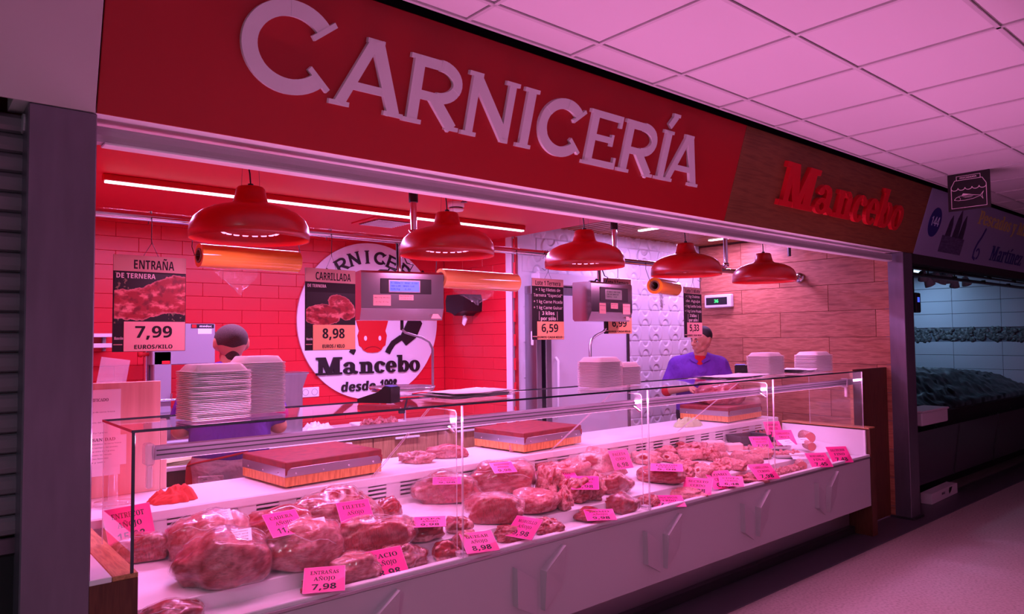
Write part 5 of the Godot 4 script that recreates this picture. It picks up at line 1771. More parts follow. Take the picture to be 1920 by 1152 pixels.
# ---------------------------------------------------------------- meat
# kinds: 0 dark lean, 1 red marbled, 2 membrane-covered, 3 pork, 5 lean with a fat edge, 6 smooth with pale patches, 7 frilly trimmings, 8 with bone and rind
func blob(L: float, H: float, W: float, sd: int, kind: int, cut: bool) -> ArrayMesh:
	var n := FastNoiseLite.new()
	n.seed = sd * 7 + 3
	n.frequency = 1.0
	n.fractal_octaves = 2
	n.fractal_gain = 0.35
	var n2 := FastNoiseLite.new()
	n2.seed = sd * 13 + 5
	n2.frequency = 1.0
	n2.fractal_type = FastNoiseLite.FRACTAL_RIDGED
	n2.fractal_octaves = 2
	var lean := Color(0.24, 0.010, 0.014)
	var red := Color(0.40, 0.022, 0.026)
	var fat := Color(0.76, 0.40, 0.38)
	var skin := Color(0.50, 0.13, 0.14)
	var pork := Color(0.64, 0.24, 0.23)
	var U := 44
	var V := 26
	var fr := 0.5 / maxf(L, 0.05)
	var amp := [0.10, 0.13, 0.10, 0.12, 0.0, 0.08, 0.07, 0.22, 0.13][kind] as float
	var pos := []
	var col := []
	var ex := 0.93 if kind != 7 else 1.0
	var taper := 0.25 * n.get_noise_1d(3.3 + sd)
	for j in V + 1:
		var th := PI * j / V
		var rp := []
		var rc := []
		for i in U:
			var ph := TAU * i / U
			var d := Vector3(sin(th) * cos(ph), cos(th), sin(th) * sin(ph))
			var p := Vector3(signf(d.x) * pow(absf(d.x), ex), signf(d.y) * pow(absf(d.y), ex), signf(d.z) * pow(absf(d.z), ex))
			var w := n.get_noise_3d(d.x * 0.9 + sd, d.y * 0.9, d.z * 0.9)
			var w2 := n.get_noise_3d(d.x * 3.0, d.y * 3.0 + sd, d.z * 3.0)
			p *= 1.0 + amp * ((1.9 if kind in [2, 6] else 2.6) * w + 0.7 * w2)
			p.z *= 1.0 + taper * p.x
			p.y *= 1.0 + taper * 0.8 * p.x + 0.12 * w
			if kind == 7:
				p.y += 0.35 * absf(n.get_noise_2d(d.x * 7.0, d.z * 7.0 + sd))
			var face := cut and p.z > 0.55 + 0.06 * w
			if cut and p.z > 0.55:
				p.z = 0.55 + (p.z - 0.55) * 0.25
			var q := Vector3(p.x * L * 0.5, p.y * H * 0.62, p.z * W * 0.5)
			q.y = maxf(q.y, -H * 0.38 + 0.004 * w2) + H * 0.38
			rp.append(q)
			# colour of the flesh: streaks of fat, membrane, bone
			var s := clampf((n2.get_noise_3d(d.x * 2.2 + sd, d.y * 3.4, d.z * 2.2) - 0.25) * 2.2, 0.0, 1.0)
			var b := clampf(n.get_noise_3d(d.x * 2.6, d.y * 2.6 + 40.0, d.z * 2.6) * 2.2 + 0.5, 0.0, 1.0)
			var c := lean
			match kind:
				0:
					c = lean.lerp(red, b).lerp(fat, s * 0.28)
				1:
					c = lean.lerp(red, b).lerp(fat, s * 0.75)
				2:
					c = skin.lerp(red, b * 0.8).lerp(fat, s * 0.55)
				3:
					c = pork.lerp(fat, b * 0.6).lerp(red, s * 0.25)
				5:
					c = lean.lerp(red, b)
					if d.y < -0.15 and d.z > -0.3 or w > 0.34:
						c = fat
				6:
					c = lean.lerp(red, b).lerp(skin, clampf(b * 1.4 - 0.6, 0.0, 0.7)).lerp(fat, s * 0.35)
				7:
					c = red.lerp(pork, b).lerp(fat, s * 0.85)
				8:
					c = pork.lerp(fat, s)
					var e := Vector2(d.x + 0.2, d.y - 0.35).length()
					if e < 0.42 and e > 0.26:
						c = Color(0.85, 0.68, 0.60)
					elif e <= 0.26:
						c = red
			if face:
				c = Color(0.36, 0.02, 0.03).lerp(Color(0.46, 0.035, 0.045), b).lerp(fat, clampf(s * 1.2 - 0.55, 0.0, 1.0) * 0.6)
				if p.z < 0.60 and sqrt(p.x * p.x + p.y * p.y) > 0.93:
					c = fat
			rc.append(c)
		pos.append(rp)
		col.append(rc)
	var st := S()
	st.set_smooth_group(1)
	for j in V:
		for i in U:
			var k := (i + 1) % U
			for e in [[j, i], [j + 1, i], [j + 1, k], [j, i], [j + 1, k], [j, k]]:
				st.set_color(col[e[0]][e[1]])
				st.add_vertex(pos[e[0]][e[1]])
	return fin(st)

func price_tag(x: float, y: float, z: float, sc: float, yaw: float, tilt_: float, lines: Array, label: String) -> void:
	var t := thing("price_tag", label, "price tag", Vector3(x, y, z), yaw, "pink price tags in the counter")
	var b := Basis(Vector3(1, 0, 0), -deg_to_rad(tilt_))
	sc *= 1.3
	var w := 0.112 * sc
	var h := 0.092 * sc
	var st := S()
	box(st, Vector3.ZERO, Vector3(w, h, 0.0016), b)
	part("card", st, M.pinkcard, t)
	st = S()
	for i in 3:
		text(st, lines[i], serifb if i < 2 else sansb, (0.013 if i < 2 else 0.020) * sc, 0.0004, Transform3D(b, b * Vector3(0, [0.026, 0.003, -0.026][i] * sc, 0.0009)), [0.078, 0.058, 0.066][i] * sc)
	put("lettering", st.commit(), M.ink, t)
	st = S()
	for s in [-1.0, 1.0]:
		box(st, b * Vector3(s * w * 0.5, 0, 0), Vector3(0.002, h, 0.003), b)
	box(st, b * Vector3(0, h * 0.5, 0), Vector3(w, 0.0024, 0.003), b)
	box(st, b * Vector3(0, -h * 0.5, 0), Vector3(w, 0.002, 0.003), b)
	part("sleeve", st, M.cardedge, t)

func flesh(i: int) -> StandardMaterial3D:
	return M["flesh%d" % (i % 3)]

func meats() -> void:
	var rows := [
		[0.779, 0.747, -0.626, 0.215, 0.097, 0.172, -14, 0, 1, 1, "sliced rib-eye in clear film behind the left glass corner"],
		[0.989, 0.740, -0.560, 0.322, 0.167, 0.240, -9, 2, 0, 1, "film-wrapped roast with a white label, behind the largest joint"],
		[0.969, 0.708, -0.257, 0.347, 0.188, 0.240, -23, 6, 0, 1, "largest film-wrapped joint with a white label, at the front left"],
		[1.309, 0.745, -0.605, 0.331, 0.117, 0.240, -18, 0, 0, 0, "smooth dark red rump under the tag CADERA"],
		[1.608, 0.746, -0.618, 0.395, 0.158, 0.240, -27, 1, 0, 1, "marbled topside in film under the tag FILETES"],
		[1.270, 0.708, -0.257, 0.330, 0.177, 0.240, -18, 2, 0, 1, "pale membrane-covered roast between the largest joint and the striped one"],
		[1.596, 0.708, -0.257, 0.352, 0.136, 0.240, -21, 1, 1, 1, "striped red joint with glossy film in front of the tag FILETES"],
		[1.866, 0.740, -0.563, 0.132, 0.092, 0.106, -11, 0, 0, 0, "small lone dark red end piece behind the striped joint"],
		[1.853, 0.708, -0.260, 0.223, 0.081, 0.178, -45, 5, 0, 0, "dark red wedge with a white fat edge right of the striped joint"],
		[2.051, 0.705, -0.231, 0.134, 0.070, 0.107, -36, 5, 0, 0, "small dark red slice with a fat edge beside the first glass divider"],
		[2.274, 0.749, -0.647, 0.358, 0.142, 0.240, -29, 0, 1, 1, "smooth red silverside in film by the first glass divider"],
		[2.664, 0.748, -0.639, 0.390, 0.166, 0.240, -40, 2, 1, 1, "large rounded joint with a dark cut face under the tag REDONDO"],
		[2.300, 0.708, -0.257, 0.301, 0.136, 0.240, -39, 2, 1, 1, "rounded joint with a bright red cut face at the step edge"],
		[2.586, 0.712, -0.291, 0.283, 0.106, 0.227, -32, 2, 0, 0, "pale veined piece tucked behind the bright red cut face"],
		[2.728, 0.703, -0.212, 0.099, 0.092, 0.079, -74, 7, 0, 0, "small frilly end piece at the tip of the pale veined piece"],
		[2.848, 0.729, -0.456, 0.152, 0.144, 0.122, -83, 7, 0, 0, "pale bony shank piece left of the tag CARNE CON HUESO"],
		[2.893, 0.712, -0.297, 0.181, 0.122, 0.145, -80, 1, 0, 0, "deep red knuckle under the tag CARNE CON HUESO"],
		[3.015, 0.707, -0.249, 0.122, 0.107, 0.097, -82, 7, 0, 0, "small streaky rib piece right of the deep red knuckle"],
		[3.210, 0.712, -0.293, 0.236, 0.106, 0.189, -33, 1, 1, 1, "film-wrapped red block with a dark marbled end by the second divider"],
		[3.189, 0.750, -0.660, 0.366, 0.102, 0.240, -35, 7, 0, 0, "long thin pale slab behind the tag CARNE CON HUESO"],
		[3.441, 0.743, -0.588, 0.310, 0.165, 0.240, -61, 8, 0, 0, "sawn shoulder slice with a white bone ring by the vents"],
		[3.777, 0.757, -0.720, 0.174, 0.074, 0.139, -49, 7, 0, 0, "thin streaky strip behind the tag PALETA"],
		[4.048, 0.755, -0.706, 0.209, 0.063, 0.167, -47, 3, 0, 0, "smooth pink pork loin lying against the vents"],
		[4.289, 0.757, -0.725, 0.163, 0.063, 0.130, -42, 3, 0, 0, "knobbly end of pork loin next to the smooth loin"],
		[3.970, 0.749, -0.649, 0.210, 0.076, 0.168, -51, 8, 0, 0, "thick pork chop with bone behind the second divider"],
		[4.148, 0.743, -0.588, 0.120, 0.065, 0.096, -63, 8, 0, 0, "curled pork chop with a pale rind"],
		[4.349, 0.741, -0.569, 0.180, 0.075, 0.144, -34, 3, 0, 0, "fatty pork collar with a red hollow"],
		[4.555, 0.754, -0.697, 0.232, 0.069, 0.186, -46, 7, 0, 0, "strips of pork rib heaped along the vents"],
		[4.463, 0.731, -0.479, 0.138, 0.083, 0.111, -56, 7, 0, 0, "coarse pink mound of pork trimmings"],
		[4.730, 0.742, -0.576, 0.112, 0.064, 0.090, -26, 3, 0, 0, "small pink pork piece in front of the lard block"],
		[3.684, 0.713, -0.307, 0.303, 0.096, 0.240, -62, 6, 0, 0, "large rounded pork ham by the second divider"],
		[4.094, 0.724, -0.407, 0.190, 0.051, 0.152, -44, 7, 0, 0, "flat rack of pork ribs behind the pork ham"],
		[3.879, 0.707, -0.250, 0.103, 0.063, 0.082, -54, 7, 0, 0, "streaky pork slices under the rack of ribs"],
		[4.025, 0.704, -0.222, 0.133, 0.084, 0.106, -100, 8, 0, 0, "rolled pork belly showing its round end"],
		[4.209, 0.704, -0.219, 0.122, 0.080, 0.097, -56, 7, 0, 0, "crinkled pork trimmings right of the rolled belly"],
		[4.609, 0.729, -0.457, 0.097, 0.045, 0.077, -42, 3, 0, 0, "small pork fillet end above the crinkled trimmings"],
		[4.410, 0.704, -0.222, 0.142, 0.062, 0.113, -88, 3, 0, 0, "plump pork cheek nearest the front, before the third divider"],
		[4.465, 0.714, -0.314, 0.134, 0.052, 0.107, -82, 3, 0, 0, "plump pork cheek in the second row, before the third divider"],
		[4.704, 0.720, -0.371, 0.140, 0.063, 0.112, -78, 3, 0, 0, "plump pork cheek in the rear row, before the third divider"],
		[4.632, 0.704, -0.221, 0.140, 0.082, 0.112, -99, 3, 0, 0, "long pink pork fillet beside the third divider"],
		[4.909, 0.717, -0.342, 0.167, 0.071, 0.133, -49, 3, 0, 0, "flat pink pork steak by the foam trays"],
		[4.393, 0.640, -0.107, 0.227, 0.044, 0.140, -69, 7, 0, 0, "speckled pork slices before the third divider"],
		[0.735, 0.640, -0.115, 0.235, 0.075, 0.15, 0, 0, 0, 1, "thin film-wrapped flap of red meat in the left front corner"],
		[1.289, 0.640, -0.106, 0.171, 0.061, 0.137, -16, 1, 0, 0, "grainy skirt steak under the tag ENTRAÑAS"],
		[1.446, 0.640, -0.113, 0.216, 0.105, 0.140, -18, 2, 0, 1, "pale pink flank in film left of the tag VACIO"],
		[1.662, 0.640, -0.130, 0.225, 0.087, 0.140, -11, 1, 0, 1, "striped flank in film right of the tag VACIO"],
		[1.882, 0.640, -0.095, 0.124, 0.078, 0.099, -35, 5, 0, 0, "small dark red piece with a white edge at the first divider foot"],
		[2.012, 0.640, -0.118, 0.129, 0.094, 0.103, -37, 2, 0, 1, "wrapped stewing beef behind the tag GUISAR"],
		[2.309, 0.640, -0.121, 0.192, 0.074, 0.140, -32, 1, 0, 0, "frilly shin slice under the tag MORCILLO"],
		[2.513, 0.640, -0.095, 0.139, 0.071, 0.111, -43, 1, 0, 1, "wrapped shin piece right of the tag MORCILLO"],
		[2.857, 0.640, -0.116, 0.191, 0.064, 0.140, -47, 0, 0, 0, "flat dark red steak at the front edge in the middle"],
		[3.111, 0.640, -0.130, 0.191, 0.106, 0.140, -81, 0, 0, 1, "long dark tenderloin leaning over the step"],
		[3.700, 0.640, -0.104, 0.210, 0.050, 0.140, -54, 3, 0, 0, "marbled pork slices under the tag SECRETO"],
		[4.067, 0.640, -0.095, 0.129, 0.052, 0.103, -57, 1, 0, 0, "dark minced piece under the tag LOMO"],
		[3.343, 0.640, -0.130, 0.127, 0.061, 0.102, -51, 1, 0, 0, "small red piece in a white tray at the second divider"],
	]
	var i := 0
	for r in rows:
		i += 1
		var kind: int = r[7]
		var nm: String = ["beef_rump", "marbled_joint", "wrapped_roast", "pork_cut", "", "beef_slice", "large_joint", "meat_trimming", "bone_in_chop"][kind]
		var t := thing(nm, r[10], "meat", Vector3(r[0], r[1] + 0.001, r[2]), r[6], "meat on display in the counter")
		put("flesh", blob(r[3], r[4], r[5], i, kind, r[8] == 1), flesh(i) if r[9] == 1 or kind in [0, 5] else M.fleshmatte, t)
		if r[9] == 1 and r[3] > 0.17:
			# vacuum film: a slightly larger skin and a crimped edge
			put("film_wrap", blob(r[3] * 1.03, r[4] * 1.03 + 0.002, r[5] * 1.03, i, kind, r[8] == 1), M.wrapfilm, t)
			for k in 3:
				# pinched folds of the film, whitish tubes standing in for their sharp highlights
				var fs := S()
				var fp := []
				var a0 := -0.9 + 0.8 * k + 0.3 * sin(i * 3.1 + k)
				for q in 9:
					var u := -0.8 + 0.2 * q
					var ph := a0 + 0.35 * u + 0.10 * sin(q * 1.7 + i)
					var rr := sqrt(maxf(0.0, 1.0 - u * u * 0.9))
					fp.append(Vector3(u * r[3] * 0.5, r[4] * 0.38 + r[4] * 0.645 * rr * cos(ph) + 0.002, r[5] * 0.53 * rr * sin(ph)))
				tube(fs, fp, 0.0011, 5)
				part("film_fold_glint", fs, M.foldglint, t)
		if i in [2, 3, 6]:
			var st := S()
			var b := Basis(Vector3(1, 0, 0), -0.95) * Basis(Vector3(0, 0, 1), 0.1)
			box(st, Vector3(0.06, r[4] * 0.93, 0.045), Vector3(0.075, 0.06, 0.001), b)
			var l := part("paper_label", st, M.paper, t)
			st = S()
			for k in 4:
				text(st, ["MATADERO", "LOTE 4418", "CAD 12/05", "3,412 kg"][k], sans, 0.006, 0.0004, Transform3D(b, Vector3(0.06, r[4] * 0.93, 0.045) + b * Vector3(0, 0.02 - 0.013 * k, 0.0006)), 0.05)
			put("lettering", st.commit(), M.inkgrey, l)
	var tags := [
		[0.744, 0.868, -0.730, 1.29, 12, 25, ["ENTRECOT", "AÑOJO", "15,98"], "pink price tag ENTRECOT AÑOJO 15,98 standing in the left corner"],
		[1.193, 0.890, -0.233, 0.97, 5, 52, ["CADERA", "AÑOJO", "11,98"], "pink price tag CADERA AÑOJO 11,98 on the smooth rump"],
		[1.627, 0.820, -0.451, 1.08, -6, 42, ["FILETES", "AÑOJO", "10,98"], "pink price tag FILETES AÑOJO 10,98 on the marbled topside"],
		[1.565, 0.691, -0.065, 1.12, -5, 42, ["VACIO", "AÑOJO", "8,98"], "pink price tag VACIO AÑOJO 8,98 between the two flanks"],
		[1.270, 0.700, 0.005, 1.06, -28, 62, ["ENTRAÑAS", "AÑOJO", "7,98"], "pink price tag ENTRAÑAS AÑOJO 7,98 on the skirt steak"],
		[1.857, 0.792, -0.183, 0.98, -34, 82, ["TAPA", "AÑOJO", "9,98"], "nearly flat pink price tag on the dark red wedge"],
		[2.025, 0.700, -0.011, 1.06, -18, 62, ["GUISAR", "AÑOJO", "8,98"], "pink price tag GUISAR AÑOJO 8,98 near the first divider foot"],
		[2.306, 0.713, -0.046, 1.05, -76, 55, ["MORCILLO", "AÑOJO", "9,98"], "pink price tag MORCILLO AÑOJO 9,98 on the shin slice"],
		[2.595, 0.899, -0.551, 0.90, -20, 68, ["REDONDO", "AÑOJO", "9,98"], "pink price tag REDONDO AÑOJO 9,98 on the large rounded joint"],
		[2.212, 0.877, -0.550, 1.01, -35, 84, ["BABILLA", "AÑOJO", "9,98"], "nearly flat pink price tag on the smooth silverside"],
		[3.045, 0.780, -0.531, 1.29, -20, 62, ["CARNE CON", "HUESO", "6,98"], "pink price tag CARNE CON HUESO 6,98 above the deep red knuckle"],
		[2.915, 0.817, -0.225, 1.02, -46, 66, ["CARNE", "CALDO", "6,98"], "pink price tag half behind the tag CARNE CON HUESO"],
		[3.451, 0.859, -0.431, 1.03, -9, 30, ["PALETA", "CERDO", "6,98"], "pink price tag PALETA CERDO 6,98 standing by the sawn shoulder slice"],
		[2.827, 0.690, -0.017, 1.06, -37, 78, ["LOMO", "AÑOJO", "9,98"], "flat pink price tag on the dark steak at the front edge"],
		[3.451, 0.660, -0.076, 1.29, -42, 78, ["PINCHOS", "CERDO", "7,98"], "flat pink price tag at the second divider foot"],
		[3.769, 0.700, -0.091, 1.18, -63, 58, ["SECRETO", "CERDO", "8,98"], "pink price tag SECRETO CERDO 8,98 on the marbled pork slices"],
		[4.045, 0.700, -0.107, 1.18, -24, 50, ["LOMO", "CERDO", "6,98"], "pink price tag LOMO CERDO 6,98 by the minced piece"],
		[4.049, 0.700, 0.014, 1.01, -53, 70, ["CINTA", "CERDO", "6,48"], "pink price tag tucked behind the tag LOMO"],
		[3.646, 0.811, -0.229, 1.33, -52, 84, ["JAMON", "CERDO", "5,98"], "flat pink price tag on top of the pork ham"],
		[4.441, 0.710, -0.038, 1.18, -24, 55, ["CARRILLERA", "CERDO", "7,98"], "pink price tag at the foot of the third divider"],
		[5.086, 0.800, -0.435, 1.06, -39, 55, ["PINCHO", "MORUNO", "7,98"], "pink price tag on the rear foam tray beyond the third divider"],
		[5.456, 0.860, -0.542, 1.06, -22, 25, ["CHORIZO", "FRESCO", "7,48"], "pink price tag standing before the dark skewer tray"],
		[5.324, 0.820, -0.373, 1.12, -31, 40, ["LONGANIZA", "FRESCA", "7,48"], "pink price tag LONGANIZA FRESCA standing in the middle of the right end"],
		[5.198, 0.700, -0.009, 1.12, -33, 50, ["MORTADELA", "FINA", "7,45"], "pink price tag MORTADELA in the right front corner"],
		[5.545, 0.700, -0.045, 1.18, -30, 40, ["SALCHICHON", "FINO", "7,48"], "pink price tag SALCHICHON nearest the right cheek"],
	]
	for g in tags:
		price_tag(g[0], g[1], minf(g[2], -0.035), g[3], g[4], g[5], g[6], g[7])
	# lard blocks
	for e in [[4.78, 0.765, -0.66, 0.16, 0.06, 0.10, "pale pink block of lard against the vents"], [4.90, 0.752, -0.55, 0.12, 0.055, 0.08, "smaller pale pink block of lard in front of the first"]]:
		var t := thing("lard_block", e[6], "lard", Vector3(e[0], e[1] - 0.008, e[2]), -42.0)
		var st := S()
		box(st, Vector3(0, e[4] * 0.5, 0), Vector3(e[3], e[4], e[5]), Basis(Vector3(0, 0, 1), 0.06), 0.008)
		part("block", st, M.lard, t)
	# meat on the ledge and on the right block
	var lm := [[2.32, 0.902, -1.03, 0.20, 0.055, 0.12, -38, 7, "heap of trimmings on the ledge right of the left butcher's block"], [2.56, 0.902, -1.05, 0.26, 0.075, 0.13, -30, 2, "red flank piece on the ledge right of the left butcher's block"], [3.02, 0.902, -0.92, 0.11, 0.05, 0.07, -35, 7, "small red trimming at the corner of the middle butcher's block"]]
	for e in lm:
		i += 1
		var t := thing("ledge_meat", e[8], "meat", Vector3(e[0], e[1], e[2]), e[6])
		put("flesh", blob(e[3], e[4], e[5], i, e[7], false), M.fleshmatte, t)
	var big := thing("boning_joint", "big fatty joint being cut on the right butcher's block", "meat", Vector3(5.50, 1.033, -1.05), -40.0)
	put("flesh", blob(0.44, 0.19, 0.26, 77, 6, false), M.fleshmatte, big)
	# right end: foam trays of minced rolls, mottled cooked sausages, dark trays with skewers
	var tm := tray_open()
	for e in [[5.02, 0.735, -0.46, -40, "foam tray of small meat rolls behind the third divider"], [5.28, 0.735, -0.45, -36, "foam tray of small meat rolls under the tag LONGANIZA"], [5.12, 0.712, -0.25, -34, "foam tray of small meat rolls with a white card on it"]]:
		var o := put("meat_tray", tm, M.foam, self, Vector3(e[0], e[1], e[2]))
		o.rotation_degrees.y = e[3]
		tag(o, e[4], "tray", "foam trays at the right end of the counter")
		for k in 8:
			i += 1
			var p := Vector3(e[0], e[1] + 0.006, e[2]) + Basis(Vector3(0, 1, 0), deg_to_rad(e[3])) * Vector3(-0.075 + 0.05 * (k % 4), 0, -0.03 + 0.06 * (k / 4))
			var r := thing("meat_roll", "pink meat roll, %s row, in the tray %s" % [["first of rear", "second of rear", "third of rear", "last of rear", "first of front", "second of front", "third of front", "last of front"][k], e[4].replace("foam tray of small meat rolls ", "")], "meat roll", p, e[3] + rng.randf_range(-8, 8), "small meat rolls in the foam trays")
			put("flesh", rollmesh(k % 2), M.fleshmatte, r)
	for e in [[5.72, 0.744, -0.40, 18, 0.045, 0.17, "thick mottled cooked sausage lying rear by the right cheek"], [5.45, 0.726, -0.24, 14, 0.034, 0.15, "cooked sausage with a pink end before the thick mottled one"], [5.05, 0.64, -0.10, 8, 0.036, 0.12, "cooked sausage with a pink end on the front shelf"]]:
		var t := thing("cooked_sausage", e[6], "sausage", Vector3(e[0], e[1] + e[4], e[2]), e[3] - 60.0, "cooked sausages at the right end")
		var st := S()
		var R: float = e[4]
		var L: float = e[5]
		lathe(st, [[R * 0.9, 0.0], [R, 0.006], [R, L * 0.9], [R * 0.8, L * 0.97], [0.0, L]], 24, Transform3D(Basis(Vector3(1, 0, 0), -PI / 2), Vector3(0, 0, L * 0.5)))
		part("casing", st, M.mottled, t)
		st = S()
		lathe(st, [[0.0, -0.001], [R * 0.9, 0.0]], 24, Transform3D(Basis(Vector3(1, 0, 0), -PI / 2), Vector3(0, 0, L * 0.5)))
		part("cut_end", st, M.sausagepink, t)
	for e in [[5.28, 0.752, -0.66, -36, 0.30, 0.17, 0.0, "flat black tray behind the lard blocks"], [5.55, 0.752, -0.66, -20, 0.26, 0.16, 0.0, "dark steel tray of skewers in the rear right corner"]]:
		var t := thing("dark_tray", e[7], "tray", Vector3(e[0], e[1], e[2]), e[3] + 20.0)
		var st := S()
		var w: float = e[4] * 0.5
		var d: float = e[5] * 0.5
		var hh := 0.07
		box(st, Vector3(0, 0.003, 0), Vector3(w * 1.8, 0.006, d * 1.8))
		for s in [-1.0, 1.0]:
			box(st, Vector3(s * w * 0.97, hh * 0.5, 0), Vector3(0.005, hh * 1.05, d * 2.05), Basis(Vector3(0, 0, 1), -s * 0.35))
			box(st, Vector3(0, hh * 0.5, s * d * 0.97), Vector3(w * 2.05, hh * 1.05, 0.005), Basis(Vector3(1, 0, 0), s * 0.35))
		part("tray_body", st, M.darktray, t)
	for k in 6:
		i += 1
		var sk := thing("meat_skewer", "reddish meat skewer in the dark steel tray, number %s from the wall" % ["one", "two", "three", "four", "five", "six"][k], "skewer", Vector3(5.47 + 0.03 * k, 0.775 + 0.01 * (k % 2), -0.655), 10.0 + rng.randf_range(-6, 6), "meat skewers in the dark tray")
		for c in 3:
			var o := put("cube", rollmesh(k % 2), M.skewermeat, sk, Vector3(0, 0.0, -0.05 + 0.045 * c))
			o.scale = Vector3(0.7, 1.0, 0.9)
		var st := S()
		tube(st, [Vector3(0, 0.015, -0.09), Vector3(0, 0.015, 0.1)], 0.0015, 5)
		part("stick", st, M.boardwood, sk)
	# white product cards
	for e in [[5.22, 0.80, -0.30, -20, "white printed card lying on the foam trays"], [5.46, 0.79, -0.30, -30, "white printed card before the mottled sausage"], [5.12, 0.725, -0.15, -34, "white printed card with a black drawing on the front tray"]]:
		var t := thing("product_card", e[4], "card", Vector3(e[0], e[1], e[2]), e[3], "white cards at the right end")
		var b := Basis(Vector3(1, 0, 0), -1.1)
		var st := S()
		box(st, Vector3.ZERO, Vector3(0.12, 0.075, 0.001), b)
		part("card", st, M.paper, t)
		st = S()
		stroke(st, arc(-0.038, 0.0, 0.012, 0.02, 0, 300, 14), 0.005, 0.0005, Transform3D(b, b * Vector3(0, 0, 0.0006)))
		text(st, "EMBUTIDO", sans, 0.007, 0.0004, Transform3D(b, b * Vector3(0.02, 0.015, 0.0006)), 0.05)
		text(st, "sin gluten", sans, 0.006, 0.0004, Transform3D(b, b * Vector3(0.02, -0.008, 0.0006)), 0.045)
		put("print", st.commit(), M.ink, t)
	# chopped meat bits in front of the trays
	for k in 14:
		i += 1
		var t := thing("meat_cube", "pink diced meat scattered by the front glass right of the third divider", "meat", Vector3(4.62 + 0.065 * (k % 7) + rng.randf_range(-0.01, 0.01), 0.641, -0.075 - 0.055 * (k / 7) + rng.randf_range(-0.008, 0.008)), rng.randf_range(0, 360), "diced meat by the third divider")
		put("flesh", rollmesh(2), M.fleshmatte, t)

var _rolls := {}
func rollmesh(k: int) -> ArrayMesh:
	if not _rolls.has(k):
		_rolls[k] = blob([0.046, 0.044, 0.05][k], [0.034, 0.03, 0.04][k], [0.055, 0.052, 0.042][k], 200 + k, [3, 7, 3][k], false)
	return _rolls[k]

func tray_open() -> ArrayMesh:
	var st := S()
	for s in [-1.0, 1.0]:
		box(st, Vector3(s * 0.112, 0.012, 0), Vector3(0.004, 0.026, 0.15), Basis(Vector3(0, 0, 1), -s * 0.5), 0.001)
		box(st, Vector3(0, 0.012, s * 0.074), Vector3(0.226, 0.026, 0.004), Basis(Vector3(1, 0, 0), s * 0.5), 0.001)
	box(st, Vector3(0, 0.003, 0), Vector3(0.215, 0.005, 0.14))
	return fin(st)

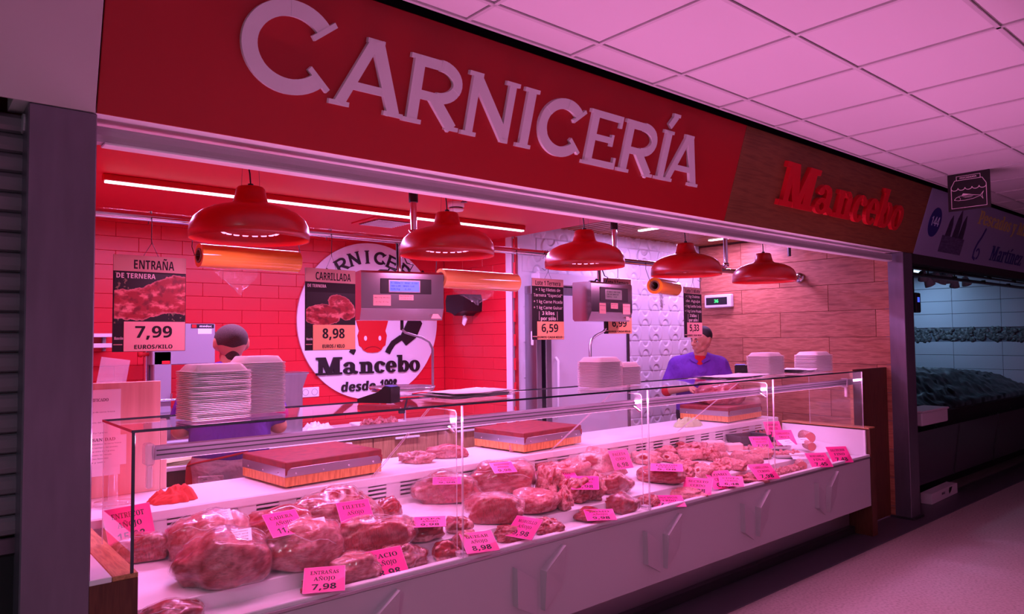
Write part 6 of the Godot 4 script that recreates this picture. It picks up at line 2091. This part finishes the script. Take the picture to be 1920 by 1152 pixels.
# ---------------------------------------------------------------- back counter, saw, sink
func back_things() -> void:
	var t := thing("back_counter", "low wood-fronted back counter with a white top along the red wall", "counter", Vector3(2.5, 0, -2.72))
	boxpart("worktop", Vector3(0, 0.885, 0), Vector3(3.02, 0.03, 0.76), M.white, t, 0.003)
	for k in 5:
		var d := boxpart("drawer_front", Vector3(-1.2 + 0.6 * k, 0.62, 0.352), Vector3(0.592, 0.48, 0.02), M.wood_y, t, 0.002)
		boxpart("pull", Vector3(0, 0.225, 0.02), Vector3(0.22, 0.016, 0.03), M.white, d, 0.003)
	boxpart("carcass", Vector3(0, 0.45, -0.02), Vector3(3.0, 0.84, 0.7), M.walnut, t)
	# meat bandsaw
	t = thing("meat_bandsaw", "grey steel meat bandsaw beside the cropped-haired butcher", "machine", Vector3(1.38, 0.90, -2.62))
	boxpart("base", Vector3(0.1, 0.04, 0), Vector3(0.55, 0.08, 0.42), M.sawgrey, t, 0.01)
	boxpart("column", Vector3(-0.05, 0.35, 0), Vector3(0.11, 0.62, 0.2), M.sawgrey, t, 0.006)
	var st := S()
	box(st, Vector3(0.085, 0.705, 0.0), Vector3(0.40, 0.275, 0.2), Basis(), 0.006)
	var hd := part("wheel_housing", st, M.sawgrey, t)
	boxpart("badge", Vector3(0.20, 0.825, 0.1012), Vector3(0.15, 0.028, 0.002), M.black, hd)
	textpart("lettering", "medoc", sansb, 0.014, 0.001, M.white, hd, at(0.22, 0.825, 0.102), 0.08)
	boxpart("badge_mark", Vector3(0.145, 0.825, 0.1025), Vector3(0.03, 0.022, 0.002), M.apronred, hd)
	boxpart("sticker", Vector3(0.215, 0.79, 0.1012), Vector3(0.09, 0.035, 0.002), M.paper, hd)
	boxpart("badge_mark", Vector3(-0.03, 0.585, 0.1012), Vector3(0.05, 0.022, 0.002), M.apronred, hd)
	boxpart("table", Vector3(0.12, 0.25, 0.05), Vector3(0.46, 0.02, 0.4), M.steel, t, 0.003)
	st = S()
	box(st, Vector3(0.24, 0.46, 0.0), Vector3(0.012, 0.40, 0.02), Basis(), 0.002)
	part("blade", st, M.chrome, t)
	st = S()
	tube(st, [Vector3(0.29, 0.66, 0.03), Vector3(0.29, 0.40, 0.03)], 0.009, 8)
	part("blade_guide", st, M.white, t)
	st = S()
	lathe(st, [[0.0, 0.03], [0.02, 0.025], [0.028, 0.0], [0.02, -0.025], [0.0, -0.03]], 16, at(0.30, 0.70, 0.03))
	lathe(st, [[0.0, 0.025], [0.018, 0.02], [0.022, 0.0], [0.018, -0.02], [0.0, -0.025]], 16, at(0.30, 0.77, 0.0))
	part("tension_knob", st, M.black, t)
	st = S()
	lathe(st, [[0.0, 0.05], [0.016, 0.05], [0.02, 0.03], [0.012, 0.02], [0.012, -0.02], [0.0, -0.02]], 14, Transform3D(Basis(Vector3(0, 0, 1), PI / 2), Vector3(-0.13, 0.64, 0.02)))
	part("stop_button", st, M.apronred, t)
	st = S()
	tube(st, [Vector3(-0.09, 0.34, 0.12), Vector3(0.1, 0.34, 0.12)], 0.009, 8)
	tube(st, [Vector3(0.0, 0.34, 0.12), Vector3(0.0, 0.38, 0.12)], 0.007, 8)
	part("meat_pusher", st, M.chrome, t)
	st = S()
	tube(st, [Vector3(-0.125, 0.0, 0.0), Vector3(-0.125, 0.68, 0.0)], 0.02, 10)
	part("rear_post", st, M.chrome, t)
	# steel basin
	t = thing("steel_basin", "steel hopper basin standing left of the double socket", "basin", Vector3(2.24, 0.90, -2.72))
	st = S()
	extrude(st, PackedVector2Array([Vector2(-0.10, 0.0), Vector2(0.09, 0.0), Vector2(0.09, 0.36), Vector2(0.13, 0.47), Vector2(-0.13, 0.47), Vector2(-0.10, 0.36)]), 0.26, at(0, 0, -0.13))
	part("hopper", st, M.steel, t)
	boxpart("rim", Vector3(0, 0.475, 0), Vector3(0.28, 0.015, 0.28), M.steel, t, 0.004)
	# tray of meat strips, plastic bag, tap
	t = thing("meat_dish", "white dish of meat strips on the back counter", "dish", Vector3(3.03, 0.901, -2.66), -10.0)
	st = S()
	for s in [-1.0, 1.0]:
		box(st, Vector3(s * 0.2, 0.022, 0), Vector3(0.006, 0.05, 0.24), Basis(Vector3(0, 0, 1), -s * 0.7))
		box(st, Vector3(0, 0.022, s * 0.12), Vector3(0.4, 0.05, 0.006), Basis(Vector3(1, 0, 0), s * 0.7))
	box(st, Vector3(0, 0.004, 0), Vector3(0.38, 0.008, 0.22))
	part("dish_body", st, M.white, t)
	for k in 7:
		var o := thing("meat_strip", "streaky meat strip in the white dish on the back counter, number %s" % ["one", "two", "three", "four", "five", "six", "seven"][k] + " from the basin", "meat", Vector3(2.89 + 0.045 * k, 0.915 + 0.012 * (k % 2), -2.66 + 0.01 * (k % 3)), 40.0 + 25.0 * (k % 3), "meat strips in the white dish")
		put("flesh", blob(0.14, 0.05, 0.05, 300 + k % 3, 7, false), M.fleshmatte, o)
	cloth_heap("plastic_bag", Vector3(2.46, 0.901, -2.62), 0.16, 0.11, 0.10, M.bagwhite, "white plastic bag lying on the back counter", 17)
	t = thing("mixer_tap", "small chrome tap with a black lever on the back counter", "tap", Vector3(3.42, 0.901, -2.9))
	st = S()
	tube(st, [Vector3(0, 0, 0), Vector3(0, 0.10, 0), Vector3(0.03, 0.13, 0.03), Vector3(0.07, 0.12, 0.09)], 0.012, 10)
	part("spout", st, M.chrome, t)
	st = S()
	tube(st, [Vector3(0, 0.11, 0), Vector3(0.04, 0.20, -0.02)], 0.009, 8)
	box(st, Vector3(-0.03, 0.09, 0.0), Vector3(0.06, 0.04, 0.03), Basis(), 0.006)
	part("lever", st, M.black, t)
	# low side cabinet at the left with folded papers
	t = thing("side_cabinet", "low brown side cabinet with a white top behind the red cloth", "cabinet", Vector3(1.16, 0, -2.08))
	boxpart("carcass", Vector3(0, 0.44, 0), Vector3(0.62, 0.86, 0.36), M.walnut, t, 0.003)
	boxpart("top", Vector3(0, 0.885, 0.0), Vector3(0.66, 0.025, 0.40), M.white, t, 0.003)
	for k in 4:
		st = S()
		sheet(st, 0.42, 0.3, 0.0, 0.004 + 0.004 * k, Transform3D(), 50.0 + k)
		var o := part("yellow_paper", st, M.yellowpaper, self)
		o.name = numbered("yellow_paper")
		o.position = Vector3(1.16 + 0.01 * k, 0.90 + 0.006 * k, -2.07)
		o.rotation_degrees.y = 6.0 * k - 8.0
		tag(o, "pale yellow paper sheet on the low side cabinet, %s" % ["the bottom one", "third from the top", "second from the top", "the top one"][k], "paper", "yellow paper sheets on the side cabinet")
	# shelf and clear tub at the far left of the red wall
	t = thing("wall_shelf", "narrow white shelf on the red tiles beside the left pillar", "shelf", Vector3(1.0, 1.60, -3.02))
	boxpart("board", Vector3(0, 0, 0), Vector3(0.26, 0.03, 0.24), M.white, t, 0.003)
	boxpart("board", Vector3(0, 0.07, -0.05), Vector3(0.26, 0.025, 0.14), M.white, t, 0.003)
	boxpart("bracket", Vector3(0.1, 0.02, -0.1), Vector3(0.02, 0.12, 0.04), M.greyplastic, t)
	t = thing("clear_stand", "slanted clear acrylic panel with a printed sheet beside the left pillar", "panel", Vector3(0.98, 0.915, -2.35), 0.0)
	st = S()
	box(st, Vector3(0.0, 0.36, 0), Vector3(0.16, 0.5, 0.006), Basis(Vector3(0, 0, 1), -0.16))
	part("acrylic_sheet", st, M.acrylictint, t)
	boxpart("foot", Vector3(-0.04, 0.06, 0), Vector3(0.14, 0.12, 0.08), M.black, t, 0.005)

# ---------------------------------------------------------------- people: smooth unions of tapered bones, meshed as surface nets
# bone = [from, to, radius at from, radius at to] with an optional fifth entry: flattening along z
func sdf(st: SurfaceTool, bones: Array, cell: float, k: float, grp := 20) -> void:
	var lo := Vector3(1e9, 1e9, 1e9)
	var hi := -lo
	for b in bones:
		var r: float = maxf(b[2], b[3]) + cell * 3.0
		for e in 2:
			lo = lo.min(b[e] - Vector3(r, r, r))
			hi = hi.max(b[e] + Vector3(r, r, r))
	var n := ((hi - lo) / cell).ceil()
	var nx := int(n.x) + 1
	var ny := int(n.y) + 1
	var nzz := int(n.z) + 1
	var f := PackedFloat32Array()
	f.resize(nx * ny * nzz)
	f.fill(1.0)
	for b in bones:
		var a: Vector3 = b[0]
		var ba: Vector3 = b[1] - b[0]
		var ra: float = b[2]
		var rb: float = b[3]
		var fl: float = b[4] if b.size() > 4 else 1.0
		var neg: bool = b.size() > 5
		var m := maxf(ra, rb) * maxf(fl, 1.0) + k + cell * 1.5
		var p0: Vector3 = ((b[0].min(b[1]) - Vector3(m, m, m) - lo) / cell).floor().max(Vector3.ZERO)
		var p1: Vector3 = ((b[0].max(b[1]) + Vector3(m, m, m) - lo) / cell).ceil()
		var l2 := maxf(ba.length_squared(), 1e-9)
		for z in range(int(p0.z), mini(int(p1.z) + 1, nzz)):
			for y in range(int(p0.y), mini(int(p1.y) + 1, ny)):
				var row := (z * ny + y) * nx
				for x in range(int(p0.x), mini(int(p1.x) + 1, nx)):
					var pa := lo + Vector3(x, y, z) * cell - a
					var t := clampf(pa.dot(ba) / l2, 0.0, 1.0)
					var q := pa - ba * t
					q.z /= fl
					var d := q.length() - lerpf(ra, rb, t)
					var o := f[row + x]
					if neg:
						d = -d
						var h := maxf(k - absf(o - d), 0.0) / k
						f[row + x] = maxf(o, d) + h * h * k * 0.25
					else:
						var h := maxf(k - absf(o - d), 0.0) / k
						f[row + x] = minf(o, d) - h * h * k * 0.25
	var vid := PackedInt32Array()
	vid.resize(nx * ny * nzz)
	vid.fill(-1)
	var vs := PackedVector3Array()
	var sy := nx
	var sz := nx * ny
	var off := [0, 1, sy, sy + 1, sz, sz + 1, sz + sy, sz + sy + 1]
	var edges := [[0, 1], [2, 3], [4, 5], [6, 7], [0, 2], [1, 3], [4, 6], [5, 7], [0, 4], [1, 5], [2, 6], [3, 7]]
	for z in nzz - 1:
		for y in ny - 1:
			var row := (z * ny + y) * nx
			for x in nx - 1:
				var i := row + x
				var c := 0
				for e in 8:
					if f[i + off[e]] < 0.0:
						c += 1
				if c == 0 or c == 8:
					continue
				var s := Vector3.ZERO
				var cnt := 0
				for e in edges:
					var va := f[i + off[e[0]]]
					var vb := f[i + off[e[1]]]
					if (va < 0.0) != (vb < 0.0):
						var t := va / (va - vb)
						var A := Vector3(e[0] & 1, (e[0] >> 1) & 1, e[0] >> 2)
						var B := Vector3(e[1] & 1, (e[1] >> 1) & 1, e[1] >> 2)
						s += A.lerp(B, t)
						cnt += 1
				vid[i] = vs.size()
				vs.append(lo + (Vector3(x, y, z) + s / cnt) * cell)
	st.set_smooth_group(grp)
	for z in range(1, nzz - 1):
		for y in range(1, ny - 1):
			var row := (z * ny + y) * nx
			for x in range(1, nx - 1):
				var i := row + x
				var v0 := f[i] < 0.0
				if v0 != (f[i + 1] < 0.0):
					facet(st, vs, vid[i], vid[i - sy], vid[i - sy - sz], vid[i - sz], not v0)
				if v0 != (f[i + sy] < 0.0):
					facet(st, vs, vid[i], vid[i - sz], vid[i - sz - 1], vid[i - 1], not v0)
				if v0 != (f[i + sz] < 0.0):
					facet(st, vs, vid[i], vid[i - 1], vid[i - 1 - sy], vid[i - sy], not v0)

func facet(st: SurfaceTool, vs: PackedVector3Array, a: int, b: int, c: int, d: int, flip: bool) -> void:
	if a < 0 or b < 0 or c < 0 or d < 0:
		return
	if flip:
		quad(st, vs[a], vs[b], vs[c], vs[d])
	else:
		quad(st, vs[d], vs[c], vs[b], vs[a])

func moved(bones: Array, xf: Transform3D) -> Array:
	var o := []
	for b in bones:
		var c: Array = b.duplicate()
		c[0] = xf * b[0]
		c[1] = xf * b[1]
		o.append(c)
	return o

# head facing +z, origin between the ears
func head_bones() -> Array:
	var v := func(x: float, y: float, z: float) -> Vector3: return Vector3(x, y, z)
	var b := [
		[v.call(0, 0.035, -0.025), v.call(0, 0.03, 0.012), 0.082, 0.078],
		[v.call(-0.012, 0.03, -0.01), v.call(0.012, 0.03, -0.01), 0.080, 0.080],
		[v.call(0, -0.02, -0.02), v.call(0, -0.05, 0.02), 0.066, 0.056],
		[v.call(-0.03, -0.065, 0.025), v.call(0.03, -0.065, 0.025), 0.030, 0.030],
		[v.call(0, -0.03, 0.045), v.call(0, -0.085, 0.062), 0.040, 0.024],
		[v.call(-0.03, 0.022, 0.068), v.call(0.03, 0.022, 0.068), 0.020, 0.020],
		[v.call(-0.042, -0.018, 0.055), v.call(-0.03, -0.035, 0.058), 0.022, 0.02],
		[v.call(0.042, -0.018, 0.055), v.call(0.03, -0.035, 0.058), 0.022, 0.02],
		[v.call(0, 0.012, 0.088), v.call(0, -0.024, 0.106), 0.009, 0.013],
		[v.call(-0.011, -0.028, 0.094), v.call(0.011, -0.028, 0.094), 0.009, 0.009],
		[v.call(-0.018, -0.053, 0.083), v.call(0.018, -0.053, 0.083), 0.007, 0.007],
		[v.call(-0.016, -0.063, 0.081), v.call(0.016, -0.063, 0.081), 0.008, 0.008],
		[v.call(-0.03, 0.006, 0.098), v.call(-0.03, 0.006, 0.100), 0.016, 0.016, 1.0, true],
		[v.call(0.03, 0.006, 0.098), v.call(0.03, 0.006, 0.100), 0.016, 0.016, 1.0, true],
	]
	for s in [-1.0, 1.0]:
		b.append([v.call(0.078 * s, 0.014, -0.012), v.call(0.082 * s, -0.002, -0.006), 0.013, 0.015, 1.0])
		b.append([v.call(0.086 * s, 0.022, -0.020), v.call(0.084 * s, -0.006, -0.014), 0.009, 0.009, 1.4])
		b.append([v.call(0.079 * s, -0.012, -0.006), v.call(0.077 * s, -0.024, -0.002), 0.009, 0.007, 1.0])
	return b

func face_parts(p: Node3D, xf: Transform3D) -> void:
	for s in [-1.0, 1.0]:
		var st := S()
		lathe(st, [[0.0, -0.0115], [0.008, -0.008], [0.0115, 0.0], [0.008, 0.008], [0.0, 0.0115]], 16, xf * Transform3D(Basis(), Vector3(0.03 * s, 0.005, 0.074)))
		part("eyeball", st, M.eyewhite, p)
		st = S()
		lathe(st, [[0.0, 0.0015], [0.004, 0.001], [0.0055, -0.0015]], 12, xf * Transform3D(Basis(Vector3(1, 0, 0), PI / 2), Vector3(0.03 * s, 0.005, 0.0850)))
		part("iris", st, M.hairdark, p)
		st = S()
		tube(st, [xf * Vector3(0.013 * s, 0.024, 0.090), xf * Vector3(0.03 * s, 0.030, 0.089), xf * Vector3(0.048 * s, 0.024, 0.078)], [0.003, 0.0045, 0.002], 6)
		part("eyebrow", st, M.hairdark, p)
		st = S()
		tube(st, [xf * Vector3(0.017 * s, 0.010, 0.083), xf * Vector3(0.03 * s, 0.0145, 0.085), xf * Vector3(0.044 * s, 0.009, 0.077)], [0.002, 0.003, 0.002], 6)
		part("eyelid", st, M.skin, p)
	var st := S()
	tube(st, [xf * Vector3(-0.024, -0.057, 0.083), xf * Vector3(0, -0.058, 0.0905), xf * Vector3(0.024, -0.057, 0.083)], [0.001, 0.0022, 0.001], 6)
	part("mouth", st, M.lip, p)

# a hand: palm from the wrist along +x with four fingers and a thumb, back of the hand up, fingers curled down
func hand_bones(side: float) -> Array:
	var b := [[Vector3(0, 0, 0), Vector3(0.05, -0.004, 0.0), 0.024, 0.022, 1.0], [Vector3(0.03, -0.004, -0.024), Vector3(0.082, -0.006, -0.026), 0.016, 0.013], [Vector3(0.03, -0.004, 0.024), Vector3(0.080, -0.008, 0.026), 0.016, 0.013], [Vector3(0.05, -0.002, 0), Vector3(0.084, -0.004, 0), 0.017, 0.014]]
	var len := [0.072, 0.082, 0.076, 0.058]
	for i in 4:
		var z := (-0.03 + 0.02 * i) * side
		var l: float = len[i]
		var p0 := Vector3(0.082 - 0.004 * absf(i - 1.3), -0.004, z)
		var p1 := p0 + Vector3(l * 0.45, 0.004 - 0.004 * i, z * 0.12)
		var p2 := p1 + Vector3(l * 0.26, -0.014, z * 0.05)
		var p3 := p2 + Vector3(l * 0.16, -0.016, 0)
		b.append([p0, p1, 0.0098, 0.0088])
		b.append([p1, p2, 0.0088, 0.0080])
		b.append([p2, p3, 0.0080, 0.0070])
	b.append([Vector3(0.022, -0.006, -0.026 * side), Vector3(0.055, -0.016, -0.056 * side), 0.014, 0.011])
	b.append([Vector3(0.055, -0.016, -0.056 * side), Vector3(0.082, -0.022, -0.062 * side), 0.0105, 0.0085])
	return b

func people() -> void:
	var V := func(x: float, y: float, z: float) -> Vector3: return Vector3(x, y, z)
	# --- the butcher seen from behind, at the saw
	var p := thing("person", "person with cropped hair in a purple polo shirt and red apron, seen from behind", "person", Vector3(1.46, 0, -1.62), -19.0)
	var hx := Transform3D(Basis(Vector3(0, 1, 0), PI + 0.12) * Basis(Vector3(1, 0, 0), 0.10), V.call(0.0, 1.598, -0.02))
	var st := S()
	sdf(st, [
		[V.call(0, 1.54, -0.01), V.call(0, 1.40, 0.02), 0.058, 0.070],
		[V.call(-0.15, 1.37, 0.02), V.call(0.15, 1.37, 0.02), 0.06, 0.06],
		[V.call(0, 1.36, 0.0), V.call(0, 1.0, 0.0), 0.09, 0.09],
		[V.call(-0.195, 1.36, 0.0), V.call(-0.265, 1.12, -0.05), 0.05, 0.042],
		[V.call(-0.265, 1.12, -0.05), V.call(-0.16, 1.10, -0.28), 0.042, 0.03],
		[V.call(0.195, 1.36, 0.0), V.call(0.265, 1.12, -0.05), 0.05, 0.042],
		[V.call(0.265, 1.12, -0.05), V.call(0.14, 1.12, -0.28), 0.042, 0.03],
		[V.call(-0.09, 0.95, 0), V.call(-0.10, 0.50, 0.0), 0.08, 0.055],
		[V.call(-0.10, 0.50, 0.0), V.call(-0.10, 0.08, 0.02), 0.052, 0.038],
		[V.call(0.09, 0.95, 0), V.call(0.10, 0.50, 0.0), 0.08, 0.055],
		[V.call(0.10, 0.50, 0.0), V.call(0.10, 0.08, 0.02), 0.052, 0.038],
	], 0.016, 0.03)
	sdf(st, moved(head_bones(), hx), 0.0055, 0.016, 21)
	sdf(st, moved(hand_bones(1.0), Transform3D(Basis(Vector3(0, 1, 0), PI * 0.42), V.call(-0.16, 1.10, -0.28))), 0.005, 0.006, 22)
	sdf(st, moved(hand_bones(-1.0), Transform3D(Basis(Vector3(0, 1, 0), PI * 0.58), V.call(0.14, 1.12, -0.28))), 0.005, 0.006, 23)
	part("body", st, M.skin, p)
	face_parts(p, hx)
	st = S()
	sdf(st, moved([[V.call(0, 0.0365, -0.0265), V.call(0, 0.038, 0.004), 0.0825, 0.0785], [V.call(-0.012, 0.032, -0.012), V.call(0.012, 0.032, -0.012), 0.0812, 0.0812], [V.call(0, -0.01, -0.032), V.call(0, -0.07, -0.036), 0.060, 0.040]], hx), 0.0055, 0.012)
	part("hair", st, M.hairgrey, p)
	st = S()
	sdf(st, [
		[V.call(-0.165, 1.365, 0.015), V.call(0.165, 1.365, 0.015), 0.072, 0.072],
		[V.call(-0.10, 1.28, 0.01), V.call(0.10, 1.28, 0.01), 0.118, 0.118],
		[V.call(-0.085, 1.28, 0.01), V.call(-0.085, 1.05, 0.0), 0.115, 0.118],
		[V.call(0.085, 1.28, 0.01), V.call(0.085, 1.05, 0.0), 0.115, 0.118],
		[V.call(-0.09, 1.06, 0.0), V.call(-0.085, 1.03, 0.0), 0.122, 0.122],
		[V.call(0.09, 1.06, 0.0), V.call(0.085, 1.02, 0.0), 0.122, 0.122],
		[V.call(-0.19, 1.365, 0.005), V.call(-0.255, 1.19, -0.035), 0.07, 0.066],
		[V.call(0.19, 1.365, 0.005), V.call(0.255, 1.19, -0.035), 0.07, 0.066],
		[V.call(0, 1.42, 0.02), V.call(0, 1.39, 0.02), 0.075, 0.085],
		[V.call(0, 1.30, 0.015), V.call(0, 1.03, 0.01), 0.118, 0.124],
		[V.call(-0.06, 1.455, 0.015), V.call(-0.17, 1.40, 0.01), 0.05, 0.06],
		[V.call(0.06, 1.455, 0.015), V.call(0.17, 1.40, 0.01), 0.05, 0.06],
	], 0.013, 0.05)
	part("polo_shirt", st, M.purple, p)
	st = S()
	var ring := []
	for i in 21:
		var a := TAU * i / 20.0
		ring.append(V.call(0.078 * cos(a), 1.462 + 0.012 * sin(a), 0.012 + 0.075 * sin(a)))
	tube(st, ring, 0.016, 8, false, 0.7)
	part("collar", st, M.purpledark, p)
	st = S()
	sdf(st, [
		[V.call(-0.085, 0.95, 0.0), V.call(0.085, 0.95, 0.0), 0.120, 0.120],
		[V.call(-0.095, 0.90, 0.0), V.call(-0.105, 0.50, 0.0), 0.105, 0.085],
		[V.call(-0.105, 0.50, 0.0), V.call(-0.105, 0.10, 0.02), 0.08, 0.07],
		[V.call(0.095, 0.90, 0.0), V.call(0.105, 0.50, 0.0), 0.105, 0.085],
		[V.call(0.105, 0.50, 0.0), V.call(0.105, 0.10, 0.02), 0.08, 0.07],
	], 0.016, 0.03)
	var tr := part("trousers", st, M.trousers, p)
	st = S()
	box(st, V.call(-0.10, 0.80, 0.108), Vector3(0.13, 0.13, 0.012), Basis(Vector3(1, 0, 0), 0.08), 0.005)
	box(st, V.call(-0.10, 0.862, 0.114), Vector3(0.135, 0.04, 0.012), Basis(Vector3(1, 0, 0), 0.08), 0.005)
	part("pocket", st, M.trousers, tr)
	st = S()
	sdf(st, [[V.call(-0.10, 1.25, -0.115), V.call(0.10, 1.25, -0.115), 0.04, 0.04], [V.call(-0.15, 1.0, -0.10), V.call(0.15, 1.0, -0.10), 0.05, 0.05], [V.call(-0.18, 0.9, -0.06), V.call(-0.20, 0.5, -0.05), 0.055, 0.05], [V.call(0.18, 0.9, -0.06), V.call(0.20, 0.5, -0.05), 0.055, 0.05], [V.call(-0.1, 0.8, -0.11), V.call(0.1, 0.8, -0.11), 0.05, 0.05], [V.call(-0.12, 0.5, -0.09), V.call(0.12, 0.5, -0.09), 0.05, 0.05]], 0.014, 0.05)
	var ap := part("apron", st, M.apronred, p)
	st = S()
	var strap := []
	for i in 13:
		var a := PI * i / 12.0
		strap.append(V.call(-0.215 * cos(a), 0.925 + 0.12 * i / 12.0, 0.132 * sin(a)))
	tube(st, strap, 0.014, 8, true, 0.45)
	part("apron_strap", st, M.apronred, ap)
	for s in [-1.0, 1.0]:
		st = S()
		sdf(st, [[V.call(0.105 * s, 0.05, 0.04), V.call(0.11 * s, 0.035, -0.12), 0.048, 0.042, 1.0]], 0.014, 0.02)
		part("shoe", st, M.black, p)
	# --- the butcher at the right block, face turned to the left
	p = thing("person", "person in a purple polo shirt over red, looking aside at the right butcher's block", "person", Vector3(5.62, 0, -1.37), -55.0)
	hx = Transform3D(Basis(Vector3(0, 1, 0), -0.8) * Basis(Vector3(1, 0, 0), 0.12) * Basis(Vector3(0, 0, 1), -0.06), V.call(0.03, 1.585, 0.07))
	st = S()
	sdf(st, [
		[V.call(0.03, 1.54, 0.055), V.call(0.012, 1.38, 0.02), 0.055, 0.068],
		[V.call(-0.15, 1.36, 0.01), V.call(0.15, 1.36, 0.01), 0.06, 0.06],
		[V.call(0, 1.34, 0.0), V.call(0, 1.0, -0.02), 0.09, 0.09],
		[V.call(-0.20, 1.345, 0.0), V.call(-0.275, 1.13, 0.06), 0.05, 0.043],
		[V.call(-0.275, 1.13, 0.06), V.call(-0.075, 1.165, 0.225), 0.043, 0.029],
		[V.call(0.20, 1.345, 0.0), V.call(0.27, 1.12, 0.04), 0.05, 0.043],
		[V.call(0.27, 1.12, 0.04), V.call(0.12, 1.20, 0.22), 0.043, 0.029],
		[V.call(-0.09, 0.95, -0.02), V.call(-0.10, 0.50, 0.0), 0.08, 0.055],
		[V.call(-0.10, 0.50, 0.0), V.call(-0.10, 0.08, -0.02), 0.052, 0.038],
		[V.call(0.09, 0.95, -0.02), V.call(0.10, 0.50, 0.0), 0.08, 0.055],
		[V.call(0.10, 0.50, 0.0), V.call(0.10, 0.08, -0.02), 0.052, 0.038],
	], 0.016, 0.03)
	sdf(st, moved(head_bones(), hx), 0.0048, 0.015, 21)
	sdf(st, moved(hand_bones(-1.0), Transform3D(Basis(Vector3(0, 1, 0), -0.5) * Basis(Vector3(0, 0, 1), -0.25), V.call(-0.08, 1.17, 0.22))), 0.0045, 0.006, 22)
	sdf(st, moved(hand_bones(1.0), Transform3D(Basis(Vector3(0, 1, 0), PI + 0.5) * Basis(Vector3(0, 0, 1), -0.2), V.call(0.125, 1.20, 0.215))), 0.0045, 0.006, 23)
	part("body", st, M.skin, p)
	face_parts(p, hx)
	st = S()
	sdf(st, moved([[V.call(0, 0.052, -0.026), V.call(0, 0.062, 0.018), 0.080, 0.064], [V.call(-0.014, 0.046, -0.018), V.call(0.014, 0.046, -0.018), 0.081, 0.081], [V.call(0, 0.0, -0.046), V.call(0, -0.035, -0.048), 0.056, 0.034], [V.call(-0.074, 0.035, -0.005), V.call(-0.076, 0.0, 0.004), 0.010, 0.005], [V.call(0.074, 0.035, -0.005), V.call(0.076, 0.0, 0.004), 0.010, 0.005]], hx), 0.0048, 0.012)
	part("hair", st, M.hairdark, p)
	st = S()
	sdf(st, [
		[V.call(-0.17, 1.35, 0.005), V.call(0.17, 1.35, 0.005), 0.074, 0.074],
		[V.call(-0.10, 1.27, 0.0), V.call(0.10, 1.27, 0.0), 0.122, 0.122],
		[V.call(-0.085, 1.27, 0.0), V.call(-0.085, 0.95, -0.02), 0.118, 0.122],
		[V.call(0.085, 1.27, 0.0), V.call(0.085, 0.95, -0.02), 0.118, 0.122],
		[V.call(-0.20, 1.35, 0.0), V.call(-0.262, 1.20, 0.04), 0.072, 0.070],
		[V.call(0.20, 1.35, 0.0), V.call(0.262, 1.19, 0.03), 0.072, 0.070],
		[V.call(0.012, 1.40, 0.018), V.call(0.008, 1.37, 0.01), 0.076, 0.09],
		[V.call(0, 1.28, 0.005), V.call(0, 0.94, -0.015), 0.12, 0.128],
		[V.call(-0.055, 1.425, 0.015), V.call(-0.17, 1.37, 0.005), 0.05, 0.065],
		[V.call(0.075, 1.425, 0.015), V.call(0.17, 1.37, 0.005), 0.05, 0.065],
	], 0.013, 0.05)
	var sh := part("polo_shirt", st, M.purple, p)
	st = S()
	box(st, V.call(0.0, 1.29, 0.124), Vector3(0.03, 0.12, 0.006), Basis(Vector3(1, 0, 0), -0.1), 0.002)
	part("placket", st, M.purple, sh)
	for s in [-1.0, 1.0]:
		st = S()
		var f := Basis(Vector3(0, 1, 0), 0.35 * s) * Basis(Vector3(0, 0, 1), 0.5 * s) * Basis(Vector3(1, 0, 0), -0.5)
		box(st, V.call(0.015 + 0.05 * s, 1.405, 0.098), Vector3(0.075, 0.034, 0.008), f, 0.003)
		part("collar_flap", st, M.purple, sh)
	st = S()
	sdf(st, [[V.call(0.018, 1.42, 0.035), V.call(0.012, 1.36, 0.05), 0.068, 0.066]], 0.008, 0.01)
	part("red_undershirt", st, M.apronred, p)
	for e in [[-0.262, 1.20, 0.04, -0.282, 1.125, 0.065], [0.262, 1.19, 0.03, 0.276, 1.12, 0.05]]:
		st = S()
		sdf(st, [[V.call(e[0], e[1], e[2]), V.call(e[3], e[4], e[5]), 0.056, 0.053]], 0.01, 0.01)
		part("red_sleeve", st, M.apronred, p)
	st = S()
	sdf(st, [
		[V.call(-0.085, 0.93, -0.02), V.call(0.085, 0.93, -0.02), 0.124, 0.124],
		[V.call(-0.095, 0.88, -0.02), V.call(-0.105, 0.50, 0.0), 0.105, 0.085],
		[V.call(-0.105, 0.50, 0.0), V.call(-0.105, 0.10, -0.02), 0.08, 0.07],
		[V.call(0.095, 0.88, -0.02), V.call(0.105, 0.50, 0.0), 0.105, 0.085],
		[V.call(0.105, 0.50, 0.0), V.call(0.105, 0.10, -0.02), 0.08, 0.07],
	], 0.016, 0.03)
	part("trousers", st, M.darkcloth, p)
	for s in [-1.0, 1.0]:
		st = S()
		sdf(st, [[V.call(0.105 * s, 0.05, -0.04), V.call(0.11 * s, 0.035, 0.12), 0.048, 0.042, 1.0]], 0.014, 0.02)
		part("shoe", st, M.black, p)
